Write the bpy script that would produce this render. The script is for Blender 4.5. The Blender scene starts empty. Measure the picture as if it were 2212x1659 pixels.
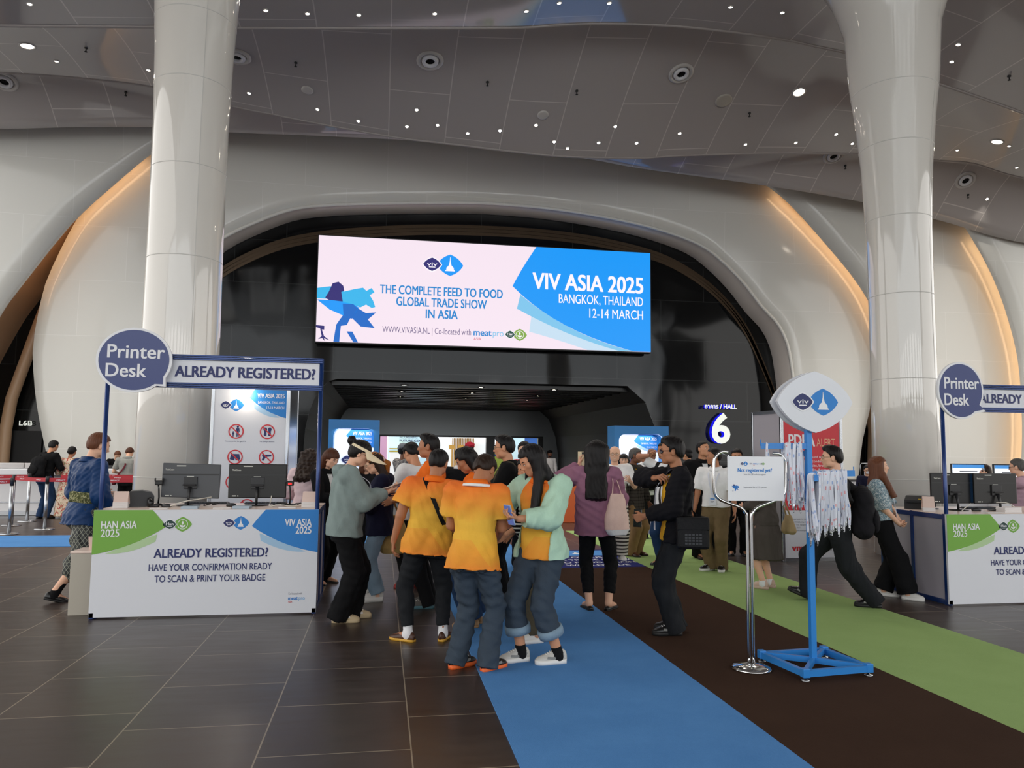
import bpy, bmesh, math, random
import numpy as np
from mathutils import Vector, Matrix, geometry

random.seed(7)
SC = bpy.context.scene
COL = SC.collection

# ------------------------------------------------------------------ camera
F_PX = 1660.0
YAW, PIT, ROL, EYE = math.radians(9.6), math.radians(4.94), math.radians(0.57), 1.57
_cy, _sy, _cp, _sp, _cr, _sr = (math.cos(YAW), math.sin(YAW), math.cos(PIT), math.sin(PIT), math.cos(ROL), math.sin(ROL))
V_R = Vector((_cy, -_sy, 0)); V_F = Vector((_sy*_cp, _cy*_cp, _sp)); V_U = Vector((-_sy*_sp, -_cy*_sp, _cp))
CAM_R = V_R*_cr + V_U*_sr
CAM_U = V_U*_cr - V_R*_sr
cam_data = bpy.data.cameras.new('camera'); cam = bpy.data.objects.new('camera', cam_data); COL.objects.link(cam)
cam_data.sensor_fit = 'HORIZONTAL'; cam_data.sensor_width = 36.0
cam_data.lens = 36.0*F_PX/2212.0
cam_data.clip_start = 0.05; cam_data.clip_end = 400
cam.matrix_world = Matrix(((CAM_R.x, CAM_U.x, -V_F.x, 0), (CAM_R.y, CAM_U.y, -V_F.y, 0), (CAM_R.z, CAM_U.z, -V_F.z, EYE), (0, 0, 0, 1)))
SC.camera = cam

# ------------------------------------------------------------------ world, large lights, exposure
world = bpy.data.worlds.new('daylight'); SC.world = world; world.use_nodes = True
_bg = world.node_tree.nodes['Background']
_bg.inputs[0].default_value = (1.0, 0.975, 0.94, 1); _bg.inputs[1].default_value = 1.5
SC.view_settings.view_transform = 'Standard'; SC.view_settings.look = 'None'
SC.view_settings.exposure = 0.38; SC.view_settings.gamma = 1.0; SC.view_settings.use_curve_mapping = False
try:
    SC.cycles.max_bounces = 6; SC.cycles.diffuse_bounces = 3; SC.cycles.glossy_bounces = 4
    SC.cycles.transparent_max_bounces = 6; SC.cycles.caustics_reflective = False; SC.cycles.caustics_refractive = False
    SC.cycles.sample_clamp_indirect = 4.0; SC.cycles.use_denoising = True
except Exception:
    pass

def area_light(name, loc, aim, sx, sy, power, color):
    d = bpy.data.lights.new(name, 'AREA'); d.shape = 'RECTANGLE'; d.size = sx; d.size_y = sy; d.energy = power; d.color = color
    o = bpy.data.objects.new(name, d); COL.objects.link(o); o.location = loc
    o.rotation_euler = (Vector(aim)-Vector(loc)).to_track_quat('-Z', 'Z').to_euler()
    return o
# daylight through the tall glazed front behind the visitor
area_light('glazed_front_daylight', (1.5, -12.5, 6.0), (1.5, 0, 3.2), 40, 9, 1900, (0.93, 0.97, 1.0))
# exhibition hall lighting beyond the doors
area_light('exhibition_hall_lighting', (1.5, 44, 8.0), (1.5, 44, 0), 16, 8, 2200, (1.0, 0.97, 0.93))

# ------------------------------------------------------------------ pixel <-> place
def ray(px, py):
    return V_F + CAM_R*((px-1106)/F_PX) + CAM_U*((829.5-py)/F_PX)
def gnd(px, py, z=0.0):
    d = ray(px, py); t = (z-EYE)/d.z
    return Vector((d.x*t, d.y*t, z))
def at_y(px, py, Y):
    d = ray(px, py); t = Y/d.y
    return Vector((d.x*t, Y, EYE+d.z*t))
def at_d(px, py, D):
    d = ray(px, py); t = D/(d.x*_sy+d.y*_cy)
    return Vector((d.x*t, d.y*t, EYE+d.z*t))

# ------------------------------------------------------------------ tagging
def tag(o, label=None, cat=None, group=None, kind=None):
    if label: o['label'] = label
    if cat: o['category'] = cat
    if group: o['group'] = group
    if kind: o['kind'] = kind
    return o
def thing(name, label, cat, loc=(0, 0, 0), rotz=0.0, group=None):
    o = bpy.data.objects.new(name, None); COL.objects.link(o); o.location = loc; o.rotation_euler = (0, 0, rotz)
    o.empty_display_size = 0.1
    return tag(o, label, cat, group)
def dup(root, loc=None, rotz=None, label=None):
    r = root.copy(); COL.objects.link(r)
    if loc is not None: r.location = loc
    if rotz is not None: r.rotation_euler = (0, 0, rotz)
    if label: r['label'] = label
    for ch in list(root.children):
        c = ch.copy(); COL.objects.link(c); c.parent = r
        for g in ch.children:
            d = g.copy(); COL.objects.link(d); d.parent = c
    return r

# ------------------------------------------------------------------ materials
def lin(c):
    if isinstance(c, str):
        c = c.lstrip('#'); c = tuple(int(c[i:i+2], 16)/255 for i in (0, 2, 4))
    return tuple((x/12.92 if x <= 0.04045 else ((x+0.055)/1.055)**2.4) for x in c[:3])
_mats = {}
class NT:
    def __init__(s, m): s.t = m.node_tree; s.n = s.t.nodes; s.l = s.t.links; s.b = s.n['Principled BSDF']
    def new(s, typ, **kw):
        n = s.n.new(typ)
        for k, v in kw.items():
            if k.startswith('i_'):
                key = k[2:]; key = int(key) if key.isdigit() else key
                n.inputs[key].default_value = v
            else: setattr(n, k, v)
        return n
    def link(s, a, b): s.l.new(a, b)
    def coord(s, scale=(1, 1, 1), kind='Object', rot=(0, 0, 0)):
        tc = s.new('ShaderNodeTexCoord'); mp = s.new('ShaderNodeMapping'); mp.inputs['Scale'].default_value = scale; mp.inputs['Rotation'].default_value = rot
        s.link(tc.outputs[kind], mp.inputs['Vector']); return mp.outputs[0]
    def mix(s, fac, a, b):
        n = s.new('ShaderNodeMix', data_type='RGBA')
        for sock, v in ((n.inputs[6], a), (n.inputs[7], b)):
            if hasattr(v, 'is_output'): s.link(v, sock)
            else: sock.default_value = (*lin(v), 1)
        if hasattr(fac, 'is_output'): s.link(fac, n.inputs[0])
        else: n.inputs[0].default_value = fac
        return n.outputs[2]
    def ramp(s, fac, stops, interp='LINEAR'):
        n = s.new('ShaderNodeValToRGB'); cr = n.color_ramp; cr.interpolation = interp
        while len(cr.elements) < len(stops): cr.elements.new(0.5)
        for e, (p, c) in zip(cr.elements, stops): e.position = p; e.color = (*lin(c), 1)
        s.link(fac, n.inputs[0]); return n.outputs[0]
    def math(s, op, a, b=0.0, c=None):
        n = s.new('ShaderNodeMath', operation=op)
        for i, v in enumerate((a, b) if c is None else (a, b, c)):
            if hasattr(v, 'is_output'): s.link(v, n.inputs[i])
            else: n.inputs[i].default_value = v
        return n.outputs[0]
    def noise(s, vec, scale, detail=2.0, rough=0.5, dist=0.0):
        n = s.new('ShaderNodeTexNoise'); n.inputs['Scale'].default_value = scale; n.inputs['Detail'].default_value = detail
        n.inputs['Roughness'].default_value = rough; n.inputs['Distortion'].default_value = dist
        s.link(vec, n.inputs['Vector']); return n.outputs[0]
    def bump(s, h, strength=0.3, dist=0.01):
        n = s.new('ShaderNodeBump'); n.inputs['Strength'].default_value = strength; n.inputs['Distance'].default_value = dist
        s.link(h, n.inputs['Height']); s.link(n.outputs[0], s.b.inputs['Normal'])
    def base(s, c): s.link(c, s.b.inputs['Base Color'])
    def xyz(s, vec):
        n = s.new('ShaderNodeSeparateXYZ'); s.link(vec, n.inputs[0]); return n.outputs
def mat(name, color='#808080', rough=0.5, metal=0.0, spec=0.5, emit=None, estr=0.0, alpha=1.0, coat=0.0, bump=None, vary=None, sheen=0.0):
    if name in _mats: return _mats[name]
    m = bpy.data.materials.new(name); m.use_nodes = True; _mats[name] = m; t = NT(m); b = t.b
    b.inputs['Base Color'].default_value = (*lin(color), 1); b.inputs['Roughness'].default_value = rough; b.inputs['Metallic'].default_value = metal
    b.inputs['Specular IOR Level'].default_value = spec
    if coat: b.inputs['Coat Weight'].default_value = coat; b.inputs['Coat Roughness'].default_value = 0.05
    if sheen: b.inputs['Sheen Weight'].default_value = sheen
    if emit is not None:
        b.inputs['Emission Color'].default_value = (*lin(emit), 1); b.inputs['Emission Strength'].default_value = estr
    if alpha < 1: b.inputs['Alpha'].default_value = alpha
    if vary:        # (scale, amount): gentle unevenness of the stuff itself
        v = t.coord(); n = t.noise(v, vary[0], 3.0); c = lin(color)
        mx = t.new('ShaderNodeMix', data_type='RGBA'); t.link(n, mx.inputs[0])
        mx.inputs[6].default_value = (*[max(0, x*(1-vary[1])) for x in c], 1); mx.inputs[7].default_value = (*[min(1, x*(1+vary[1])) for x in c], 1)
        t.base(mx.outputs[2])
    if bump:        # (scale, strength, distance)
        v = t.coord(); t.bump(t.noise(v, bump[0], 3.0), bump[1], bump[2])
    return m
def M(name): return _mats[name]

# ------------------------------------------------------------------ mesh building
class MB:
    def __init__(s): s.v = []; s.f = []; s.m = []; s.s = []
    def add(s, vs, fs, mi=0, smooth=False):
        o = len(s.v); s.v.extend([tuple(v) for v in vs]); s.f.extend([tuple(i+o for i in f) for f in fs]); s.m.extend([mi]*len(fs)); s.s.extend([smooth]*len(fs)); return s
    def box(s, c, d, mi=0, bev=0.0, R=None):
        hx, hy, hz = d[0]/2, d[1]/2, d[2]/2; c = Vector(c)
        T = (lambda p: c+(R@Vector(p) if R else Vector(p)))
        if bev <= 0:
            vs = [T((x, y, z)) for x in (-hx, hx) for y in (-hy, hy) for z in (-hz, hz)]
            return s.add(vs, [(0, 1, 3, 2), (4, 6, 7, 5), (0, 4, 5, 1), (2, 3, 7, 6), (0, 2, 6, 4), (1, 5, 7, 3)], mi)
        b = min(bev, hx*0.99, hy*0.99, hz*0.99); bm = bmesh.new(); bmesh.ops.create_cube(bm, size=1.0)
        for v in bm.verts: v.co = Vector((v.co.x*2*hx, v.co.y*2*hy, v.co.z*2*hz))
        bmesh.ops.bevel(bm, geom=bm.edges[:], offset=b, segments=2, profile=0.5, affect='EDGES')
        bm.verts.index_update(); s.add([T(v.co) for v in bm.verts], [[v.index for v in f.verts] for f in bm.faces], mi); bm.free(); return s
    def loft(s, rings, mi=0, smooth=True, closed=True, cap=True):
        n = len(rings[0]); vs = [p for r in rings for p in r]; fs = []
        for i in range(len(rings)-1):
            for j in range(n if closed else n-1):
                k = (j+1) % n; fs.append((i*n+j, i*n+k, (i+1)*n+k, (i+1)*n+j))
        if cap and closed:
            fs.append(tuple(reversed(range(n)))); fs.append(tuple((len(rings)-1)*n+j for j in range(n)))
        return s.add(vs, fs, mi, smooth)
    def tube(s, pts, r, seg=10, mi=0, cap=True, flat=None):
        pts = [Vector(p) for p in pts]; n = len(pts); rs = r if isinstance(r, (list, tuple)) else [r]*n
        tang = [(pts[min(i+1, n-1)]-pts[max(i-1, 0)]).normalized() for i in range(n)]
        a = Vector((0, 0, 1)) if abs(tang[0].z) < 0.9 else Vector((1, 0, 0)); N = (a-tang[0]*a.dot(tang[0])).normalized(); rings = []
        for i in range(n):
            N = (N-tang[i]*N.dot(tang[i])).normalized(); B = tang[i].cross(N)
            rings.append([pts[i]+(N*math.cos(q)+B*math.sin(q)*(flat or 1.0))*rs[i] for q in [2*math.pi*k/seg for k in range(seg)]])
        return s.loft(rings, mi, True, True, cap)
    def strip(s, pts, w, th, nrm, mi=0):
        """ribbon through pts, w wide across, th thick along nrm"""
        pts = [Vector(p) for p in pts]; rings = []
        for i, p in enumerate(pts):
            t = (pts[min(i+1, len(pts)-1)]-pts[max(i-1, 0)]).normalized(); nn = Vector(nrm[i] if isinstance(nrm, list) else nrm).normalized()
            sd = t.cross(nn).normalized(); nn = sd.cross(t).normalized()
            rings.append([p-sd*w/2-nn*th/2, p+sd*w/2-nn*th/2, p+sd*w/2+nn*th/2, p-sd*w/2+nn*th/2])
        return s.loft(rings, mi, False)
    def lathe(s, prof, c=(0, 0, 0), seg=24, mi=0, smooth=True, axis='z'):
        c = Vector(c); rings = []
        for (r, z) in prof:
            ring = []
            for k in range(seg):
                q = 2*math.pi*k/seg; x, y = r*math.cos(q), r*math.sin(q)
                ring.append(c+(Vector((x, y, z)) if axis == 'z' else Vector((x, z, -y)) if axis == 'y' else Vector((z, x, y))))
            rings.append(ring)
        return s.loft(rings, mi, smooth)
    def prism(s, poly, fn, d0, d1, mi=0, side=None, smooth=False):
        """2-D polygon (may be concave) extruded between depths; fn(u, v, d) gives the point"""
        n = len(poly); tri = geometry.tessellate_polygon([[Vector((p[0], p[1], 0)) for p in poly]])
        vs = [fn(p[0], p[1], d0) for p in poly]+[fn(p[0], p[1], d1) for p in poly]
        s.add(vs, [tuple(t) for t in tri]+[tuple(n+i for i in reversed(t)) for t in tri], mi)
        o = len(s.v)-2*n
        fs = [(i, (i+1) % n, n+(i+1) % n, n+i) for i in range(n)]
        s.f.extend([tuple(i+o for i in f) for f in fs]); s.m.extend([mi if side is None else side]*n); s.s.extend([smooth]*n); return s
    def flat(s, poly, fn, d, mi=0):
        tri = geometry.tessellate_polygon([[Vector((p[0], p[1], 0)) for p in poly]])
        return s.add([fn(p[0], p[1], d) for p in poly], [tuple(t) for t in tri], mi)
    def grid(s, rows, mi=0, smooth=True):
        return s.loft(rows, mi, smooth, closed=False, cap=False)
    def mesh(s, name, mats):
        me = bpy.data.meshes.new(name); me.from_pydata(s.v, [], s.f)
        for m in (mats if isinstance(mats, (list, tuple)) else [mats]): me.materials.append(M(m) if isinstance(m, str) else m)
        me.polygons.foreach_set('material_index', s.m); me.polygons.foreach_set('use_smooth', s.s); me.update(); return me
    def build(s, name, mats, parent=None, fixn=True):
        me = s.mesh(name, mats)
        if fixn:
            bm = bmesh.new(); bm.from_mesh(me); bmesh.ops.recalc_face_normals(bm, faces=bm.faces[:]); bm.to_mesh(me); bm.free()
        o = bpy.data.objects.new(name, me); COL.objects.link(o)
        if parent is not None: o.parent = parent
        return o
def structure(name, mb, mats, fixn=True):
    return tag(mb.build(name, mats, None, fixn), kind='structure')

def smooth_curve(pts, n=8):
    """Catmull-Rom through points"""
    P = [Vector(p) for p in pts]; out = []
    for i in range(len(P)-1):
        a, b, c, d = P[max(i-1, 0)], P[i], P[i+1], P[min(i+2, len(P)-1)]
        for k in range(n):
            t = k/n; out.append(0.5*((2*b)+(c-a)*t+(2*a-5*b+4*c-d)*t*t+(3*b-a-3*c+d)*t**3))
    return out+[P[-1]]
def resample(pts, n):
    P = [Vector(p) for p in pts]; L = [0.0]
    for i in range(1, len(P)): L.append(L[-1]+(P[i]-P[i-1]).length)
    out = []; j = 0
    for k in range(n):
        s = L[-1]*k/(n-1)
        while j < len(P)-2 and L[j+1] < s: j += 1
        t = 0 if L[j+1] == L[j] else (s-L[j])/(L[j+1]-L[j]); out.append(P[j].lerp(P[j+1], min(1, t)))
    return out
def arc2(cx, cy, rx, ry, a0, a1, n):
    return [(cx+rx*math.cos(math.radians(a0+(a1-a0)*k/n)), cy+ry*math.sin(math.radians(a0+(a1-a0)*k/n))) for k in range(n+1)]

# ------------------------------------------------------------------ lettering and marks on flat panels
_txt = {}
def text_raw(string, bold=0.0):
    key = (string, bold)
    if key not in _txt:
        cu = bpy.data.curves.new('lettering', 'FONT'); cu.body = string; cu.size = 1.0; cu.offset = bold; cu.resolution_u = 4
        ob = bpy.data.objects.new('lettering', cu); me = ob.to_mesh()
        vs = [(v.co.x, v.co.y) for v in me.vertices]; fs = [tuple(p.vertices) for p in me.polygons]
        ob.to_mesh_clear(); bpy.data.objects.remove(ob); bpy.data.curves.remove(cu)
        xs = [v[0] for v in vs] or [0, 1]; _txt[key] = (vs, fs, min(xs), max(xs))
    return _txt[key]
_vs, _, _, _ = text_raw('H'); CAPH = max(v[1] for v in _vs)
class Panel:
    """a flat graphic surface: origin, u axis, v axis; lifts each layer a hair off the board"""
    def __init__(s, o, u=(1, 0, 0), v=(0, 0, 1), step=0.0015):
        s.o = Vector(o); s.u = Vector(u).normalized(); s.w = Vector(v).normalized(); s.n = s.u.cross(s.w); s.step = step; s.mb = MB()
    def fn(s, a, b, d): return s.o+s.u*a+s.w*b+s.n*d
    def poly(s, pts, mi, lv=1): s.mb.flat(pts, s.fn, lv*s.step, mi); return s
    def rect(s, x0, y0, x1, y1, mi, lv=1): return s.poly([(x0, y0), (x1, y0), (x1, y1), (x0, y1)], mi, lv)
    def disc(s, cx, cy, r, mi, lv=1, n=32): return s.poly(arc2(cx, cy, r, r, 0, 360, n)[:-1], mi, lv)
    def ring(s, cx, cy, r0, r1, mi, lv=1, n=36):
        a = arc2(cx, cy, r0, r0, 0, 360, n)[:-1]; b = arc2(cx, cy, r1, r1, 0, 360, n)[:-1]
        s.mb.add([s.fn(p[0], p[1], lv*s.step) for p in a+b], [(i, (i+1) % n, n+(i+1) % n, n+i) for i in range(n)], mi); return s
    def line(s, x0, y0, x1, y1, w, mi, lv=1):
        d = Vector((x1-x0, y1-y0)).normalized(); q = Vector((-d.y, d.x))*w/2
        return s.poly([(x0+q.x, y0+q.y), (x0-q.x, y0-q.y), (x1-q.x, y1-q.y), (x1+q.x, y1+q.y)], mi, lv)
    def text(s, string, x, y, h, mi, w=None, align='L', bold=0.0, lv=2, cond=0.8, slope=0.0):
        vs, fs, x0, x1 = text_raw(string, 0.0); k = h/CAPH; kx = k*cond
        if w is not None: kx = w/(x1-x0)
        W = (x1-x0)*kx; off = {'L': 0, 'C': -W/2, 'R': -W}[align]
        e_ = max(0, bold)*k*.75
        for dx, dy, dl in (((0, 0, 0),) if e_ == 0 else ((-e_, -e_*.5, 0), (e_, -e_*.5, .15), (-e_, e_*.5, .3), (e_, e_*.5, .45))):
            s.mb.add([s.fn(x+off+dx+(v[0]-x0)*kx, y+dy+v[1]*k, (lv+dl)*s.step) for v in vs], fs, mi)
        return s
    def lens(s, cx, cy, w, h, mi, lv=1, bulge=0.10):
        s.poly(lens_pts(cx, cy, w, h, bulge), mi, lv); return s
    def build(s, name, mats, parent=None): return s.mb.build(name, mats, parent, fixn=False)
def lens_pts(cx, cy, w, h, bulge=0.16, n=8):
    """rhombus with outward bowed sides and softly rounded top and bottom"""
    cor = [Vector((cx-w/2, cy)), Vector((cx, cy+h/2)), Vector((cx+w/2, cy)), Vector((cx, cy-h/2))]; out = []
    for i in range(4):
        a, b = cor[i], cor[(i+1) % 4]; m = (a+b)/2; d = (m-Vector((cx, cy))).normalized(); c = m+d*(b-a).length*bulge*2
        # pull the handle so that the side corners stay sharp and the top and bottom are blunt
        for k in range(n):
            t = k/n; out.append(tuple(a*(1-t)**2+c*2*t*(1-t)+b*t*t))
    return out
def stupa(cx, cy, s):
    half = [(0.012, 1.0), (0.03, .72), (0.06, .55), (0.10, .40), (0.16, .36), (0.17, .32), (0.25, .26), (0.27, .08), (0.33, .06), (0.34, .0)]
    pts = [(cx+x*s, cy+y*s) for x, y in half]; return pts[::-1]+[(cx-x*s, cy+y*s) for x, y in half]
def viv_mark(p, cx, cy, w, navy, blue, white, light=None, lv=1):
    """dark lens with crown-like lettering overlapping a larger blue lens that holds a stupa"""
    p.lens(cx+w*.17, cy, w*.66, w*.55, blue, lv)
    p.lens(cx-w*.28, cy, w*.50, w*.40, white, lv+1); p.lens(cx-w*.28, cy, w*.44, w*.34, navy, lv+2)
    p.poly(stupa(cx+w*.17, cy-w*.155, w*.36), white, lv+1)
    p.text('viv', cx-w*.28, cy-w*.035, w*.085, white, w=w*.25, align='C', bold=.02, lv=lv+3)
    p.rect(cx-w*.36, cy-w*.082, cx-w*.20, cy-w*.06, white, lv+3)
def han_mark(p, cx, cy, w, dark, green, white, lv=1):
    p.lens(cx+w*.17, cy, w*.66, w*.55, green, lv)
    p.lens(cx-w*.28, cy, w*.50, w*.40, white, lv+1); p.lens(cx-w*.28, cy, w*.44, w*.34, dark, lv+2)
    p.text('Han', cx-w*.28, cy-w*.03, w*.10, white, w=w*.26, align='C', bold=.02, lv=lv+3)
    p.rect(cx-w*.36, cy-w*.085, cx-w*.20, cy-w*.065, white, lv+3)
    p.ring(cx+w*.17, cy, w*.165, w*.185, white, lv+1)
    def leaf(x, y, a, L):
        a = math.radians(a); d = Vector((math.cos(a), math.sin(a))); q = Vector((-d.y, d.x)); b = Vector((x, y))
        p.poly([tuple(b+d*L*t+q*L*k) for t, k in ((0, 0), (.3, .24), (.65, .22), (1, 0), (.65, -.22), (.3, -.24))], white, lv+1)
    bx, by = cx+w*.17, cy-w*.13
    p.line(bx, by, bx, by+w*.13, w*.014, white, lv+1)
    leaf(bx, by+w*.02, 40, w*.14); leaf(bx, by+w*.02, 140, w*.14); leaf(bx, by+w*.11, 90, w*.15)
def qb(p0, c, p1, n=10):
    return [((1-t)**2*p0[0]+2*t*(1-t)*c[0]+t*t*p1[0], (1-t)**2*p0[1]+2*t*(1-t)*c[1]+t*t*p1[1]) for t in [k/n for k in range(n+1)]]
def swoosh(p, xr, yt, w, h, mi, m2, m3, side=1, lv=1):
    """corner field with a pointed inner end; side=1 sits in the right corner, -1 in the left"""
    X = lambda a: xr-side*a
    tip = (X(w), yt-h*.38)
    main = [(X(0), yt), (X(w*.80), yt)]+qb((X(w*.80), yt), (X(w*.92), yt-h*.2), tip)[1:]+qb(tip, (X(w*.55), yt-h*.86), (X(0), yt-h))[1:]
    for dx, dy, m, l in ((.0, .10, m3, lv), (.02, .05, m2, lv+.5)):
        a = [(X(w*.88), yt-h*.55)]+qb((X(w*.86), yt-h*(.62+dy)), (X(w*.5), yt-h*(.92+dy)), (X(w*.18), yt-h*(.98)))
        p.poly(a, m, l)
    p.poly(main, mi, lv+1)

# ================================================================== MATERIALS OF THE PLACE
def tile_floor():
    m = mat('floor_tiles', '#2c2320', rough=0.26, spec=0.5); t = NT(m); v = t.coord((1, 1, 1))
    sw = t.new('ShaderNodeMapping'); sw.inputs['Rotation'].default_value = (0, 0, math.radians(90)); sw.inputs['Location'].default_value = (0.0, 0.59, 0)
    t.link(v, sw.inputs[0])
    br = t.new('ShaderNodeTexBrick', offset=0.37, squash=1.0); br.inputs['Scale'].default_value = 1.0
    br.inputs['Brick Width'].default_value = 0.785; br.inputs['Row Height'].default_value = 0.785; br.inputs['Mortar Size'].default_value = 0.004
    br.inputs['Mortar Smooth'].default_value = 0.0; t.link(sw.outputs[0], br.inputs['Vector'])
    br.inputs['Color1'].default_value = (*lin('#372d29'), 1); br.inputs['Color2'].default_value = (*lin('#43372f'), 1); br.inputs['Mortar'].default_value = (*lin('#8f8270'), 1)
    n = t.noise(t.coord((1.2, 6, 1)), 2.0, 6, .6); mx = t.new('ShaderNodeMix', data_type='RGBA', blend_type='OVERLAY'); mx.inputs[0].default_value = .35
    t.link(br.outputs[0], mx.inputs[6]); t.link(n, mx.inputs[7]); t.base(mx.outputs[2])
    r = t.math('MULTIPLY_ADD', n, .18, .25); t.link(r, t.b.inputs['Roughness'])
    t.bump(t.noise(t.coord((6, 30, 1)), 3, 4), .04, .003)
    return m
tile_floor()
def carpet_mat(name, c, c2):
    m = mat(name, c, rough=1.0, spec=0.05); t = NT(m); v = t.coord()
    f = t.math('MULTIPLY_ADD', t.noise(v, 2.2, 5, .6), .55, t.math('MULTIPLY', t.noise(v, 160, 2), .35)); t.base(t.mix(f, c, c2)); t.bump(t.noise(v, 220, 2), .5, .004)
    return m
carpet_mat('carpet_blue', '#4678b4', '#689fd8'); carpet_mat('carpet_brown', '#382820', '#4a372c'); carpet_mat('carpet_green', '#88a363', '#a3be7d'); carpet_mat('carpet_navy', '#2b2f66', '#3b4080')
def wall_white():
    m = mat('white_wall_panels', '#dcdbd4', rough=0.12, spec=0.45); t = NT(m); v = t.coord((1, 1, 1), rot=(math.radians(90), 0, math.radians(0)))
    br = t.new('ShaderNodeTexBrick', offset=0.5); br.inputs['Scale'].default_value = 1.0; br.inputs['Brick Width'].default_value = 2.3; br.inputs['Row Height'].default_value = 1.5
    br.inputs['Mortar Size'].default_value = 0.006; br.inputs['Mortar Smooth'].default_value = 0.1; t.link(t.coord((1, 1, 1), rot=(math.radians(90), 0, math.radians(0))), br.inputs['Vector'])
    br.inputs['Color1'].default_value = (*lin('#dcdbd4'), 1); br.inputs['Color2'].default_value = (*lin('#d9d8d1'), 1); br.inputs['Mortar'].default_value = (*lin('#e6e5e0'), 1)
    t.base(br.outputs[0]); t.bump(t.noise(v, .5, 2), .10, .05)
    return m
wall_white()
def ceiling_mat(name, c, bw, rh):
    m = mat(name, c, rough=0.07, spec=0.5); t = NT(m)
    uv = t.new('ShaderNodeTexCoord').outputs['UV']
    br = t.new('ShaderNodeTexBrick', offset=0.43); br.inputs['Scale'].default_value = 1.0; br.inputs['Brick Width'].default_value = bw; br.inputs['Row Height'].default_value = rh
    br.inputs['Mortar Size'].default_value = 0.012; br.inputs['Mortar Smooth'].default_value = 0.1; t.link(uv, br.inputs['Vector'])
    br.inputs['Color1'].default_value = (*lin(c), 1); br.inputs['Color2'].default_value = (*lin(c), 1); br.inputs['Mortar'].default_value = (*lin('#d8d3ce'), 1)
    t.base(br.outputs[0]); t.bump(t.noise(t.coord(), .35, 2), .12, .08); return m
ceiling_mat('ceiling_panels', '#b7b1ae', 3.0, 1.35)
mat('ceiling_edge', '#a59d99', rough=.3)
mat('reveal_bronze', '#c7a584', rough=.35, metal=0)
mat('reveal_white', '#d9d1c8', rough=.25)
mat('column_white', '#e6e2da', rough=.05, spec=.6, coat=.5)
mat('column_joint', '#d2d0ca', rough=.5)
def black_gloss():
    m = mat('black_gloss_panels', '#0b0c0d', rough=.07, spec=.30); t = NT(m)
    br = t.new('ShaderNodeTexBrick', offset=0.5); br.inputs['Scale'].default_value = 1.0; br.inputs['Brick Width'].default_value = 2.9; br.inputs['Row Height'].default_value = 1.28
    br.inputs['Mortar Size'].default_value = 0.014; br.inputs['Mortar Smooth'].default_value = 0.1
    t.link(t.coord((1, 1, 1), rot=(math.radians(90), 0, 0)), br.inputs['Vector'])
    br.inputs['Color1'].default_value = (*lin('#0c0d0e'), 1); br.inputs['Color2'].default_value = (*lin('#111314'), 1); br.inputs['Mortar'].default_value = (*lin('#2a2c2c'), 1)
    t.base(br.outputs[0]); t.bump(t.noise(t.coord((1, 1, .6)), .45, 2, .5, .4), .22, .10); return m
black_gloss()
mat('black_matte', '#08080a', rough=.6); mat('black_slat', '#0d0c0c', rough=.35)
mat('cove_glow', '#ffe3c4', emit='#ffcf9c', estr=5.5)
mat('lamp_glow', '#fff4e4', emit='#fff0dc', estr=40.0); mat('lamp_off', '#b8b2a6', rough=.4); mat('lamp_ring', '#c9c5c0', rough=.35); mat('lamp_dark', '#1a1a1a', rough=.5)
mat('white_plain', '#e6e6e8', rough=.5); mat('chrome', '#d8d8d8', rough=.12, metal=1.0); mat('steel', '#b9bcc0', rough=.25, metal=1.0)

# ================================================================== FLOOR AND CARPETS
f = MB(); f.box((6, 16, -.1), (90, 76, .2)); structure('floor', f, 'floor_tiles')
def carpet(name, x0, y0, x1, y1, m, label, h=.008):
    b = MB(); b.box(((x0+x1)/2, (y0+y1)/2, h/2), (x1-x0, y1-y0, h)); return tag(b.build(name, m), label, 'carpet')
carpet('carpet_runner', 0.72, -4, 2.17, 12.9, 'carpet_blue', 'bright blue carpet runner along the dark tiles towards the hall entrance')
carpet('carpet_runner', 2.17, -4, 3.62, 10.2, 'carpet_brown', 'dark brown carpet runner between the blue and the green runners')
carpet('carpet_runner', 3.62, -4, 5.05, 14.9, 'carpet_green', 'grass green carpet runner beside the lanyard stand')
carpet('carpet_runner', -14, 13.2, 2.1, 14.8, 'carpet_blue', 'blue carpet strip lying crosswise behind the printer desk and queue posts')
cm = thing('floor_mat', 'navy printed mat with white wording where the carpets meet', 'mat', (2.86, 11.1, 0))
b = MB(); b.box((0, 0, .006), (1.5, 1.78, .012)); b.build('mat_base', 'carpet_navy', cm)
mat('print_white', '#e9eaee', rough=.6); mat('print_blue', '#3186cf', rough=.6)
p = Panel((-.75, -.89, .012), (1, 0, 0), (0, 1, 0), .001)
p.rect(.04, 1.12, 1.46, 1.70, 1, 1); viv_mark(p, .75, 1.4, .7, 1, 1, 0, lv=2)
for k, s_ in enumerate(('FOLLOW US', 'VIV ASIA TRADE SHOW', 'FEED TO FOOD CHAIN', 'VIV WORLDWIDE')): p.text(s_, .75, .86-.25*k, .13, 0, align='C', bold=.01, cond=.75)
p.build('print', ['print_white', 'print_blue'], cm)

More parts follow.
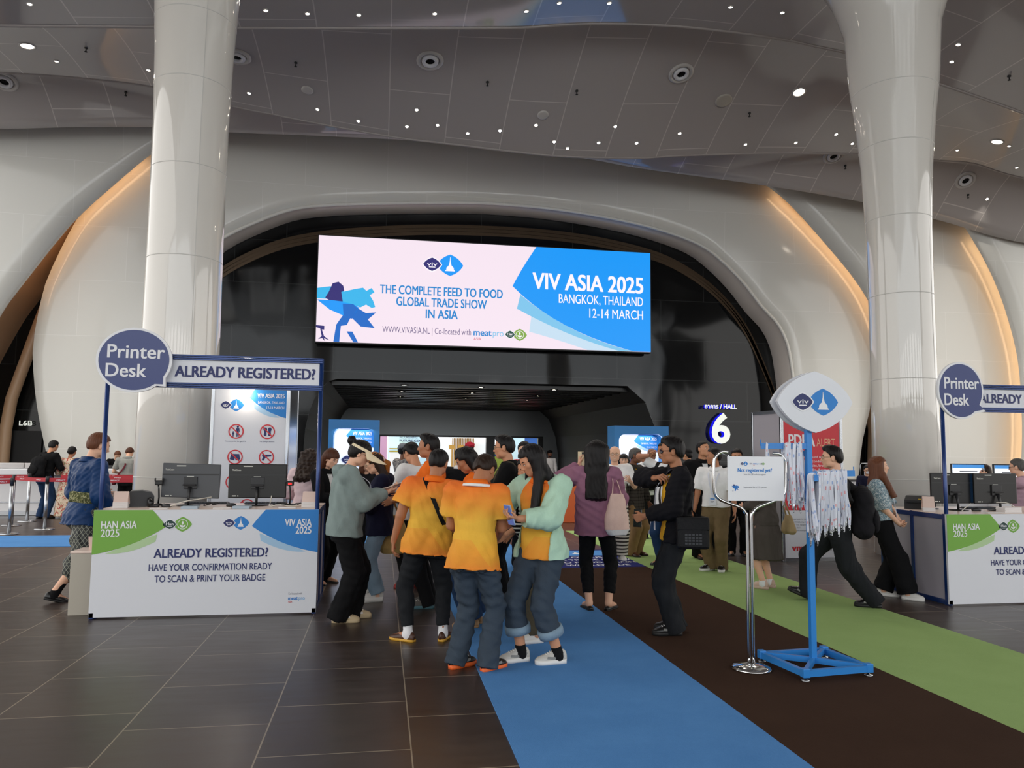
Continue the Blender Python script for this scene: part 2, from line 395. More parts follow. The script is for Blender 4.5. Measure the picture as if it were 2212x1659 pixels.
# ================================================================== WHITE ARCHED WALLS
YF, YB = 22.0, 23.1
def P2(pts, Y): return [at_y(x, y, Y) for x, y in pts]
def wall_strip(name, inner, outer, rows, m, Y, bulge=0.5, lip_in=None, lip_out=None, mlip=None, n=90):
    """surface swept between an inner and an outer curve; optional returns (depth) at either edge"""
    I, O = resample(inner, n), resample(outer, n); R = []
    if lip_in: R.append([p+Vector((0, lip_in, 0)) for p in I])
    for k in range(rows+1):
        t = k/rows; w = math.sin(math.pi*t)*bulge if bulge else 0
        R.append([a.lerp(b_, t)+Vector((0, -w, 0)) for a, b_ in zip(I, O)])
    if lip_out: R.append([p+Vector((0, lip_out, 0)) for p in O])
    mb = MB(); mb.grid(R); 
    nseg = n-1
    if lip_in:
        for k in range(nseg): mb.m[k] = 1
    if lip_out:
        for k in range(nseg): mb.m[-1-k] = 1
    return structure(name, mb, [m, mlip or m])
# main opening (front lip), from lower right over the top to lower left
open_px = [(1716, 1075), (1719, 960), (1718, 860), (1712, 800), (1702, 745), (1681, 700), (1646, 662), (1606, 610), (1556, 560), (1506, 525), (1416, 493), (1316, 470), (1206, 452), (1106, 442), (1000, 437), (800, 439), (700, 443), (625, 453), (540, 485), (472, 520), (420, 570), (380, 640), (362, 740), (365, 860), (372, 960), (380, 1062)]
inner = smooth_curve(P2(open_px, YF), 6)
ring_px = [(1850, 1080), (1862, 960), (1880, 880), (1890, 800), (1894, 740), (1888, 660), (1862, 590), (1800, 520), (1700, 430), (1640, 330), (1480, 240), (1250, 200), (1000, 190), (760, 190), (560, 210), (420, 250), (300, 335), (215, 415), (165, 475), (107, 590), (87, 655), (72, 740), (72, 800), (80, 880), (98, 970), (120, 1065)]
outer = smooth_curve(P2(ring_px, YF), 6)
wall_strip('wall_front', inner, outer, 10, 'white_wall_panels', YF, .14, lip_in=YB-YF, lip_out=.7, mlip='reveal_white')
# rounded lip bead around the opening
lb = MB(); lb.tube([q+Vector((0, .02, 0)) for q in resample(inner, 110)], .05, 8); structure('trim_1', lb, 'white_wall_panels')
# neighbouring hall's wall on the left, with its own opening
Yn = 21.2
left_lip = [(430, 262), (332, 322), (245, 393), (165, 465), (110, 528), (65, 585), (30, 630), (0, 672), (-60, 780), (-110, 900), (-120, 1075)]
left_out = [(430, 160), (300, 160), (150, 160), (0, 160), (-120, 180), (-220, 260), (-300, 380), (-340, 500), (-380, 650), (-400, 850), (-400, 1080)]
wall_strip('wall_left', smooth_curve(P2(left_lip, Yn), 6), smooth_curve(P2(left_out, Yn), 6), 8, 'white_wall_panels', Yn, .12, lip_in=.16, mlip='white_wall_panels')
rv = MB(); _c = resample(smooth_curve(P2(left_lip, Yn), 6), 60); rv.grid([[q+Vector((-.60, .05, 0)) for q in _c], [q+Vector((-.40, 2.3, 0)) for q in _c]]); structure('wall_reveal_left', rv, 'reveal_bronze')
# neighbouring wall on the right: left lip, right end tucked behind the next wall
r_lip = [(1560, 330), (1668, 402), (1720, 447), (1790, 525), (1850, 598), (1890, 662), (1925, 740), (1945, 830), (1950, 940), (1950, 1080)]
r_out = [(2260, 420), (2290, 520), (2310, 580), (2330, 640), (2340, 700), (2350, 780), (2350, 860), (2350, 940), (2350, 1000), (2350, 1085)]
wall_strip('wall_right', smooth_curve(P2(r_lip, Yn), 6), smooth_curve(P2(r_out, Yn), 6), 10, 'white_wall_panels', Yn, .12, lip_in=.16, mlip='white_wall_panels')
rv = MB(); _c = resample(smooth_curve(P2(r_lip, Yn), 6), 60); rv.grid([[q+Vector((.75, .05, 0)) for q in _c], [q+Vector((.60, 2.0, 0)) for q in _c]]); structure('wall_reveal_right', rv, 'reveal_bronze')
Yn2 = 20.3
r2_lip = [(2060, 440), (2100, 500), (2135, 560), (2165, 625), (2190, 700), (2208, 780), (2216, 880), (2216, 980), (2205, 1085)]
r2_out = [(2500, 440), (2500, 500), (2500, 560), (2500, 625), (2500, 700), (2500, 780), (2500, 880), (2500, 980), (2500, 1085)]
wall_strip('wall_east', smooth_curve(P2(r2_lip, Yn2), 6), smooth_curve(P2(r2_out, Yn2), 6), 6, 'white_wall_panels', Yn2, 0, lip_in=.16, mlip='white_wall_panels')
rv = MB(); _c = resample(smooth_curve(P2(r2_lip, Yn2), 6), 60); rv.grid([[q+Vector((.80, .05, 0)) for q in _c], [q+Vector((.70, 1.0, 0)) for q in _c]]); structure('wall_reveal_east', rv, 'reveal_white')
# concealed warm light lines behind the lips
def cove(name, px, Y, dx, dy, lab):
    b = MB(); b.tube([q+Vector((dx, dy, 0)) for q in resample(smooth_curve(P2(px, Y), 6), 60)], .03, 6); return tag(b.build(name, 'cove_glow'), lab, 'light strip')
cove('cove_light', left_lip[1:7], Yn, -.36, .45, 'warm concealed light line behind the curved wall edge left of the first column')
cove('cove_light', r_lip[1:7], Yn, .44, .45, 'warm concealed light line behind the curved wall edge beside the second column')
cove('cove_light', r2_lip[1:], Yn2, .52, .5, 'warm concealed light line at the far right beyond the second column')

# ================================================================== BLACK RECESS, ENTRANCE PASSAGE
X0, X1 = at_y(690, 900, YB).x, at_y(1395, 900, YB).x          # passage sides
ZP = 3.62
def arch_hole(x0, x1, z, r):
    return [(x0-.35, 0), (x0-.42, z*.35)]+[(x0-.42+r*.9*(1-math.cos(math.radians(a)))*1.0, z*.45+(z*.55)*math.sin(math.radians(a))) for a in range(0, 91, 15)]+[(x1-.6, z), (x1+.0, z*.86), (x1+.35, z*.62), (x1+.5, z*.35), (x1+.5, 0)]
hole = arch_hole(X0, X1, ZP, 1.0)
bw = MB()
L, Rr, top = at_y(150, 900, YB).x, at_y(1860, 900, YB).x, 10.6
poly = [(L, 0), (L, top), (Rr, top), (Rr, 0)]+hole[::-1]
bw.prism(poly, lambda u, v, d: Vector((u, d, v)), YB, YB+.12); structure('wall_back', bw, 'black_gloss_panels')
YD = 37.0
pa = MB()                                               # passage shell: curved side cheeks and slatted black soffit
r0 = [Vector((u, YB+.05, v)) for u, v in hole]; r1 = [Vector((u*.985+.05, YD, v)) for u, v in hole]
pa.grid([r0, [a.lerp(b_, .5) for a, b_ in zip(r0, r1)], r1], smooth=False); structure('wall_passage', pa, 'black_matte')
sl = MB()
for k in range(15): sl.box(((X0+X1)/2, YB+.5+k*.9, ZP-.09), (X1-X0-.6, .3, .12))
structure('ceiling_slats', sl, 'black_slat')
# door wall: glossy header, its reflections painted in as grey, frame posts, glass
dw = MB(); xa, xb = at_y(818, 900, YD).x, at_y(1172, 900, YD).x; zt = at_y(1000, 941, YD).z
dw.box(((X0-3+xa)/2, YD+.1, 2.1), (xa-X0+3, .2, 4.2)); dw.box(((xb+X1+3)/2, YD+.1, 2.1), (X1+3-xb, .2, 4.2)); dw.box(((xa+xb)/2, YD+.1, (zt+4.2)/2), (xb-xa, .2, 4.2-zt))
mat('header_reflect_grey', '#8a8e8f', rough=.3, metal=.4); structure('wall_doors', dw, 'header_reflect_grey')
def posts(name, xs, w):
    b = MB()
    for x in xs: b.box((x, YD+.05, zt/2), (w, .25, zt))
    b.box(((xa+xb)/2, YD+.02, zt-.04), (xb-xa, .3, .08)); structure(name, b, 'black_slat')
posts('door_1', [at_y(1060, 900, YD).x], .42); 
b = MB(); b.box((at_y(945, 900, YD).x, YD+.05, zt/2), (.06, .1, zt)); b.box((xb-.1, YD+.05, zt/2), (.25, .2, zt)); b.box((xa+.05, YD+.05, zt/2), (.1, .2, zt)); structure('door_2', b, 'black_slat')

mat('reflection_brown', '#4d3d2c', rough=.3, metal=.6); bi = MB()  # reflection of the arch reveal in the black panels, put in as brown strips
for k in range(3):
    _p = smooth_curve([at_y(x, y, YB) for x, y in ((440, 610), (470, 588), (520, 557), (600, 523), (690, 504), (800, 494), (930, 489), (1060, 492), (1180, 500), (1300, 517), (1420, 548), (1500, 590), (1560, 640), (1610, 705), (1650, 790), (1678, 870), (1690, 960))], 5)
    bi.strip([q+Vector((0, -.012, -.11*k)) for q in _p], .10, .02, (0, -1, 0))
structure('reveal_reflection', bi, 'reflection_brown')
# black recess of the hall on the left and on the right, seen past the main wall's edges
lw = MB(); lw.box((at_y(0, 900, 23.4).x-1, 23.45, 4), (7, .1, 8)); structure('wall_recess_left', lw, 'black_gloss_panels')
rw = MB(); rw.box((at_y(1900, 900, 23.4).x+1, 23.45, 4), (6, .1, 8)); structure('wall_recess_right', rw, 'black_gloss_panels')
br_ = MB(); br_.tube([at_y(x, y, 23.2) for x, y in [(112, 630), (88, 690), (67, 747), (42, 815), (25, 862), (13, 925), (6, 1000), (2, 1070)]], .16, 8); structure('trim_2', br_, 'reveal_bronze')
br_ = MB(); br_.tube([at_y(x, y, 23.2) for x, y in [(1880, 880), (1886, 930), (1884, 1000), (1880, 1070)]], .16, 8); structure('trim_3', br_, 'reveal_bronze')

_q = [at_y(x, y, 23.36) for x, y in ((10, 930), (92, 930))]; od = MB(); od.box(((_q[0].x+_q[1].x)/2, 23.37, _q[0].z/2), (_q[1].x-_q[0].x, .06, _q[0].z)); structure('door_3', od, 'black_matte')

# ================================================================== CEILING: three overlapping waves
A_px = [(-300, 50), (0, 55), (340, 58), (520, 60), (800, 61), (1106, 60), (1206, 54), (1306, 51), (1456, 56), (1606, 72), (1706, 88), (1756, 99), (1856, 122), (2026, 180), (2120, 212), (2212, 245), (2500, 350)]
B_px = [(-300, 140), (0, 157), (150, 167), (332, 188), (492, 227), (600, 249), (700, 269), (850, 296), (1000, 314), (1106, 327), (1206, 337), (1310, 341), (1400, 341), (1456, 337), (1656, 331), (1876, 334), (2026, 347), (2106, 354), (2212, 385), (2500, 440)]
C_px = [(-300, 270), (0, 278), (150, 275), (330, 275), (495, 286), (700, 294), (900, 304), (1050, 315), (1150, 327), (1280, 345), (1390, 365), (1660, 402), (1880, 440), (2025, 475), (2212, 525), (2500, 560)]
YA, YBE, YC = 14.0, 18.2, 20.1
A = resample(smooth_curve(P2(A_px, YA), 8), 140); Bc = resample(smooth_curve(P2(B_px, YBE), 8), 140); Cc = resample(smooth_curve(P2(C_px, YC), 8), 140)
def ceil_surface(name, rows, m, mats):
    """rows of points with UVs in metres: u along depth, v across"""
    n = len(rows[0]); me = bpy.data.meshes.new(name); vs = [tuple(p) for r in rows for p in r]; fs = []
    for i in range(len(rows)-1):
        for j in range(n-1): fs.append((i*n+j, (i+1)*n+j, (i+1)*n+j+1, i*n+j+1))
    me.from_pydata(vs, [], fs); uv = me.uv_layers.new(name='UVMap'); acc = [[0.0]*n]
    for i in range(1, len(rows)): acc.append([acc[-1][j]+(rows[i][j]-rows[i-1][j]).length for j in range(n)])
    for pol in me.polygons:
        for li in pol.loop_indices:
            vi = me.loops[li].vertex_index; i, j = divmod(vi, n); uv.data[li].uv = (vs[vi][1]+acc[i][j]*0, vs[vi][0])
    me.polygons.foreach_set('use_smooth', [True]*len(me.polygons)); me.materials.append(M(m)); me.update()
    o = bpy.data.objects.new(name, me); COL.objects.link(o); return tag(o, kind='structure')
def blend_rows(r0, r1, k, sag=0.0):
    return [[a.lerp(b_, t/k)+Vector((0, 0, -sag*math.sin(math.pi*t/k))) for a, b_ in zip(r0, r1)] for t in range(k+1)]
A_back = [Vector((q.x*.9, -13, q.z*.5+5.4)) for q in A]
ceil_surface('ceiling_near', blend_rows(A_back, A, 14, .25), 'ceiling_panels', None)
A_up = [q+Vector((0, .05, .55)) for q in A]; B_up = [q+Vector((0, .05, .5)) for q in Bc]
e = MB(); e.grid([A, A_up], smooth=True); e.grid([Bc, B_up], smooth=True); structure('ceiling_risers', e, 'ceiling_edge')
ceil_surface('ceiling_middle', blend_rows(A_up, Bc, 10, -.15), 'ceiling_panels', None)
ceil_surface('ceiling_far', blend_rows(B_up, Cc, 8, -.2)+[[Vector((0, 0, EYE)).lerp(q, 1.14)+Vector((0, 0, .12)) for q in Cc]], 'ceiling_panels', None)
eb = MB(); eb.tube(A, .035, 6); eb.tube(Bc, .03, 6); structure('trim_4', eb, 'ceiling_edge')

# ================================================================== COLUMNS
def column(name, axis_px, prof, label):
    D = 10.38 if axis_px < 1000 else 12.28
    c = at_d(axis_px, 1000, D); t = MB()
    rings = []
    for z, r in prof:
        rings.append([(c.x+r*math.cos(2*math.pi*k/64), c.y+r*math.sin(2*math.pi*k/64), z) for k in range(64)])
    t.loft(rings, 0, True)
    def rad(z):
        for (z0, ra), (z1, rb) in zip(prof, prof[1:]):
            if z0 <= z <= z1: return ra+(rb-ra)*(z-z0)/(z1-z0)
        return prof[-1][1]
    o = structure(name, t, 'column_white')
    j = MB()
    for z in (1.18, 2.75, 4.1, 5.35, 6.55, 7.5):
        r = rad(z)+.0005; j.lathe([(r, z-.006), (r+.0015, z), (r, z+.006)], (c.x, c.y, 0), 64)
    q = math.radians(-62)
    j.strip([(c.x+(rad(z)+.001)*math.cos(q), c.y+(rad(z)+.001)*math.sin(q), z) for z in (0.02, 1.5, 3, 4.5, 6, 6.8, 7.6, 8.4, 9)], .008, .002, (math.cos(q), math.sin(q), 0))
    j.build('panel_joints', 'column_joint', o); return o
column('column_1', 379, [(0, .51), (2.5, .50), (4.5, .485), (6, .49), (7, .515), (7.9, .56), (8.6, .64), (9.4, .85), (10.2, 1.3)], '')
column('column_2', 1958, [(0, .50), (2.5, .485), (4.0, .48), (5.2, .49), (6.2, .53), (7, .60), (7.7, .68), (8.6, .73), (9.2, .9), (10.4, 1.5)], '')

# glazed front behind the visitor (unseen; piers and fascia widened to band the reflections)
gf = MB()
for x in range(-18, 26, 4): gf.box((x, -13, 5), (1.7, .3, 10))
for x in range(-16, 26, 4): gf.box((x, -13, 5), (.15, .2, 10))
for z in (0.2, 3.4): gf.box((3, -13, z), (46, .25, .25))
gf.box((3, -13, 8.9), (46, .3, 4.2)); mat('unseen_pier_grey', '#4a4746', rough=.5); structure('unseen_front_piers', gf, 'unseen_pier_grey')

# ================================================================== CEILING FITTINGS
def surf_z(px, py):
    """which wave a pixel of the ceiling lies on -> a point just under it (found on the built meshes)"""
    dg = bpy.context.evaluated_depsgraph_get(); d = ray(px, py).normalized()
    ok, loc, nrm, idx, ob, mtx = SC.ray_cast(dg, Vector((0, 0, EYE)), d)
    return (loc, nrm, ob.name) if ok else (None, None, None)
bpy.context.view_layer.update()
def lamp(px, py, r, on, label, group, bright=False):
    loc, nrm, nm = surf_z(px, py)
    if loc is None or not nm.startswith('ceiling'): return
    t = thing('ceiling_light', label, 'ceiling light', loc, 0, group)
    nz = nrm if nrm.z < 0 else -nrm
    t.rotation_euler = (-nz).to_track_quat('Z', 'Y').to_euler()
    a = MB(); a.lathe([(r*1.35, .03), (r*1.4, -.012), (r*1.05, -.016), (r, .03)], seg=16); a.build('frame', 'lamp_ring', t)
    a = MB(); a.lathe([(r, .01), (r*.98, -.008), (r*.5, -.012), (0.001, -.012)], seg=16); a.build('diffuser', 'lamp_glow' if on else 'lamp_off', t)
    l = bpy.data.lights.new('downlight', 'SPOT'); l.energy = 420 if bright else 95; l.spot_size = math.radians(120); l.spot_blend = 1.0; l.shadow_soft_size = r; l.color = (1.0, .93, .84)
    lo = bpy.data.objects.new('downlight', l); COL.objects.link(lo); lo.location = loc+Vector((0, 0, -.08)); lo.rotation_euler = (0, 0, 0)
    return t
pts = [(64, 8), (340, 14), (574, 22), (664, 29), (775, 32), (939, 29), (1137, 24), (1208, 6), (1316, 6), (1578, 15), (1690, 27), (1815, 8), (1815, 48), (2018, 94), (2070, 96), (2056, 133), (1988, 16), (122, 132), (321, 151), (538, 201), (686, 236), (900, 237), (774, 261), (879, 273), (945, 270), (1010, 288), (1080, 282), (1158, 270), (1197, 306), (1226, 320), (1293, 308), (1329, 273), (1375, 309), (1468, 288), (1610, 312), (1719, 308), (1806, 290), (1841, 310), (2180, 315), (2196, 362), (2068, 324), (2132, 430)]
for i, (x, y) in enumerate(pts):
    lamp(x, y, .036, True, 'small round recessed downlight in the glossy grey ceiling', 'small recessed downlights in the ceiling')
for (x, y, lb_) in ((59, 99, 'larger bright round downlight left of the first column'), (1726, 199, 'larger bright round downlight left of the second column'), (2154, 306, 'larger bright round downlight right of the second column')):
    lamp(x, y, .12, True, lb_, 'larger round downlights', True)
def vent(px, py, lab):
    loc, nrm, nm = surf_z(px, py)
    if loc is None: return
    t = thing('ceiling_vent', lab, 'air vent', loc, 0, 'round ceiling air nozzles'); nz = nrm if nrm.z < 0 else -nrm
    t.rotation_euler = (-nz).to_track_quat('Z', 'Y').to_euler()
    a = MB(); a.lathe([(.28, .02), (.29, -.02), (.25, -.05), (.21, -.04), (.2, .02)], seg=28); a.build('outer_ring', 'lamp_ring', t)
    a = MB(); a.lathe([(.19, .02), (.17, -.06), (.13, -.08), (.10, -.06), (.1, .02)], seg=28); a.build('nozzle', 'white_plain', t)
    a = MB(); a.lathe([(.1, -.02), (.001, -.02)], seg=20); a.build('duct_opening', 'lamp_dark', t)
for x, y, lb_ in ((929, 130, 'round air nozzle above the middle of the video screen'), (1471, 158, 'round air nozzle above the right end of the video screen'), (512, 121, 'round air nozzle half behind the first column'), (10, 175, 'round air nozzle at the left edge of the ceiling'), (1800, 336, 'round air nozzle just left of the second column, seen edge on'), (2085, 389, 'round air nozzle right of the second column')):
    vent(x, y, lb_)
def sprinkler(px, py):
    loc, nrm, nm = surf_z(px, py)
    if loc is None or not nm.startswith('ceiling'): return
    a = MB(); a.lathe([(.035, .02), (.035, -.02), (.012, -.03), (.012, -.08), (.03, -.085), (.03, -.095), (.001, -.1)], seg=10)
    o = tag(a.build('sprinkler', 'lamp_dark'), 'tiny dark sprinkler head in the ceiling', 'sprinkler', 'ceiling sprinkler heads'); o.location = loc
for x, y in ((186, 103), (272, 199), (639, 135), (1053, 177), (1246, 196), (1619, 244), (1826, 358), (2180, 164), (2091, 421)): sprinkler(x, y)
def dome(px, py, m, lab, r=.16):
    loc, nrm, nm = surf_z(px, py)
    if loc is None: return
    a = MB(); a.lathe([(r, .02), (r*1.02, -.02), (r*.8, -.03), (r*.3, -.035), (.001, -.036)], seg=24); o = tag(a.build('ceiling_speaker', m), lab, 'speaker'); o.location = loc
    nz = nrm if nrm.z < 0 else -nrm; o.rotation_euler = (-nz).to_track_quat('Z', 'Y').to_euler()
dome(1563, 217, 'lamp_off', 'flat cream round ceiling plate right of the screen', .2); dome(664, 194, 'lamp_ring', 'pale round ceiling speaker beside the first column', .13); dome(1173, 248, 'lamp_ring', 'pale round ceiling speaker above the screen', .13)
# downlights of the passage soffit
for x, y in ((874, 832), (868, 846), (865, 857), (1039, 837), (1020, 849), (1006, 860), (1197, 842), (1162, 855), (1139, 864)):
    d = ray(x, y); t_ = (ZP-.16-EYE)/d.z; loc = Vector((d.x*t_, d.y*t_, ZP-.16))
    t = thing('ceiling_light', 'small warm downlight between black soffit slats of the entrance', 'ceiling light', loc, 0, 'downlights in the entrance soffit')
    a = MB(); a.lathe([(.12, .02), (.125, -.01), (.1, -.012), (.09, .02)], seg=14); a.build('frame', 'black_slat', t)
    a = MB(); a.lathe([(.09, .0), (.001, -.004)], seg=14); a.build('diffuser', 'lamp_glow', t)

# ================================================================== BOOTH FURNITURE
mat('navy_frame', '#1d3a75', rough=.2, spec=.6, metal=.3); mat('board_white', '#e4e6ec', rough=.35); mat('board_grey', '#a9a4ad', rough=.5); mat('edge_dark', '#2a2a2e', rough=.5)
mat('ink_navy', '#262f68', rough=.5); mat('ink_blue', '#2583d3', rough=.5); mat('ink_green', '#79b045', rough=.5); mat('ink_pale_blue', '#a9cdea', rough=.5); mat('ink_pale_green', '#b9d6a4', rough=.5)
mat('ink_white', '#f1f2f5', rough=.5); mat('ink_red', '#d6303a', rough=.5); mat('ink_dark_green', '#1d3d3a', rough=.5); mat('ink_black', '#15151a', rough=.5); mat('ink_grey', '#8b8d95', rough=.5)
mat('ink_sky', '#54a8e0', rough=.5); mat('ink_cream', '#e9b58a', rough=.5); mat('ink_mid_blue', '#1d74c4', rough=.5)
mat('bubble_navy', '#2a3a78', rough=.3); mat('desk_top', '#ecd6c8', rough=.3); mat('beige_board', '#b5aea0', rough=.35)
mat('plastic_black', '#131313', rough=.3); mat('plastic_dark', '#232325', rough=.4); mat('plastic_grey', '#4a4c50', rough=.4); mat('paper_white', '#e8e4e2', rough=.7); mat('paper_pink', '#e3c9bd', rough=.7)
mat('cable_white', '#d8d4c8', rough=.5); mat('cable_black', '#101010', rough=.5); mat('sticker_white', '#d8d8cf', rough=.6); mat('scan_red', '#ff2a2a', emit='#ff1515', estr=2.0); mat('cable_yellow', '#d5b32a', rough=.5)
mat('blue_paint', '#3386d3', rough=.3, spec=.5); mat('ribbon_white', '#e5e8f2', rough=.6); mat('ribbon_blue', '#9db4de', rough=.6); mat('ribbon_red', '#e8a9ad', rough=.6)
mat('screen_white', '#e8eef5', emit='#e8f0fa', estr=.9); mat('screen_blue', '#3a7ab8', emit='#3a7ab8', estr=.8)
PAL = ['board_white', 'ink_navy', 'ink_blue', 'ink_green', 'ink_pale_blue', 'ink_pale_green', 'ink_white', 'ink_red', 'ink_dark_green', 'ink_black', 'ink_grey', 'ink_sky', 'ink_cream', 'bubble_navy', 'ink_mid_blue']
I = {n: i for i, n in enumerate(PAL)}
def viv(p, x, y, w, lv=1): viv_mark(p, x, y, w, I['ink_navy'], I['ink_blue'], I['ink_white'], lv=lv)
def han(p, x, y, w, lv=1): han_mark(p, x, y, w, I['ink_dark_green'], I['ink_green'], I['ink_white'], lv=lv)
def meatpro(p, x, y, h, k='ink_blue', small=None):
    p.text('meat', x, y, h, I[k], w=h*2.6, bold=.03); p.text('pro', x+h*2.85, y, h, I['ink_sky'], w=h*1.7); p.text('ASIA', x, y-h*.75, h*.45, I['ink_red'], w=h*1.1, bold=.01)

def bubble_pts(cx, cz, rx, rz, tail):
    """speech bubble outline: ellipse with a little pointed tail at the lower right"""
    out = []
    for a in range(-32, 319-20, 6): out.append((cx+rx*math.cos(math.radians(a)), cz+rz*math.sin(math.radians(a))))
    # tail between 299 and 328 degrees
    out.append((cx+rx*math.cos(math.radians(308))*1.0, cz+rz*math.sin(math.radians(308))*.99)); out.append(tail); return out

def printer_desk(x0, y0, W, H, D, bub, hdr, label, polez, second):
    """branded check-in desk with overhead sign; local origin at the front left foot"""
    t = thing('printer_desk', label, 'desk', (x0, y0, 0))
    b = MB(); b.box((W/2, .012, H/2+.008), (W, .024, H-.016), 0); b.build('front_panel', 'board_white', t)
    p = Panel((0, 0, 0)); swoosh(p, 0, H, W*.315, H*.41, I['ink_green'], I['ink_pale_green'], I['ink_pale_green'], side=-1); p.build('green_corner', PAL, t)
    p = Panel((0, 0, 0)); swoosh(p, W, H, W*.305, H*.41, I['ink_blue'], I['ink_pale_blue'], I['ink_pale_blue'], side=1); p.build('blue_corner', PAL, t)
    p = Panel((0, 0, 0)); han(p, W*.365, H*.865, W*.125); p.build('logo', PAL, t); p = Panel((0, 0, 0)); viv(p, W*.625, H*.875, W*.117); p.build('logo', PAL, t)
    p = Panel((0, 0, 0), (1, 0, 0), (0, 0, 1))
    p.text('HAN ASIA', W*.035, H*.83, H*.067, 6, w=W*.152, bold=.02, lv=4); p.text('2025', W*.035, H*.755, H*.067, 6, w=W*.078, bold=.02, lv=4)
    p.text('VIV ASIA', W*.968, H*.845, H*.067, 6, w=W*.122, align='R', bold=.02, lv=4); p.text('2025', W*.968, H*.77, H*.067, 6, w=W*.072, align='R', bold=.02, lv=4)
    p.text('ALREADY REGISTERED?', W*.52, H*.555, H*.082, 1, w=W*.505, align='C', bold=.03)
    p.text('HAVE YOUR CONFIRMATION READY', W*.52, H*.432, H*.062, 1, w=W*.545, align='C', bold=.012); p.text('TO SCAN & PRINT YOUR BADGE', W*.52, H*.328, H*.062, 1, w=W*.49, align='C', bold=.012)
    p.text('Co-located with', W*.872, H*.19, H*.02, 10, w=W*.063); meatpro(p, W*.872, H*.14, H*.034)
    p.build('lettering', PAL, t)
    b = MB()                                                      # frame of blue profiles, grey infill on the sides and rear
    for x in (.02, W-.02):
        for y in (.045, D/2, D-.02): b.box((x, y, H/2), (.04, .04, H))
        for z in (.03, H-.03): b.box((x, D/2, z), (.038, D, .05))
    for z in (.03, H-.03): b.box((W/2, D-.02, z), (W, .038, .05))
    b.build('frame', 'navy_frame', t)
    for x in (.02, W-.02):
        b = MB(); b.box((x, D/2, H/2), (.012, D-.08, H-.1)); b.build('side_panel', 'board_grey', t)
    b = MB(); b.box((W/2, D/2+.01, H-.008), (W-.004, D-.03, .016), bev=.004); b.build('counter_top', 'desk_top', t)
    # uprights and sign
    for x in (.04, W-.02):
        b = MB(); b.tube([(x, .05, 0), (x, .05, polez)], .021, 10); b.build('post', 'navy_frame', t)
    hx0, hx1, hz0, hz1 = hdr
    b = MB(); b.box(((hx0+hx1)/2, .06, (hz0+hz1)/2), (hx1-hx0, .03, hz1-hz0-.04)); sg = b.build('sign_board', 'board_white', t)
    for z in (hz0+.028, hz1-.028):
        b = MB(); 
        for k in (-.018, 0, .018): b.box(((hx0+hx1)/2, .05, z+k), (hx1-hx0, .05, .015), bev=.003)
        b.build('sign_rail', 'navy_frame', t)
    p = Panel((0, .0445, 0)); hh = (hz1-hz0)
    vis = bub[0]+bub[2]+.015; p.text('ALREADY REGISTERED?', vis, (hz0+hz1)/2-hh*.155, hh*.31, 1, w=(hx1-.07-vis) if second is None else second, bold=.04); p.build('sign_lettering', PAL, sg)
    cx, cz, rx, rz, tail = bub
    b = MB(); fn = lambda u, v, d: Vector((u, d, v))
    b.prism(bubble_pts(cx, cz, rx, rz, tail), fn, .0, -.03); bb = b.build('speech_bubble', 'ink_white', t)
    p = Panel((0, -.03, 0)); k = .93; p.poly(bubble_pts(cx, cz, rx*k, rz*k, (tail[0]-rx*.08, tail[1]+rz*.07)), 13)
    p.text('Printer', cx-rx*.70, cz+rz*.06, rz*.40, 6, w=rx*1.50, bold=.022, slope=.0); p.text('Desk', cx-rx*.72, cz-rz*.52, rz*.40, 6, w=rx*1.05, bold=.022)
    p.build('bubble_lettering', PAL, bb)
    return t
YL = 7.68
printer_desk(-2.585, YL, 2.01, .985, .95, (.285, 2.38, .335, .305, (.575, 2.135)), (.45, 2.0, 2.13, 2.455), 'white check-in desk with blue speech-bubble sign, left of the crowd', 2.45, None)
printer_desk(5.88, 7.29, 2.05, .945, 1.1, (.205, 2.255, .275, .305, (.50, 2.035)), (.40, 2.05, 2.03, 2.335), 'white check-in desk with blue speech-bubble sign, cut by the right edge', 2.3, 1.25)

# ---------------------------------------------------------------- equipment on the desks
def monitor(loc, rotz, label, tilt=0.0, grp='monitors seen from behind on the check-in desks', tint='plastic_black'):
    t = thing('monitor', label, 'monitor', loc, rotz, grp); w, h, zc = .57, .345, .245
    R = Matrix.Rotation(tilt, 3, 'Y')
    b = MB(); b.box((0, .02, zc), (w, .028, h), bev=.008, R=R); b.build('screen_case', tint, t)
    b = MB(); b.box((0, .0355, zc), (w-.02, .003, h-.02), R=R); b.build('display', 'screen_blue', t)
    b = MB(); b.box((0, -.0, zc-.02), (.13, .02, .12), bev=.004); b.tube([(0, -.02, zc-.06), (0, -.045, .1), (0, -.05, .01)], [.018, .014, .012], 10); b.box((0, -.035, zc-.04), (.13, .03, .014), bev=.004); b.build('stand', 'plastic_dark', t)
    b = MB(); b.lathe([(.001, 0), (.115, 0), (.115, .006), (.03, .012), (.001, .013)], (0, -.03, 0), 28); b.build('foot', 'plastic_black', t)
    p = Panel((0, .0055, zc), (1, 0, 0), (0, 0, 1), .0008)
    p.text('ThinkCentre', -w*.44, h*.30, .017, 0, w=.085, bold=.02, lv=2); p.rect(-w*.25, h*.42, -w*.09, h*.45, 0); p.rect(-.04, h*.10, .03, h*.135, 0)
    p.rect(-w*.43, -h*.45, -w*.36, -h*.42, 0); p.rect(-w*.34, -h*.45, -w*.32, -h*.42, 0); p.build('stickers', ['sticker_white'], t)
    p = Panel((0, .0052, zc), (1, 0, 0), (0, 0, 1), .0006); p.rect(-w*.49, h*.16, w*.49, h*.20, 0); p.build('vent_band', ['plastic_dark'], t)
    return t
def at_top(px, py, z): q = gnd(px, py, z); return (q.x, q.y, z)
ZL, ZR = .986, .946
def desk_pt(px, Y, z): q = at_y(px, 1080, Y); return (q.x, Y, z)
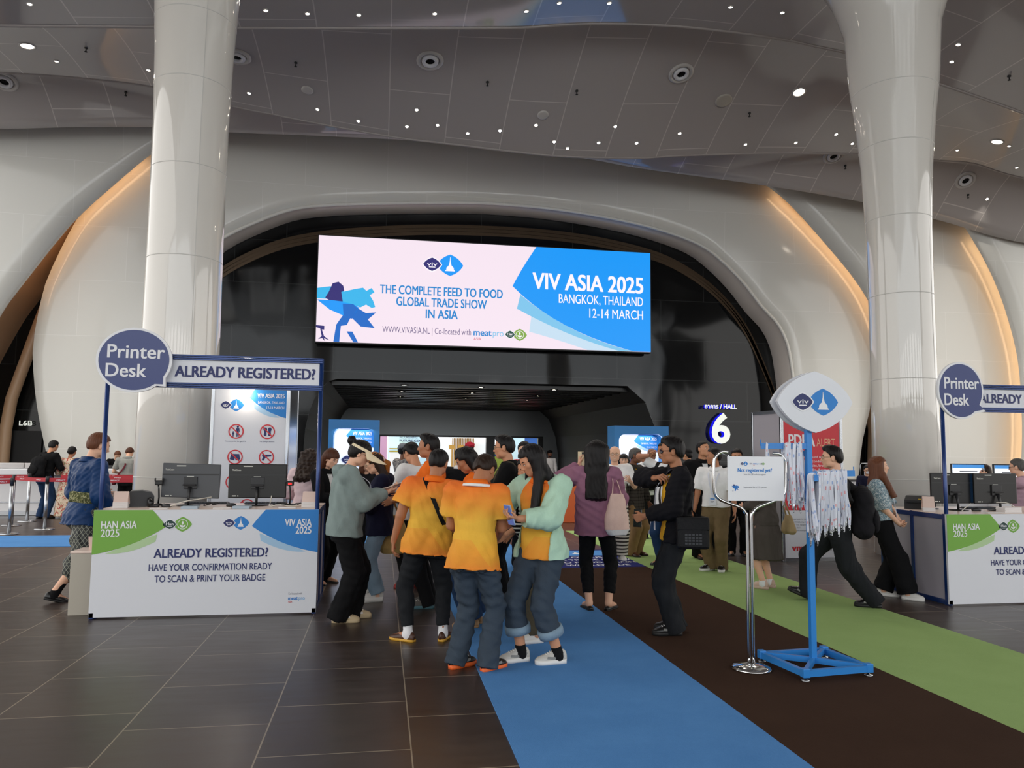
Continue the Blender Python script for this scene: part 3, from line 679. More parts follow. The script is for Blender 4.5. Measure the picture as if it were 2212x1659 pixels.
monitor(desk_pt(410, 8.28, ZL), math.radians(-4), 'black monitor seen from behind, left one on the left check-in desk', math.radians(1.5), tint='plastic_grey')
monitor(desk_pt(555, 8.26, ZL), math.radians(3), 'black monitor seen from behind, right one on the left check-in desk')
monitor(desk_pt(2063, 7.85, ZR), math.radians(-2), 'black monitor behind the blue post of the right check-in desk')
monitor(desk_pt(2153, 7.80, ZR), math.radians(2), 'black monitor near the right edge on the right check-in desk')
def label_printer(loc, rotz, label):
    t = thing('label_printer', label, 'printer', loc, rotz); b = MB()
    pr = [(-.13, 0), (.13, 0), (.13, .09), (.10, .135), (.02, .155), (-.08, .15), (-.125, .10)]
    b.prism(pr, lambda u, v, d: Vector((d, u, v)), -.11, .11); b.build('case', 'plastic_dark', t)
    b = MB(); b.box((0, -.132, .07), (.16, .006, .012)); b.build('paper_slot', 'plastic_black', t)
    b = MB(); b.box((.06, -.125, .115), (.03, .004, .012), R=Matrix.Rotation(.6, 3, 'X')); b.build('status_light', 'cable_yellow', t); return t
label_printer(desk_pt(302, 8.2, ZL), math.radians(-75), 'dark badge printer at the left end of the left desk')
label_printer(desk_pt(1985, 8.05, ZR), math.radians(-60), 'dark badge printer at the corner of the right desk')
def ticket_stack(loc, rotz, label, w=.13, hs=.055, tall=.10):
    t = thing('ticket_stack', label, 'paper', loc, rotz); b = MB()
    for k in range(5): b.box((0, 0, hs*(k+.5)/5), (w, .1, hs/5-.001))
    b.build('stack', 'paper_white', t)
    b = MB(); b.grid([[(x, y, z) for x in (-w*.48, w*.48)] for y, z in ((-.045, hs), (-.03, hs+tall*.4), (0, hs+tall), (.02, hs+tall), (.05, hs+tall*.6), (.10, hs*.6))], smooth=False); b.build('folded_sheet', 'paper_pink', t); return t
ticket_stack(desk_pt(262, 7.95, ZL), .15, 'fan-folded badge paper rising from a stack at the left desk\'s left end'); ticket_stack(desk_pt(668, 7.95, ZL), -.1, 'fan-folded badge paper beside the right post of the left desk'); ticket_stack(desk_pt(2005, 7.7, ZR), -.5, 'fan-folded badge paper in front of the right desk\'s printer', .12, .04, .12)
def sheaf(loc, rotz, label, w=.15, d=.1, h=.012, m='paper_white', mark=False, grp=None):
    t = thing('leaflet_pile', label, 'leaflets', loc, rotz, grp); b = MB(); n = max(2, int(h/.006))
    for k in range(n): b.box((random.uniform(-.003, .003), random.uniform(-.003, .003), h*(k+.5)/n), (w, d, h/n-.0006), R=Matrix.Rotation(random.uniform(-.03, .03), 3, 'Z'))
    b.build('sheets', m, t); return t
mat('leaflet_blue', '#aebecb', rough=.5)
sheaf(desk_pt(412, 7.84, ZL), .05, 'pale blue leaflets lying in front of the left monitor', .15, .11, .022, 'leaflet_blue'); sheaf(desk_pt(524, 7.86, ZL), -.08, 'pale blue leaflets lying in front of the right monitor', .16, .11, .022, 'leaflet_blue')
sheaf(desk_pt(345, 7.82, ZL), .1, 'thin white leaflets lying near the left desk\'s green corner', .16, .08, .006); sheaf(desk_pt(480, 7.84, ZL), .2, 'thin white leaflets between the two blue leaflet piles', .16, .09, .008); sheaf(desk_pt(622, 7.85, ZL), 0, 'thin white leaflets near the left desk\'s blue corner', .16, .08, .010)
sheaf(desk_pt(2178, 7.5, ZR), .06, 'thick white leaflet stack on the right desk', .22, .12, .055); sheaf(desk_pt(2145, 7.42, ZR), 0, 'thin leaflets on the front edge of the right desk', .2, .08, .008)
def gooseneck_scanner(loc, rotz, label, red=False):
    t = thing('barcode_scanner', label, 'scanner', loc, rotz); b = MB()
    b.lathe([(.001, 0), (.07, 0), (.07, .008), (.015, .02), (.001, .02)], seg=20); b.build('base', 'plastic_black', t)
    b = MB(); b.tube([(0, 0, .01), (.005, 0, .08), (.0, 0, .16), (-.005, -.01, .2)], .008, 8); b.build('neck', 'plastic_black', t)
    b = MB(); b.box((0, -.015, .225), (.075, .05, .05), bev=.01); b.box((-.035, -.02, .255), (.012, .05, .035), bev=.004); b.box((.035, -.02, .255), (.012, .05, .035), bev=.004); b.build('cradle', 'plastic_black', t)
    if red: b = MB(); b.box((0, -.042, .222), (.035, .006, .018), bev=.002); b.build('scan_window', 'scan_red', t)
    return t
gooseneck_scanner(desk_pt(342, 8.30, ZL), .2, 'black gooseneck scanner stand left of the left monitor'); gooseneck_scanner(desk_pt(626, 8.22, ZL), 0, 'gooseneck scanner with a glowing red window right of the monitors', True)
def hand_scanner(loc, rotz, label):
    t = thing('hand_scanner', label, 'scanner', loc, rotz); b = MB(); b.tube([(0, 0, .012), (.0, .02, .05), (0, .05, .075)], [.03, .03, .022], 12); b.build('head', 'plastic_black', t)
    b = MB(); b.tube([(0, .0, .012), (.03, -.03, .014), (.05, -.08, .014)], [.018, .016, .014], 10); b.build('grip', 'plastic_dark', t)
hand_scanner(desk_pt(326, 8.05, ZL), .5, 'black hand-held scanner beside the left badge printer')
t = thing('hand_scanner', 'black pistol scanner propped on a stand at the right desk', 'scanner', desk_pt(2018, 8.0, ZR+.035), .2); b = MB(); b.lathe([(.001, -.034), (.045, -.034), (.045, -.026), (.001, -.022)], seg=16); b.tube([(-.02, 0, -.005), (-.0, 0, .1), (.02, -.01, .17)], [.03, .02, .018], 10); b.build('grip', 'plastic_dark', t); b = MB(); b.tube([(-.01, 0, .16), (.05, -.02, .2), (.12, -.04, .19)], [.022, .03, .028], 10); b.build('head', 'plastic_grey', t)
def mouse(loc, rotz, label):
    t = thing('computer_mouse', label, 'mouse', loc, rotz); b = MB(); b.lathe([(.001, 0), (.028, 0), (.032, .012), (.024, .027), (.012, .033), (.001, .034)], seg=16)
    b.v = [(x, y*1.7, z) for x, y, z in b.v]; b.build('shell', 'plastic_dark', t); b = MB(); b.box((0, .025, .033), (.006, .02, .006), bev=.002); b.build('wheel', 'plastic_grey', t)
mouse(desk_pt(360, 8.02, ZL), 1.2, 'dark mouse left of the left monitor\'s foot'); mouse(desk_pt(500, 8.1, ZL), 1.3, 'dark mouse between the two monitors'); mouse(desk_pt(2108, 7.72, ZR), 1.4, 'dark mouse between the right desk\'s monitors')
def keyboard(loc, rotz, label):
    t = thing('keyboard', label, 'keyboard', loc, rotz); b = MB(); b.box((0, 0, .008), (.42, .13, .014), bev=.004); b.build('case', 'plastic_black', t)
    b = MB()
    for r in range(5):
        for c in range(15): b.box((-.19+c*.0271, -.045+r*.022, .017), (.022, .018, .006))
    b.build('keys', 'plastic_dark', t)
keyboard(desk_pt(448, 8.48, ZL), 0, 'black keyboard behind the left monitor'); keyboard(desk_pt(575, 8.46, ZL), 0, 'black keyboard behind the right monitor'); keyboard(desk_pt(2115, 8.05, ZR), 0, 'black keyboard behind the right desk\'s monitors')
def cable(pts, m, label, r=.005): b = MB(); b.tube(smooth_curve(pts, 6), r, 8); return tag(b.build('cable', m), label, 'cable')
q = Vector(desk_pt(365, 8.0, ZL)); cable([q+Vector(v) for v in ((0, 0, .006), (.06, -.01, .03), (.16, 0, .06), (.26, .05, .075), (.36, .15, .09))], 'cable_white', 'white cable looping below the left monitor')
q = Vector(desk_pt(582, 8.05, ZL)); cable([q+Vector(v) for v in ((.0, .15, .1), (.0, .1, .05), (.01, 0, .006), (.1, -.02, .02), (.22, -.01, .006), (.34, .03, .02))], 'cable_white', 'white cable trailing right of the right monitor')
for i_, (x, lb_) in enumerate(((440, 'tangled black cable right of the left monitor\'s foot'), (590, 'tangled black cable under the right monitor'), (640, 'tangled black cable around the red scanner'))):
    q = Vector(desk_pt(x, 8.12, ZL)); cable([q+Vector((.05*math.sin(k*1.7+i_)+.02*k, .04*math.cos(k*1.3), .004+.03*abs(math.sin(k*1.1+i_)))) for k in range(8)], 'cable_black', lb_, .004)
q = Vector(desk_pt(2080, 7.65, ZR)); cable([q+Vector(v) for v in ((-.02, 0, .006), (.04, 0, .05), (.1, .02, .075), (.18, .1, .08))], 'cable_white', 'white cable looping beside the right desk\'s blue post')
q = Vector(desk_pt(2170, 7.65, ZR)); cable([q+Vector(v) for v in ((-.02, .1, .09), (.06, .04, .09), (.12, 0, .05), (.15, 0, .006))], 'cable_white', 'white cable arching over the right desk\'s leaflet stack')
# beige side cabinet with leaflets
t = thing('side_cabinet', 'low beige cabinet standing against the left end of the left desk', 'cabinet', (-2.72, 8.02, 0)); b = MB(); b.box((0, 0, .285), (.22, .3, .57), bev=.006); b.build('body', 'beige_board', t); b = MB(); b.box((0, 0, .58), (.23, .31, .02), bev=.004); b.build('cabinet_top', 'desk_top', t)
t = thing('leaflet_holder', 'small rack of folded leaflets on the low beige cabinet', 'leaflets', (-2.68, 8.0, .59)); b = MB()
b.box((0, .02, .06), (.1, .012, .12), R=Matrix.Rotation(.25, 3, 'X')); b.build('leaflets', 'paper_pink', t); b = MB(); b.box((.08, .03, .055), (.05, .012, .11), R=Matrix.Rotation(.3, 3, 'X')); b.build('front_leaflets', 'paper_white', t)

# ---------------------------------------------------------------- house-rules banner behind the left desk
t = thing('rules_banner', 'tall white board with red prohibition signs behind the left desk', 'banner', (-2.13, 10.4, 0))
W, HB = .9, 2.46
b = MB(); b.box((W/2, .02, HB/2), (W, .03, HB)); b.build('board', 'board_white', t)
b = MB()
for x in (-.02, W+.02): b.box((x, .02, HB/2), (.045, .05, HB), bev=.008)
b.box((W+.03, .5, HB/2), (.03, .95, HB-.02)); b.box((W+.03, .99, HB/2), (.045, .045, HB), bev=.008); b.build('frame', 'steel', t)
p = Panel((0, 0.005, 0)); p.rect(0, 0, W, HB, 0, .5)
swoosh(p, W, 2.38, .47, .42, I['ink_blue'], I['ink_pale_blue'], I['ink_pale_blue']); p.text('VIV ASIA 2025', W-.03, 2.22, .055, 6, w=.34, align='R', bold=.02, lv=4); p.text('BANGKOK, THAILAND', W-.03, 2.145, .032, 6, w=.33, align='R', lv=4); p.text('12-14 MARCH', W-.03, 2.075, .036, 6, w=.22, align='R', lv=4)
viv(p, .22, 2.12, .29)
def noway(x, y, r):
    p.ring(x, y, r*.84, r, 7, 4); p.line(x-r*.64, y+r*.64, x+r*.64, y-r*.64, r*.15, 7, 5)
p.build('print', PAL, t)
R_ = .095
HEAD = p
def man(x, y, s):
    p.disc(x, y+s*.42, s*.1, 1, 2, 14); p.poly([(x-s*.13, y+s*.3), (x+s*.13, y+s*.3), (x+s*.2, y-s*.05), (x+s*.14, y-s*.05), (x+s*.1, y+s*.15), (x+s*.1, y-s*.5), (x+s*.02, y-s*.5), (x, y-s*.05), (x-s*.02, y-s*.5), (x-s*.1, y-s*.5), (x-s*.1, y+s*.15), (x-s*.14, y-s*.05), (x-s*.2, y-s*.05)], 1, 2)
c1, c2 = .28, .67
p = Panel((0, .005, 0)); noway(c1, 1.78, R_); man(c1+.02, 1.78, .14); man(c1-.035, 1.745, .07); p.text('No entry under the age of 16', c1, 1.645, .016, 1, w=.25, align='C'); p.build('prohibition_sign', PAL, t)
p = Panel((0, .005, 0)); noway(c2, 1.78, R_)
for k in (-.028, .028): p.poly([(c2+k+a*.022*(1 if bb_ > 0 else .8), 1.78+bb_*.055) for a, bb_ in [(-1, -.8), (-.5, -1), (.5, -1), (1, -.8), (.8, 0), (1.1, .6), (.6, 1), (-.6, 1), (-1.1, .6), (-.8, 0)]], 1, 2)
p.text('No flipflops allowed', c2, 1.645, .016, 1, w=.18, align='C'); p.build('prohibition_sign', PAL, t)
p = Panel((0, .005, 0)); noway(c1, 1.45, R_); p.poly([(c1-.05, 1.49), (c1+.05, 1.49), (c1+.065, 1.42), (c1+.01, 1.405), (c1, 1.44), (c1-.01, 1.405), (c1-.065, 1.42)], 1, 2); p.text('No shorts', c1, 1.325, .016, 1, w=.085, align='C'); p.build('prohibition_sign', PAL, t)
p = Panel((0, .005, 0)); noway(c2, 1.45, R_); p.poly([(c2-.055, 1.485), (c2+.06, 1.485), (c2+.06, 1.46), (c2, 1.455), (c2-.015, 1.44), (c2-.035, 1.405), (c2-.06, 1.41), (c2-.045, 1.455), (c2-.055, 1.46)], 1, 2); p.text('No weapons allowed', c2, 1.325, .016, 1, w=.19, align='C'); p.build('prohibition_sign', PAL, t)
p = Panel((0, .005, 0)); noway(c1-.01, 1.13, R_); man(c1-.01, 1.13, .13); p.text('No running', c1, 1.0, .016, 1, w=.12, align='C'); p.build('prohibition_sign', PAL, t); p = Panel((0, .005, 0)); noway(c2, 1.13, R_); man(c2, 1.13, .13); p.build('prohibition_sign', PAL, t); p = Panel((0, .005, 0)); noway(.45, .82, R_); man(.45, .82, .12)
p.build('prohibition_sign', PAL, t)
t = thing('clip_lamp', 'small glowing spotlight clipped to the top of the rules banner', 'lamp', (-1.73, 10.3, 2.27)); b = MB(); b.lathe([(.001, -.05), (.045, -.02), (.05, .02), (.001, .05)], seg=16); b.build('bulb', 'lamp_glow', t); b = MB(); b.tube([(0, 0, .04), (0, .04, .12), (0, .11, .17)], .012, 8); b.build('arm', 'steel', t)

# ---------------------------------------------------------------- giant video screen
mat('led_white', '#000000', rough=.4, emit='#f3e2ee', estr=0.79); mat('led_blue', '#000000', rough=.4, emit='#0896f5', estr=0.79); mat('led_text_blue', '#000000', rough=.4, emit='#1683cc', estr=0.79); mat('led_bright', '#000000', rough=.4, emit='#fbf4fb', estr=0.79)
mat('led_navy', '#000000', emit='#312a72', estr=0.79); mat('led_pale', '#000000', emit='#7fc4ea', estr=0.79); mat('led_paler', '#000000', emit='#c6def0', estr=0.79); mat('led_green', '#000000', emit='#83a847', estr=0.79); mat('led_grey', '#000000', emit='#6d5f86', estr=0.79); mat('led_red', '#000000', emit='#d2455a', estr=0.79); mat('led_dkgreen', '#000000', emit='#2c5048', estr=0.79); mat('led_mid', '#000000', emit='#1668c4', estr=0.79); mat('led_light', '#000000', emit='#38b4ea', estr=0.79)
LP = ['led_white', 'led_blue', 'led_text_blue', 'led_bright', 'led_navy', 'led_pale', 'led_paler', 'led_green', 'led_grey', 'led_red', 'led_dkgreen', 'led_mid', 'led_light']
t = thing('video_screen', 'huge glowing video screen above the hall entrance', 'screen', (-1.93, 22.6, 4.65)); LW, LH = 10.1, 3.12
b = MB(); b.box((LW/2, .16, LH/2), (LW+.06, .28, LH+.06)); b.build('cabinet', 'plastic_black', t)
b = MB(); b.box((LW/2, .01, LH/2), (LW, .02, LH)); b.build('display', 'led_white', t)
p = Panel((0, 0, 0), step=.006)
p.poly([(LW, LH), (LW*.64, LH)]+qb((LW*.64, LH), (LW*.595, LH*.78), (LW*.568, LH*.60))[1:]+qb((LW*.568, LH*.60), (LW*.70, LH*.18), (LW*.945, 0))[1:]+[(LW, 0)], 1, 3)
p.poly([(LW*.592, LH*.52)]+qb((LW*.592, LH*.52), (LW*.74, LH*.14), (LW*.945, 0))[1:]+qb((LW*.90, 0), (LW*.74, LH*.12), (LW*.582, LH*.38)), 5, 2)
p.poly([(LW*.63, LH*.40)]+qb((LW*.63, LH*.40), (LW*.74, LH*.14), (LW*.93, 0))[1:]+qb((LW*.80, 0), (LW*.70, LH*.10), (LW*.62, LH*.16)), 6, 1)
p.build('colour_field', LP, t); p = Panel((0, 0, 0), step=.006)
p.text('VIV ASIA 2025', LW*.975, LH*.585, LH*.155, 3, w=LW*.345, align='R', bold=.03, lv=5); p.text('BANGKOK, THAILAND', LW*.975, LH*.455, LH*.088, 3, w=LW*.265, align='R', bold=.005, lv=5); p.text('12-14 MARCH', LW*.975, LH*.32, LH*.09, 3, w=LW*.17, align='R', bold=.005, lv=5)
p.text('THE COMPLETE FEED TO FOOD', LW*.358, LH*.475, LH*.082, 2, w=LW*.36, align='C', bold=.025, lv=3); p.text('GLOBAL TRADE SHOW', LW*.358, LH*.365, LH*.082, 2, w=LW*.265, align='C', bold=.025, lv=3); p.text('IN ASIA', LW*.358, LH*.255, LH*.082, 2, w=LW*.093, align='C', bold=.025, lv=3)
p.text('WWW.VIVASIA.NL | Co-located with', LW*.187, LH*.105, LH*.058, 8, w=LW*.258, lv=3); p.text('meat', LW*.453, LH*.105, LH*.06, 2, w=LW*.053, bold=.03, lv=3); p.text('pro', LW*.510, LH*.105, LH*.06, 5, w=LW*.032, lv=3); p.text('ASIA', LW*.453, LH*.06, LH*.026, 9, w=LW*.022, lv=3)
p.build('lettering', LP, t)
p = Panel((0, 0, 0), step=.006); viv_mark(p, LW*.36, LH*.775, LW*.118, 4, 1, 3, lv=2); p.build('logo', LP, t); p = Panel((0, 0, 0), step=.006); han_mark(p, LW*.580, LH*.125, LW*.066, 10, 7, 3, lv=4); p.build('logo', LP, t); p = Panel((0, 0, 0), step=.006)
# composite animal emblem: poultry head, cattle head, fish and trotters in blues
S = lambda pts: [(x/100*LW*.165, y/100*LH) for x, y in pts]
p.poly(S([(0, 50), (22, 52), (45, 49), (45, 40), (42, 40), (0, 40)]), 12, 2)
p.poly(S([(14, 41), (20, 47), (26, 55), (36, 56.5), (44, 53), (46, 48), (41, 47), (44, 38), (20, 39)]), 4, 4)
p.poly(S([(42, 47), (62, 50), (78, 52), (84, 49), (93, 52), (98, 48), (90, 45), (96, 40), (100, 34), (94, 33), (84, 36), (74, 33), (60, 36), (44, 37)]), 12, 3)
p.poly(S([(0, 39), (25, 39), (45, 38), (62, 36), (72, 33), (60, 22), (45, 25), (22, 30)]), 1, 3); p.poly(S([(44, 36), (62, 36), (70, 32), (60, 22), (46, 25)]), 11, 4)
p.poly(S([(68, 33), (84, 28), (102, 29), (88, 22), (100, 14), (76, 15), (60, 23)]), 11, 3)
p.poly(S([(46, 26), (58, 23), (52, 16), (42, 15), (40, 0), (30, 0), (34, 16)]), 11, 3); p.poly(S([(52, 10), (62, 10), (72, 0), (64, 0)]), 11, 3)
p.poly(S([(0, 15), (14, 14.5), (14, 11), (10, 11), (14, 5), (24, 1), (14, 3), (16, 0), (11, 3), (4, 2), (10, 5), (7, 12), (0, 13)]), 4, 3)
p.build('animal_emblem', LP, t)

# ---------------------------------------------------------------- hall number sign and the small left one
mat('sign_face', '#e9eee6', rough=.3, emit='#f2f6ee', estr=.35); mat('sign_blue', '#0b1090', rough=.3, emit='#1616d8', estr=.8)
t = thing('hall_sign', 'large glowing white numeral 6 with blue sides under small Thai and English lettering', 'sign', at_y(1558, 955, YB-.25))
def raised(string, x, y, h, w, dpt, name, parent):
    vs, fs, x0, x1 = text_raw(string, .03); k = h/CAPH; kx = w/(x1-x0)
    mb = MB(); mb.add([(x-w/2+(v[0]-x0)*kx, 0, y+v[1]*k) for v in vs], fs, 0)
    o = mb.build(name, ['sign_face'], parent, False)
    # sides: boundary edges pulled back
    bm = bmesh.new(); bm.from_mesh(o.data); bmesh.ops.remove_doubles(bm, verts=bm.verts, dist=1e-5); ed = [e_ for e_ in bm.edges if len(e_.link_faces) == 1]
    m2 = MB()
    for e_ in ed:
        a, c = e_.verts[0].co, e_.verts[1].co; m2.add([a, c, c+Vector((0, dpt, 0)), a+Vector((0, dpt, 0))], [(0, 1, 2, 3)])
    bm.free(); s_ = m2.build(name+'_side', ['sign_blue'], o, False); return o
raised('6', 0, 0, .86, .62, .2, 'numeral', t); raised('อาคาร / HALL', 0, 1.06, .13, 1.08, .08, 'lettering', t)
t = thing('hall_sign', 'small glowing L6B lettering in the dark recess at the far left', 'sign', at_y(56, 919, 23.3)); p = Panel((0, 0, 0), step=.01); p.text('L6B', 0, 0, .13, 0, w=.33, align='C', bold=.03); p.build('lettering', ['sign_face'], t)

# ---------------------------------------------------------------- glowing information portals
mat('kiosk_blue', '#2474b4', rough=.4); mat('kiosk_glow', '#f4f8ff', emit='#f1f6ff', estr=1.15); mat('kiosk_panel', '#e6e9f0', rough=.4, emit='#e6ebf4', estr=.45)
def kiosk(x0, y0, W, H, dpt, label, side):
    t = thing('info_portal', label, 'kiosk', (x0, y0, 0)); fn = lambda u, v, d: Vector((u, d, v))
    a0, a1, z0, z1, r = .11, W-.12, .06, H-.19, .16
    hole = [(a0, z0)]+[(a0+r-r*math.cos(math.radians(a)), z1-r+r*math.sin(math.radians(a))) for a in range(0, 91, 15)]+[(a1-r+r*math.sin(math.radians(a)), z1-r+r*math.cos(math.radians(a))) for a in range(0, 91, 15)]+[(a1, z0)]
    b = MB(); b.prism([(0, 0), (0, H), (W, H), (W, 0), (a1, 0)]+hole[::-1]+[(a0, 0)], fn, 0, dpt); b.build('arch', 'kiosk_blue', t)
    b = MB(); b.grid([[Vector((u, .02, v)) for u, v in hole], [Vector((u, .10, v)) for u, v in hole]], smooth=False); b.build('light_edge', 'kiosk_glow', t)
    b = MB(); b.box((W/2, dpt*.7, H/2), (W-.06, .04, H-.05)); b.build('back_panel', 'kiosk_panel', t)
    p = Panel((0, dpt*.7-.02, 0), step=.004); swoosh(p, a1, z1, .62, .42, I['ink_blue'], I['ink_pale_blue'], I['ink_pale_blue'])
    p.text('VIV ASIA 2025', a1-.05, z1-.14, .075, 6, w=.42, align='R', bold=.02, lv=4); p.text('BANGKOK, THAILAND', a1-.05, z1-.235, .042, 6, w=.38, align='R', lv=4); p.text('12-14 MARCH', a1-.05, z1-.325, .045, 6, w=.25, align='R', lv=4)
    viv(p, W*.5, H*.60, .55); p.poly([(a0+.2, .75), (a1-.1, .82), (a1-.15, .62), (a1-.4, .45), (a0+.35, .5)], 14, 1); p.poly([(a0+.45, .5), (a0+.6, .5), (a0+.55, .25), (a0+.4, .25)], 2, 1)
    p.build('print', PAL, t)
    l = bpy.data.lights.new('portal_light', 'AREA'); l.energy = 8; l.size = .8; l.color = (.95, .98, 1); lo = bpy.data.objects.new('portal_light', l); COL.objects.link(lo); lo.parent = t; lo.location = (W/2, .2, z1-.02)
kiosk(-1.14, 17.3, 1.1, 2.21, .55, 'blue framed glowing information portal left of the hall doors', 1); kiosk(5.36, 17.3, 1.33, 2.17, .55, 'blue framed glowing information portal right of the hall doors', 1)

# ---------------------------------------------------------------- lanyard stand
SX, SY = 3.16, 5.33
t = thing('lanyard_stand', 'blue metal stand with a lens-shaped sign, hung with lanyards', 'stand', (SX, SY, .008))
cs = [Vector((2.86-SX, 5.53-SY, 0)), Vector((2.92-SX, 5.03-SY, 0)), Vector((3.44-SX, 5.09-SY, 0)), Vector((3.40-SX, 5.58-SY, 0))]
def bar(b, p0, p1, w, h, mi=0):
    p0, p1 = Vector(p0), Vector(p1); d = (p1-p0).normalized(); s_ = Vector((-d.y, d.x, 0)).normalized() if abs(d.z) < .9 else Vector((1, 0, 0)); up = d.cross(s_) if abs(d.z) < .9 else Vector((0, 1, 0))
    if up.z < 0: up = -up
    b.loft([[q+s_*w/2*i+up*h/2*j for i, j in ((-1, -1), (1, -1), (1, 1), (-1, 1))] for q in (p0, p1)], mi, False)
b = MB()
for i in range(4): bar(b, cs[i]+Vector((0, 0, .05)), cs[(i+1) % 4]+Vector((0, 0, .05)), .035, .045)
for i in range(4): bar(b, cs[i]+Vector((0, 0, .055)), Vector((0, 0, .055)), .03, .04)
for c in cs: b.box((c.x, c.y, .055), (.05, .05, .06), bev=.004)
b.build('base_frame', 'blue_paint', t)
for c in cs: b = MB(); b.lathe([(.001, 0), (.03, 0), (.03, .008), (.008, .012), (.008, .03), (.001, .03)], (c.x, c.y, 0), 14); b.build('foot', 'steel', t)
b = MB(); b.box((0, 0, .89), (.042, .042, 1.72), bev=.003); b.build('post', 'blue_paint', t)
arms = []
def arm(p0, p1, nm='arm'):
    b = MB(); bar(b, p0, p1, .03, .045); e_ = Vector(p1); bar(b, e_, e_+Vector((0, 0, .05)), .006, .006); o = b.build(nm, 'blue_paint', t); arms.append((Vector(p0), Vector(p1)))
arm((-.01, 0, 1.615), (-.325, .11, 1.615)); arm((.0, .01, 1.56), (.03, .34, 1.56)); arm((0, 0, 1.405), (.375, .01, 1.415)); arm((0, 0, 1.385), (-.06, -.20, 1.385))
fn = lambda u, v, d: Vector((u, d, v))
for k, (y0, nm) in enumerate(((-.06, 'sign_plate'), (.03, 'sign_plate'))):
    b = MB(); b.prism(lens_pts(0.03, 1.945, .61, .46, .12, 12), fn, y0, y0+.03, smooth=False); o = b.build(nm, 'board_white', t)
    if k == 0: p = Panel((0, -.06, 0)); viv(p, .03, 1.945, .37); p.build('emblem', PAL, o)
b = MB(); b.box((.02, -.01, 1.80), (.12, .05, .1)); b.build('sign_bracket', 'blue_paint', t)
def lanyard_proto(L, spread, tw, seed):
    rnd = random.Random(seed); nm = 'lanyard'
    b = MB(); pts1 = [(0, 0, .0), (0, .018, -.004), (rnd.uniform(-.005, .005), .024, -.03), (rnd.uniform(-.01, .01), .02, -L*.4), (rnd.uniform(-spread, spread)*.5, .012, -L*.75), (0, .003, -L)]
    pts2 = [(0, 0, .0), (0, -.018, -.004), (rnd.uniform(-.005, .005), -.024, -.03), (rnd.uniform(-.012, .012), -.022, -L*.4), (rnd.uniform(-spread, spread)*.5, -.014, -L*.75), (0, -.003, -L)]
    for pp, sg in ((pts1, 1), (pts2, -1)):
        c = smooth_curve(pp, 5); n = len(c); nr = [(math.sin(tw*i/n+seed), sg*math.cos(tw*i/n), .2 if i < 6 else 0) for i in range(n)]; b.strip(c, .019, .0014, nr)
        for q in range(3):                     # printed marks on the ribbon
            i = 9+int((q+rnd.random())*(n-11)/3); m = 1 if rnd.random() < .6 else 2
            if i < n-2: b.strip([c[i], c[i].lerp(c[i+1], .5+.5*rnd.random())], .009, .0026, nr[i], m)
    return b.mesh(nm, ['ribbon_white', 'ribbon_blue', 'ribbon_red'])
protos = []
cb = MB(); cb.box((0, 0, -.012), (.016, .006, .024), bev=.002); cb.tube([(0, 0, -.02), (.006, 0, -.03), (0, 0, -.042), (-.006, 0, -.032)], .0022, 6); clip_me = cb.mesh('clip', 'steel')
for k in range(7):
    L = (.40, .43, .38, .42, .45, .39, .41)[k]; protos.append((lanyard_proto(L, .03, (0.2, .6, -.5, .9, -.2, .4, -.8)[k], k), L))
def hang(p, rz, k, label, grp, tilt=(0, 0), Lk=1.0):
    me, L = protos[k % 7]; o = bpy.data.objects.new('lanyard', me); COL.objects.link(o); o.location = p; o.rotation_euler = (tilt[0], tilt[1], rz); o.scale = (1, 1, Lk)
    c = bpy.data.objects.new('clip', clip_me); COL.objects.link(c); c.parent = o; c.location = (0, 0, -L); c.scale = (1, 1, 1/Lk); tag(o, label, 'lanyard', grp)
rnd = random.Random(3); base = Vector((SX, SY, 0))
def bunch(a, t0, t1, n, lab, grp, Lk, fan):
    p0, p1 = arms[a]; d = (p1-p0).normalized(); rz = math.atan2(d.y, d.x)
    for i in range(n):
        s_ = t0+(t1-t0)*(i+.5)/n; q = p0.lerp(p1, s_)+base+Vector((0, 0, .026+rnd.uniform(0, .010)))
        mid = (i+.5)/n-.5; hang(q, rz+rnd.uniform(-.15, .15), rnd.randrange(7), lab, grp, (rnd.uniform(-.05, .05), mid*-fan+rnd.uniform(-.035, .035)), Lk*rnd.uniform(.93, 1.05))
bunch(2, .14, .80, 26, 'white printed lanyard in the dense bundle on the blue stand right arm', 'lanyards on the right arm', .98, .10)
bunch(3, .30, .98, 22, 'white printed lanyard in the dense bundle on the blue stand short front arm', 'lanyards on the front arm', 1.04, .16)
bunch(0, .12, .30, 5, 'white printed lanyard on the left arm right beside the blue post', 'lanyards beside the post on the left arm', 1.08, .1); bunch(0, .36, .52, 4, 'white printed lanyard midway along the upper left arm of the blue stand', 'lanyards midway on the left arm', 1.02, .1); bunch(0, .85, .87, 1, 'single white lanyard at the outer tip of the upper left arm', None, 1.0, 0)
bunch(1, .3, .95, 8, 'white printed lanyard on the arm behind the blue post', 'lanyards on the rear arm', 1.0, .2)

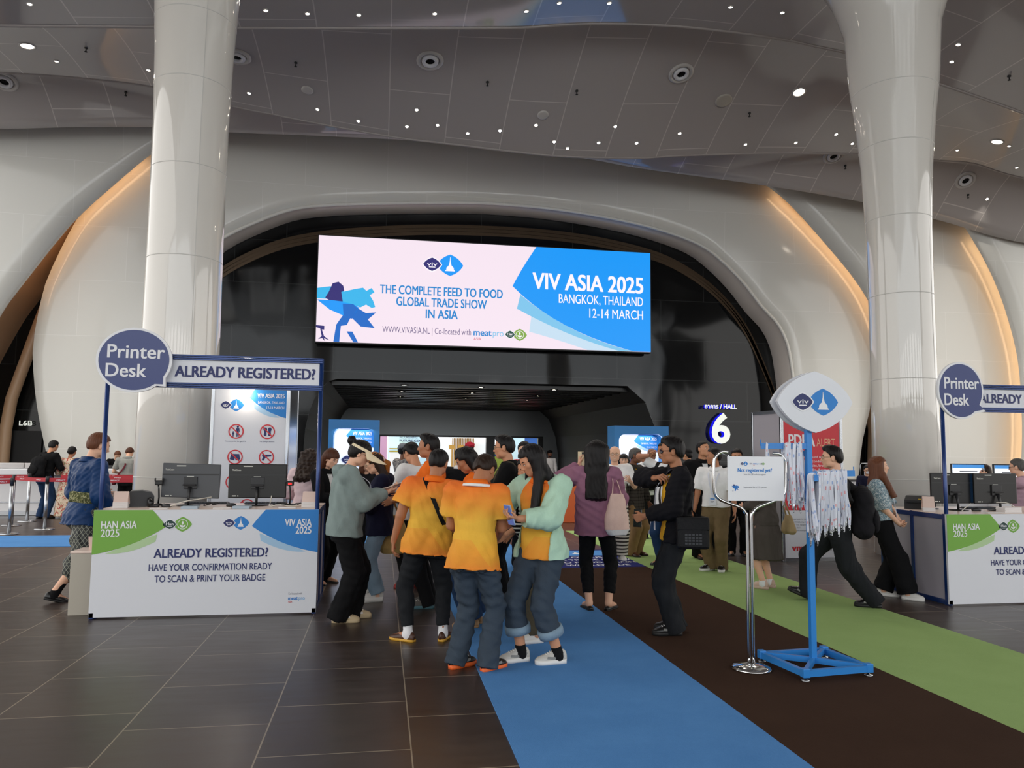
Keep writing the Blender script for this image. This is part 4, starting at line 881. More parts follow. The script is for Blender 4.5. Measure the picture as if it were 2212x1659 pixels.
# ---------------------------------------------------------------- poster stand
PXc, PY = 2.69, 5.36
t = thing('poster_stand', 'chrome stand with round foot holding a small white notice', 'sign stand', (PXc, PY, .008))
b = MB(); b.lathe([(.001, 0), (.142, 0), (.145, .008), (.13, .02), (.06, .034), (.03, .04), (.001, .04)], seg=40); b.build('foot', 'chrome', t)
for s_ in (-1, 1):
    b = MB(); X = lambda px: at_y(px, 1050, PY).x-PXc
    if s_ < 0: pts = [(-.017, 0, .03), (-.017, 0, .6), (-.017, 0, 1.06), (-.03, 0, 1.12), (-.07, 0, 1.16), (-.17, 0, 1.195), (-.235, 0, 1.225), (-.268, 0, 1.28), (-.27, 0, 1.47), (-.255, 0, 1.53), (-.21, 0, 1.565), (-.16, 0, 1.565)]
    else: pts = [(.017, 0, .03), (.017, 0, .6), (.017, 0, 1.06), (.03, 0, 1.12), (.07, 0, 1.16), (.19, 0, 1.205), (.255, 0, 1.235), (.295, 0, 1.29), (.30, 0, 1.47), (.285, 0, 1.525), (.25, 0, 1.555), (.20, 0, 1.56)]
    b.tube(smooth_curve(pts, 6), .0115, 10); b.build('tube_frame', 'chrome', t)
b = MB(); b.box((.055, -.01, 1.372), (.445, .008, .325)); pb = b.build('notice', 'ink_white', t)
b = MB()
for x in (-.16, .27): 
    b.box((x, -.005, 1.53), (.01, .02, .03)); b.tube([(x, 0, 1.535), (x+(-.06 if x < 0 else .02), 0, 1.562)], .003, 6)
b.build('clip', 'steel', t)
p = Panel((-.168, -.0145, 1.209), step=.0008); viv(p, .13, .272, .06); p.text('ASIA', .172, .268, .010, 1, w=.022); meatpro(p, .20, .268, .011); han(p, .275, .272, .036)
p.text('Not registered yet?', .213, .212, .027, 2, w=.27, align='C', bold=.03); p.text('Scan this QR code to register', .213, .188, .012, 10, w=.175, align='C'); p.text('Registration fee at €15 / person', .213, .094, .012, 10, w=.18, align='C')
s_ = .063; q0 = Vector((.026, .065)); Q = lambda pts: [(q0.x+x/100*s_, q0.y+y/100*s_*1.15) for x, y in pts]
p.poly(Q([(5, 62), (20, 60), (30, 78), (42, 72), (40, 62), (60, 66), (90, 60), (98, 40), (70, 42), (90, 20), (60, 28), (52, 8), (40, 8), (44, 30), (20, 42)]), 14); p.poly(Q([(25, 62), (30, 80), (42, 72), (40, 60)]), 1, 2); p.poly(Q([(10, 12), (24, 12), (20, 2)]), 1, 2)
p.build('print', PAL, pb)

# ---------------------------------------------------------------- data-privacy notice booth
mat('poster_red', '#d52a36', rough=.4)
t = thing('notice_booth', 'tall white and red notice booth behind the lanyard stand', 'booth', (5.80, 10.5, 0)); W = .95; Z = 2.2
b = MB()
for x, y in ((0, 0), (W, 0), (-.06, .75), (W, .75)): b.box((x, y, Z/2), (.045, .045, Z), bev=.006)
for z in (.03, Z-.02): b.box((W/2, 0, z), (W, .04, .05)); bar(b, (0, 0, z), (-.06, .75, z), .04, .05)
b.build('frame', 'steel', t)
b = MB(); b.box((W/2, .0, Z/2), (W-.04, .02, Z-.06)); b.build('front_panel', 'board_white', t); b = MB(); bar(b, (0, .03, Z/2), (-.06, .73, Z/2), .02, Z-.06); b.build('side_panel', 'board_grey', t)
p = Panel((0, -.011, 0), step=.002); p.rect(.03, .74, W-.03, Z-.05, 0, 1)
p.text('PDPA', .11, 1.675, .17, 1, w=.41, bold=.03); p.text('ALERT', .55, 1.675, .115, 4, w=.30)
for k, s_ in enumerate(('Photography, sound recording', 'and filming are conducted for', 'use on our website, brochures', 'and social media. If you are', 'concerned, please contact us', 'or your nearest staff member.')): p.text(s_, .12, 1.50-.062*k, .035, 1, w=.68, lv=2)
p.ring(.14, .86, .035, .05, 1, 2); p.rect(.22, .82, .8, .84, 1, 2); p.rect(.22, .87, .7, .89, 1, 2)
for k, s_ in enumerate(('VNU Asia Pacific Co., Ltd.', '88 The PARQ Building, Ratchadaphisek Rd.', 'Khlong Toei, Bangkok', 'Tel. +66 (0) 2', 'Website: www.vnuasiapacific.com')): p.text(s_, .10, .60-.04*k, .021, 2, w=(.26, .42, .26, .16, .33)[k], lv=2)
p.text('vnu', .13, .16, .085, 0, w=.20, bold=.05); p.text('ASIA PACIFIC', .37, .16, .085, 3, w=.48, bold=-.005)
p.build('print', ['poster_red', 'ink_white', 'ink_grey', 'ink_black', 'ink_cream'], t)

# ---------------------------------------------------------------- reception counters, queue posts
t = thing('reception_counter', 'long white reception counter at the back left behind the queue posts', 'counter', (-9.5, 19.0, 0)); W = 6.4
b = MB(); b.box((W/2, .3, .45), (W, .5, .88), bev=.02); b.box((W/2, .25, .98), (W, .75, .16), bev=.03); b.build('body', 'white_plain', t); b = MB(); b.box((W/2, .04, .06), (W, .02, .1)); b.box((W/2, .04, .30), (W, .01, .02)); b.build('kick_plate', 'steel', t); b = MB(); b.box((W/2+.9, .35, 1.09), (W-2, .5, .06)); b.build('worktop', 'plastic_dark', t)
for k, (x, w) in enumerate(((-8.15, .55), (-7.45, .35), (-7.0, .4), (-7.75, .2))): sheaf((x, 18.965, 1.061), 0, ('white paper pile at the left edge on the back reception counter', 'white paper pile second from the left edge on the back counter', 'white paper pile behind the man with the backpack', 'narrow white paper pile between two wider piles on the back counter')[k], w, .16, .12)
t = thing('reception_counter', 'white reception counter at the back right behind the long-haired woman', 'counter', (9.6, 14.8, 0)); W = 6.5
b = MB(); b.box((W/2, .3, .5), (W, .6, 1.0), bev=.02); b.build('body', 'white_plain', t); b = MB(); b.box((W/2, .3, 1.015), (W+.05, .66, .03), bev=.008); b.build('worktop', 'plastic_dark', t)
def pc(px, py, D, label, rz):
    c = at_d(px, py, D); zb = c.z-.30; t = thing('desktop_screen', label, 'monitor', (c.x, c.y, zb), rz); b = MB(); b.box((0, 0, .30), (.50, .03, .36), bev=.006); b.build('case', 'plastic_black', t)
    b = MB(); b.box((0, -.0165, .31), (.46, .003, .31)); b.build('display', 'screen_white', t); p = Panel((-.23, -.0185, .155), step=.001); p.rect(0, .26, .46, .31, 0); p.rect(.1, .2, .36, .22, 1); p.build('picture', ['screen_blue', 'ink_grey'], t)
    b = MB(); b.box((0, .03, .09), (.06, .03, .16)); b.build('stand', 'plastic_dark', t); b = MB(); b.box((0, .02, .01), (.26, .22, .02)); b.build('foot', 'plastic_dark', t)
    b = MB(); b.box((0, .02, zb/2), (.5, .3, zb), bev=.01); o = tag(b.build('screen_plinth', 'white_plain'), 'white plinth under the '+label, 'plinth'); o.location = (c.x, c.y, 0); o.rotation_euler = (0, 0, rz)
pc(2091, 1028, 11.5, 'lit screen above the left of the two right-desk monitors', math.radians(-12)); pc(2183, 1030, 11.2, 'lit screen the man in pink photographs', math.radians(-12))
c = at_d(1870, 1030, 16.9); t = thing('counter_notice', 'small white notice on a wire stand on the back right counter', 'sign', (c.x, 15.1, 1.03)); b = MB(); b.box((0, 0, .13), (.42, .02, .3)); b.build('sheet', 'ink_white', t); b = MB(); b.tube([(-.3, .01, 0), (-.3, .01, .3), (-.26, .01, .34), (-.1, .01, .34)], .008, 6); b.build('wire', 'steel', t); p = Panel((-.2, -.011, 0)); p.poly([(.03, .05), (.12, .06), (.10, .0), (.04, .0)], 14); p.rect(.1, .2, .34, .23, 4); p.build('print', PAL, t)

def post(px, py, label):
    g = gnd(px, py); t = thing('queue_post', label, 'barrier post', g, 0, 'queue posts with red belts'); b = MB(); b.lathe([(.001, 0), (.17, 0), (.175, .012), (.15, .025), (.03, .04), (.001, .04)], seg=28); b.build('base', 'steel', t)
    b = MB(); b.lathe([(.001, .03), (.031, .03), (.031, .86), (.001, .86)], seg=16); b.build('tube', 'steel', t); b = MB(); b.lathe([(.001, .86), (.034, .86), (.034, .98), (.028, .995), (.001, .995)], seg=16); b.build('belt_head', 'plastic_dark', t); return g
qA, qB, qC, qD = post(19, 1154, 'steel queue post nearest the left edge with the front belt'), post(24, 1136, 'steel queue post just behind the one at the left edge'), post(58, 1126.5, 'steel queue post beside the man with the backpack'), post(96, 1144, 'steel queue post left of the man in blue silk')
mat('belt_red', '#b3202c', rough=.6)
def belt(a, c, label, z=.93, n=3):
    a, c = Vector((a.x, a.y, z)), Vector((c.x, c.y, z)); t = thing('barrier_belt', label, 'belt', a.lerp(c, .5)); d = c-a; b = MB(); nrm = (d.y, -d.x, 0)
    b.strip([-.5*d, .5*d], .075, .004, nrm); b.v = [(x, y, zz) for x, y, zz in b.v]
    # strip lies flat across; stand it upright
    b = MB(); up = Vector((0, 0, .037)); th = Vector(nrm).normalized()*.002
    b.loft([[q+up+th, q+up-th, q-up-th, q-up+th] for q in (-.5*d, -.1*d+Vector((0, 0, -.008)), .1*d+Vector((0, 0, -.008)), .5*d)], 0, False); b.build('webbing', 'belt_red', t)
    p = Panel(Vector((0, 0, 0))-.5*d+Vector(nrm).normalized()*(.003 if nrm[1] < 0 else -.003), d if d.x > 0 else -d, (0, 0, 1), .001)
    if d.x < 0: p.o = .5*d+Vector(nrm).normalized()*-.003
    for k in range(n): p.text('IMPACT', d.length*(k+.5)/n, -.016, .022, 0, w=.16, align='C', bold=.02)
    p.build('lettering', ['ink_white'], t)
far = lambda px, py, D: at_d(px, py, D)
belt(gnd(-120, 1160), qA, 'red belt running off the left edge from the front queue post'); belt(gnd(-120, 1128), qC, 'red belt from the left edge to the post beside the backpack man', n=4); belt(qB, qD, 'red belt between the left posts and the post near the man in silk', n=2)
e1 = gnd(330, 1144); belt(qD, e1, 'lowest red belt running behind the man in blue silk to the column', n=4); e2 = gnd(325, 1131); belt(Vector((qC.x+.6, qC.y+.0, 0)), e2, 'middle red belt behind the man in blue silk', n=4); e3 = gnd(320, 1122); belt(gnd(205, 1122), e3, 'uppermost red belt in front of the man in the grey polo', n=2)
post(332, 1144, 'steel queue post hidden mostly by the first column, front one'); post(328, 1131, 'steel queue post hidden mostly by the first column, middle one'); post(320, 1121.5, 'steel queue post hidden mostly by the first column, rear one'); post(203, 1121.5, 'steel queue post behind the man in blue silk'); 

# ---------------------------------------------------------------- orange counter and the exhibition hall
mat('orange_board', '#e8703a', rough=.5)
t = thing('orange_counter', 'orange counter behind the crowd in front of the hall doors', 'counter', (2.75, 16.6, 0)); b = MB(); b.box((1.35, .3, .5), (2.7, .6, 1.0), bev=.01); b.build('body', 'orange_board', t); b = MB(); b.box((1.35, .3, 1.01), (2.74, .64, .03)); b.build('counter_top', 'ink_cream', t)
YE = 42.0
def wallp(x0, x1, z0, z1, Y, m, nm, lab, cat='exhibit'):
    b = MB(); b.box(((x0+x1)/2, Y+.1, (z0+z1)/2), (x1-x0, .2, z1-z0)); o = b.build(nm, m); return tag(o, lab, cat)
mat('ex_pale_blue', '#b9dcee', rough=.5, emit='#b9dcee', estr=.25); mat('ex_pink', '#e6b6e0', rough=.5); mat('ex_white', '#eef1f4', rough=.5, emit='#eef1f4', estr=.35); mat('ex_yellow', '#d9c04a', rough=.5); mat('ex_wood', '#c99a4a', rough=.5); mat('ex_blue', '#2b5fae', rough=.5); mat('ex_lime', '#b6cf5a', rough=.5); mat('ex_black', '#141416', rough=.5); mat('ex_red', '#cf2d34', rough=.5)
def X42(px): return at_y(px, 960, YE).x
t = thing('exhibit_booth', 'pale blue exhibition booth with navy headline seen through the left door', 'exhibit', (X42(838), YE, 0)); w = X42(938)-X42(838); b = MB(); b.box((w/2, .1, 1.6), (w, .2, 3.2)); b.build('back_wall', 'ex_pale_blue', t)
p = Panel((0, 0, 0), step=.01); p.text('AND FOOD ALSO', .65, 2.38, .12, 0, w=1.2, bold=.03); p.text('NOURISHING', .62, 2.17, .11, 0, w=.95); p.text('FUTURE GENERATIONS', .62, 1.98, .12, 0, w=2.1, bold=.03); p.text('IN ASIA', .62, 1.80, .1, 0, w=.55); p.rect(.7, 1.3, .75, 1.65, 1); p.rect(1.9, 1.15, 2.25, 1.65, 1); p.rect(1.5, 1.15, 1.88, 1.65, 2); p.build('print', ['ink_navy', 'ex_black', 'ex_white'], t)
b = MB(); b.box((.55, -.5, .7), (.9, .7, 1.4)); b.build('display_plinth', 'ex_white', t); b = MB(); b.box((.55, -.5, 1.46), (.95, .75, .08)); b.box((.55, -.5, 1.6), (.95, .75, .06)); b.build('yellow_shelf', 'ex_yellow', t)
wallp(X42(818), X42(836), 0, 3.2, YE-.6, 'ex_pink', 'exhibit_stand', 'pink exhibition panel at the left edge of the left door')
t = thing('exhibit_booth', 'white booth with a golden wooden slat feature seen through the doors', 'exhibit', (X42(942), YE+1, 0)); w = X42(1066)-X42(942); b = MB(); b.box((w/2, .3, 1.7), (w, .2, 3.4)); b.build('back_wall', 'ex_white', t)
b = MB()
for k in range(14): b.box((1.0+k*.075*1.2, .05, 1.7), (.045, .12, 3.0))
b.build('wood_slats', 'ex_wood', t); b = MB()
for k in range(3): b.box((.9+k*.5, -.5, 1.72), (.3, .05, .22)); b.box((.9+k*.5, -.5, .8), (.04, .04, 1.6))
b.build('display_boxes', 'ex_wood', t); b = MB(); b.box((w/2, -.2, 2.25), (w, .5, .06)); b.build('light_beam', 'ex_white', t)
t = thing('exhibit_booth', 'lime and blue booth with slanting stripes in the middle of the doors', 'exhibit', (X42(1045), YE-2, 0)); b = MB()
fn = lambda u, v, d: Vector((u, d, v)); b.prism([(0, 0), (0, 1.6), (1.1, 2.2), (1.1, 0)], fn, 0, .4, 0); b.build('body', 'ex_lime', t)
for k, m in enumerate(('ex_white', 'ex_red', 'ex_blue')):
    b = MB(); b.prism([(0, 1.42-.17*k), (0, 1.54-.17*k), (1.1, 2.12-.17*k), (1.1, 2.0-.17*k)], fn, -.01, 0, 0); b.build('stripe', m, t)
t = thing('exhibit_booth', 'blue and white booth with a red counter seen through the right door', 'exhibit', (X42(1100), YE, 0)); b = MB(); b.box((1.2, .1, 1.7), (2.6, .2, 3.4)); b.build('back_wall', 'ex_blue', t); b = MB(); b.box((.2, -.02, 1.7), (1.3, .1, 3.4)); b.build('pale_panel', 'ex_pale_blue', t)
for k in range(5): b = MB(); b.lathe([(.001, 1.5), (.1, 1.5), (.13, 1.8), (.05, 1.95), (.001, 1.95)], (1.0+k*.28, -.5, 0), 12); b.build('hanging_lamp', 'ex_white', t)
b = MB(); b.box((1.1, -1.0, .55), (1.9, .5, 1.1)); b.build('counter', 'ex_red', t)
wallp(-6, 14, 0, 6, YE+6, 'ex_white', 'wall_hall_far', 'pale far wall of the exhibition hall')['kind'] = 'structure'

# ================================================================== FIGURES: implicit shapes -> one closed surface
class Field:
    def __init__(s, lo, hi, h):
        s.h = h; s.lo = np.array(lo, float)-2*h; n = np.ceil((np.array(hi, float)+2*h-s.lo)/h).astype(int)+1
        s.ax = [s.lo[i]+h*np.arange(n[i]) for i in range(3)]; s.F = np.full(tuple(n), 0.5, np.float32)
    def _sl(s, lo, hi, pad):
        sl = []
        for i in range(3):
            a = max(0, int((lo[i]-pad-s.lo[i])/s.h)); b = min(s.F.shape[i], int((hi[i]+pad-s.lo[i])/s.h)+2)
            if b <= a: return None
            sl.append(slice(a, b))
        return tuple(sl)
    def add(s, prim, k=0.012, op='u'):
        fn, lo, hi = prim; sl = s._sl(lo, hi, max(k, s.h*2)+.01)
        if sl is None: return
        X, Y, Z = s.ax[0][sl[0]][:, None, None], s.ax[1][sl[1]][None, :, None], s.ax[2][sl[2]][None, None, :]
        d = fn(X, Y, Z); a = s.F[sl]
        if op == 'u': hh = np.maximum(k-np.abs(a-d), 0)/k; s.F[sl] = np.minimum(a, d)-hh*hh*k*.25
        elif op == 's': d = -d; hh = np.maximum(k-np.abs(a-d), 0)/k; s.F[sl] = np.maximum(a, d)+hh*hh*k*.25
    def cut(s, fn, k=0.004):
        """keep only where fn < 0"""
        X, Y, Z = s.ax[0][:, None, None], s.ax[1][None, :, None], s.ax[2][None, None, :]
        d = fn(X, Y, Z); s.F = np.maximum(s.F, d).astype(np.float32)
    def surface(s):
        F = s.F; m = F < 0; h = s.h
        c = np.zeros(tuple(np.array(F.shape)-1), np.int8)
        for i in (0, 1):
            for j in (0, 1):
                for k in (0, 1): c += m[i:F.shape[0]-1+i, j:F.shape[1]-1+j, k:F.shape[2]-1+k]
        act = (c > 0) & (c < 8); idx = np.argwhere(act); n = len(idx)
        if n == 0: return np.zeros((0, 3)), np.zeros((0, 4), int)
        vid = np.full(c.shape, -1, np.int64); vid[act] = np.arange(n)
        P = np.zeros((n, 3)); W = np.zeros(n); I, J, K = idx.T
        cor = [(i, j, k) for i in (0, 1) for j in (0, 1) for k in (0, 1)]
        for a in range(8):
            for b in range(a+1, 8):
                df = [cor[b][q]-cor[a][q] for q in range(3)]
                if sum(abs(x) for x in df) != 1: continue
                fa = F[I+cor[a][0], J+cor[a][1], K+cor[a][2]]; fb = F[I+cor[b][0], J+cor[b][1], K+cor[b][2]]
                x = (fa < 0) != (fb < 0); t = np.where(x, fa/np.where(fa == fb, 1, fa-fb), 0)
                for q in range(3): P[:, q] += np.where(x, cor[a][q]+t*df[q], 0)
                W += x
        V = (idx+P/W[:, None])*h+s.lo; Q = []
        for ax in range(3):
            o1, o2 = [(1, 2), (2, 0), (0, 1)][ax]; sl0 = [slice(None)]*3; sl1 = [slice(None)]*3
            sl0[ax] = slice(0, -1); sl1[ax] = slice(1, None); ch = m[tuple(sl0)] != m[tuple(sl1)]; e = np.argwhere(ch)
            e = e[(e[:, o1] > 0) & (e[:, o2] > 0) & (e[:, o1] < F.shape[o1]-1) & (e[:, o2] < F.shape[o2]-1)]
            if len(e) == 0: continue
            def g(d1, d2):
                q = e.copy(); q[:, o1] += d1; q[:, o2] += d2; return vid[q[:, 0], q[:, 1], q[:, 2]]
            a, b, c_, d = g(-1, -1), g(0, -1), g(0, 0), g(-1, 0); inside = m[e[:, 0], e[:, 1], e[:, 2]]
            Q.append(np.where(inside[:, None], np.stack([a, b, c_, d], 1), np.stack([d, c_, b, a], 1)))
        return V, np.concatenate(Q)
def np_mesh(name, V, Q, mats, wr=None):
    if wr is not None and len(V):
        amp, fr, sd = wr; fr = np.asarray(fr, float)
        a, b, c, d = (V[Q[:, i]] for i in range(4)); fnm = np.cross(c-a, d-b); N = np.zeros_like(V)
        for i in range(4): np.add.at(N, Q[:, i], fnm)
        N /= np.linalg.norm(N, axis=1, keepdims=True)+1e-12; rs = np.random.RandomState(sd); w = np.zeros(len(V))
        for o in range(5):
            k = rs.normal(size=3)*fr*(1.35**o); k2 = rs.normal(size=3)*fr*.6
            w += np.sin(V@k+rs.rand()*6.28+1.8*np.sin(V@k2+rs.rand()*6.28))/(1.25**o)
        V = V+N*(amp*w/2.2)[:, None]
    me = bpy.data.meshes.new(name); me.vertices.add(len(V)); me.vertices.foreach_set('co', V.astype(np.float32).ravel())
    me.loops.add(len(Q)*4); me.loops.foreach_set('vertex_index', Q.astype(np.int32).ravel()); me.polygons.add(len(Q)); me.polygons.foreach_set('loop_start', np.arange(0, len(Q)*4, 4, dtype=np.int32))
    me.polygons.foreach_set('use_smooth', np.ones(len(Q), bool))
    for m in (mats if isinstance(mats, (list, tuple)) else [mats]): me.materials.append(M(m) if isinstance(m, str) else m)
    me.update(calc_edges=True); return me
A3 = lambda v: np.array(v, float)
def rcone(p0, p1, r0, r1, f0=False, f1=False, sq=None):
    """tapered capsule; f0/f1 cut the ends flat; sq=(axis, factor) flattens across an axis"""
    p0, p1 = A3(p0), A3(p1); ba = p1-p0; L2 = max(ba@ba, 1e-9); L = math.sqrt(L2); R = max(r0, r1)
    lo, hi = np.minimum(p0, p1)-R, np.maximum(p0, p1)+R
    def fn(X, Y, Z):
        x, y, z = X-p0[0], Y-p0[1], Z-p0[2]; tt = (x*ba[0]+y*ba[1]+z*ba[2])/L2; t = np.clip(tt, 0, 1)
        dx, dy, dz = x-t*ba[0], y-t*ba[1], z-t*ba[2]
        if sq is not None:
            n, f = sq; q = (dx*n[0]+dy*n[1]+dz*n[2])*(f-1); dx, dy, dz = dx+q*n[0], dy+q*n[1], dz+q*n[2]
        d = np.sqrt(dx*dx+dy*dy+dz*dz)-(r0+(r1-r0)*t)
        if f0: d = np.maximum(d, -tt*L)
        if f1: d = np.maximum(d, (tt-1)*L)
        return d
    return fn, lo, hi
def ellip(c, r, R=None):
    c, r = A3(c), A3(r); R = np.eye(3) if R is None else np.array(R); m = np.abs(R)@r
    def fn(X, Y, Z):
        x, y, z = X-c[0], Y-c[1], Z-c[2]; q = [R[0][i]*x+R[1][i]*y+R[2][i]*z for i in range(3)]
        k0 = np.sqrt(sum((q[i]/r[i])**2 for i in range(3))); k1 = np.sqrt(sum((q[i]/r[i]**2)**2 for i in range(3)))+1e-6
        return k0*(k0-1)/k1
    return fn, c-m, c+m
def stackz(rings, o, R, p=2.3, lowcut=True):
    """body of elliptical sections (z, cx, cy, rx, ry) in a local frame o, R"""
    o, R = A3(o), np.array(R); rg = np.array(rings, float); mr = max(rg[:, 3].max(), rg[:, 4].max())+.02
    ends = [o+R@A3((0, 0, rg[0, 0])), o+R@A3((0, 0, rg[-1, 0]))]; lo, hi = np.minimum(*ends)-mr, np.maximum(*ends)+mr; lo[2] = min(e[2] for e in ends)-.08; hi[2] = max(e[2] for e in ends)+.08
    def fn(X, Y, Z):
        x, y, z = X-o[0], Y-o[1], Z-o[2]; u, v, w = (R[0][i]*x+R[1][i]*y+R[2][i]*z for i in range(3))
        cx, cy, rx, ry = (np.interp(w, rg[:, 0], rg[:, i]) for i in (1, 2, 3, 4))
        k = (np.abs((u-cx)/rx)**p+np.abs((v-cy)/ry)**p)**(1/p); d = (k-1)*np.minimum(rx, ry)
        return np.maximum(np.maximum(d, rg[0, 0]-w), w-rg[-1, 0])
    return fn, lo, hi
def rotm(rx=0, ry=0, rz=0):
    return np.array((Matrix.Rotation(math.radians(rz), 3, 'Z') @ Matrix.Rotation(math.radians(ry), 3, 'Y') @ Matrix.Rotation(math.radians(rx), 3, 'X')))
def unit(v): v = A3(v); return v/(np.linalg.norm(v)+1e-9)
def ik(a, c, l0, l1, pole):
    a, c = A3(a), A3(c); d = c-a; L = np.linalg.norm(d); mx = (l0+l1)*.998
    if L > mx: c = a+d/L*mx; d = c-a; L = mx
    L = max(L, abs(l0-l1)+1e-3); t = (l0*l0-l1*l1+L*L)/(2*L); hgt = math.sqrt(max(l0*l0-t*t, 0)); u = d/np.linalg.norm(d); q = A3(pole)-u*(A3(pole)@u)
    return a+u*t+unit(q)*hgt, c

# ---------------------------------------------------------------- skin, cloth and leather
def skin_mat(name, c):
    m = mat(name, c, rough=.5, spec=.35); t = NT(m); v = t.coord(); t.base(t.mix(t.math('MULTIPLY', t.noise(v, 25, 3), .5), c, tuple(min(1, x*1.1) for x in [int(c[i:i+2], 16)/255*f for i, f in ((1, 1.04), (3, .9), (5, .86))]))); return m
skin_mat('skin_fair', '#e0b699'); skin_mat('skin_mid', '#c89573'); skin_mat('skin_tan', '#ad7b5b'); skin_mat('skin_dark', '#7a523c')
mat('eye_white', '#e6e2dc', rough=.2); mat('eye_dark', '#1a100b', rough=.15); mat('lips', '#a85f56', rough=.45); mat('lips_red', '#b23a44', rough=.4); mat('teeth', '#efeae2', rough=.3)
def hair_mat(name, c, c2, rough=.4):
    m = mat(name, c, rough=.5, spec=.25); t = NT(m); v = t.coord((70, 70, 5)); n = t.noise(v, 1.5, 3, .6); t.base(t.mix(n, c, c2)); t.bump(n, .35, .006); return m
hair_mat('hair_black', '#0d0b0b', '#1c1818'); hair_mat('hair_dark_brown', '#1d1410', '#35241a'); hair_mat('hair_brown', '#3a2014', '#5e3520'); hair_mat('hair_auburn', '#4a2a1c', '#7b4c33'); hair_mat('hair_grey', '#3a3836', '#6d6a66'); hair_mat('hair_orange', '#7a4318', '#b9742c')
def cloth(name, c, c2=None, rough=.85, fine=260, sheen=0, spec=.2):
    m = mat(name, c, rough=rough, spec=spec, sheen=sheen); t = NT(m); v = t.coord()
    c2 = c2 or tuple(min(1, x*1.16+.008) for x in [int(c[i:i+2], 16)/255 for i in (1, 3, 5)])
    t.base(t.mix(t.noise(v, 9, 4, .6), c, c2)); t.bump(t.math('ADD', t.noise(v, fine, 1), t.math('MULTIPLY', t.noise(t.coord((1, 1, .5)), 16, 3, .55, .8), 3.0)), .35, .006); return m
for n_, c_ in dict(black='#0c0c0e', suit_black='#0b0b0d', near_black='#141317', charcoal='#1b1d20', white='#e4e2df', cream_white='#e8dfda', navy='#12142a', dark_denim='#353f4a', denim='#20304a', light_denim='#778c9c', blue_denim='#1f3554', khaki='#8c6f4a', olive='#6b5a3f', olive_dark='#4a4436', beige='#b59a78', grey_green='#7d8b88', mint='#a7c6b0', mauve='#8f6378', grey_shirt='#8f908a', skirt_grey='#4a443f', yellow='#e2a52a', orange_polo='#ee6a1e', blue_silk='#12335e', pinkish='#d9bfc0', pink_shirt='#a98b96', dark_red='#8d1828', sock_white='#dddde2', sock_black='#101012', cap_grey='#6b6f75', tote_pink='#e3bfb2', tote_beige='#b99a60', leather_black='#121214', satchel_beige='#b39c74', maroon='#5a1f28').items(): cloth('cloth_'+n_, c_)
NTm = lambda n: NT(M(n))
NTm('cloth_blue_silk').b.inputs['Roughness'].default_value = .38; NTm('cloth_leather_black').b.inputs['Roughness'].default_value = .4
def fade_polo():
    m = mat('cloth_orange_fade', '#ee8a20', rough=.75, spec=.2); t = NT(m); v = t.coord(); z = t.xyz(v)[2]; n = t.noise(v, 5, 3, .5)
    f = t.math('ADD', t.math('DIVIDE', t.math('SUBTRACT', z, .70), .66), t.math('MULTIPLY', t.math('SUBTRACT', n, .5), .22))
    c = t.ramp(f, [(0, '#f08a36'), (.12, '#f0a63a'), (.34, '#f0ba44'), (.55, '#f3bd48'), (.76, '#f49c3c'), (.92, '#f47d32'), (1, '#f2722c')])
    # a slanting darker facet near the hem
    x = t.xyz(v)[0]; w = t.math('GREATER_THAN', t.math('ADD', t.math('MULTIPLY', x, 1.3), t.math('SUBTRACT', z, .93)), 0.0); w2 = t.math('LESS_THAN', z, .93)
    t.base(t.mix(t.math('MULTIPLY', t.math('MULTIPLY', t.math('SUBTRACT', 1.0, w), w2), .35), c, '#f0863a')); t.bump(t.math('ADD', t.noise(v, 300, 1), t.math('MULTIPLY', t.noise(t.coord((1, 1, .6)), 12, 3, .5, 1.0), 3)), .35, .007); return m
fade_polo()
def plaid():
    m = mat('cloth_plaid', '#4a443e', rough=.9, spec=.1); t = NT(m); s = t.xyz(t.coord())
    a = t.math('GREATER_THAN', t.math('SINE', t.math('MULTIPLY', t.math('ADD', s[0], s[1]), 130.0)), .55); b = t.math('GREATER_THAN', t.math('SINE', t.math('MULTIPLY', s[2], 130.0)), .55)
    t.base(t.mix(t.math('MULTIPLY', t.math('ADD', a, b), .5), '#4b453f', '#26231f')); return m
plaid()
def stripes(name, c1, c2, fr, axis=2, th=.4):
    m = mat(name, c1, rough=.85, spec=.1); t = NT(m); s = t.xyz(t.coord()); t.base(t.mix(t.math('GREATER_THAN', t.math('SINE', t.math('MULTIPLY', s[axis], fr)), th), c1, c2)); return m
stripes('cloth_stripe', '#121214', '#d9d5cf', 190.0); stripes('cloth_ethnic', '#cfc8bd', '#3a3632', 120.0, 2, .2); stripes('cloth_white_stripe', '#3f3f3a', '#e7e2d2', 170.0)
def blotch(name, base, spots, scale, th=.55):
    m = mat(name, base, rough=.85, spec=.1); t = NT(m); v = t.coord(); c = base
    for i, (col_, k) in enumerate(spots):
        n = t.noise(t.coord((1, 1, 1), rot=(i*.7, i*1.3, i)), scale*k, 2, .5, 1.0); c = t.mix(t.math('GREATER_THAN', n, th), c, col_)
    t.base(c); return m
blotch('cloth_floral', '#e2cfb8', [('#c26e62', 1), ('#8a8458', 1.3), ('#b84a46', 1.6)], 14, .6); blotch('cloth_camo_shirt', '#7d7a78', [('#a5a09c', 1), ('#57555a', 1.5)], 14, .55); blotch('cloth_silver', '#8fa6ae', [('#d9dedd', 1), ('#5f7480', 2.0)], 60, .52)
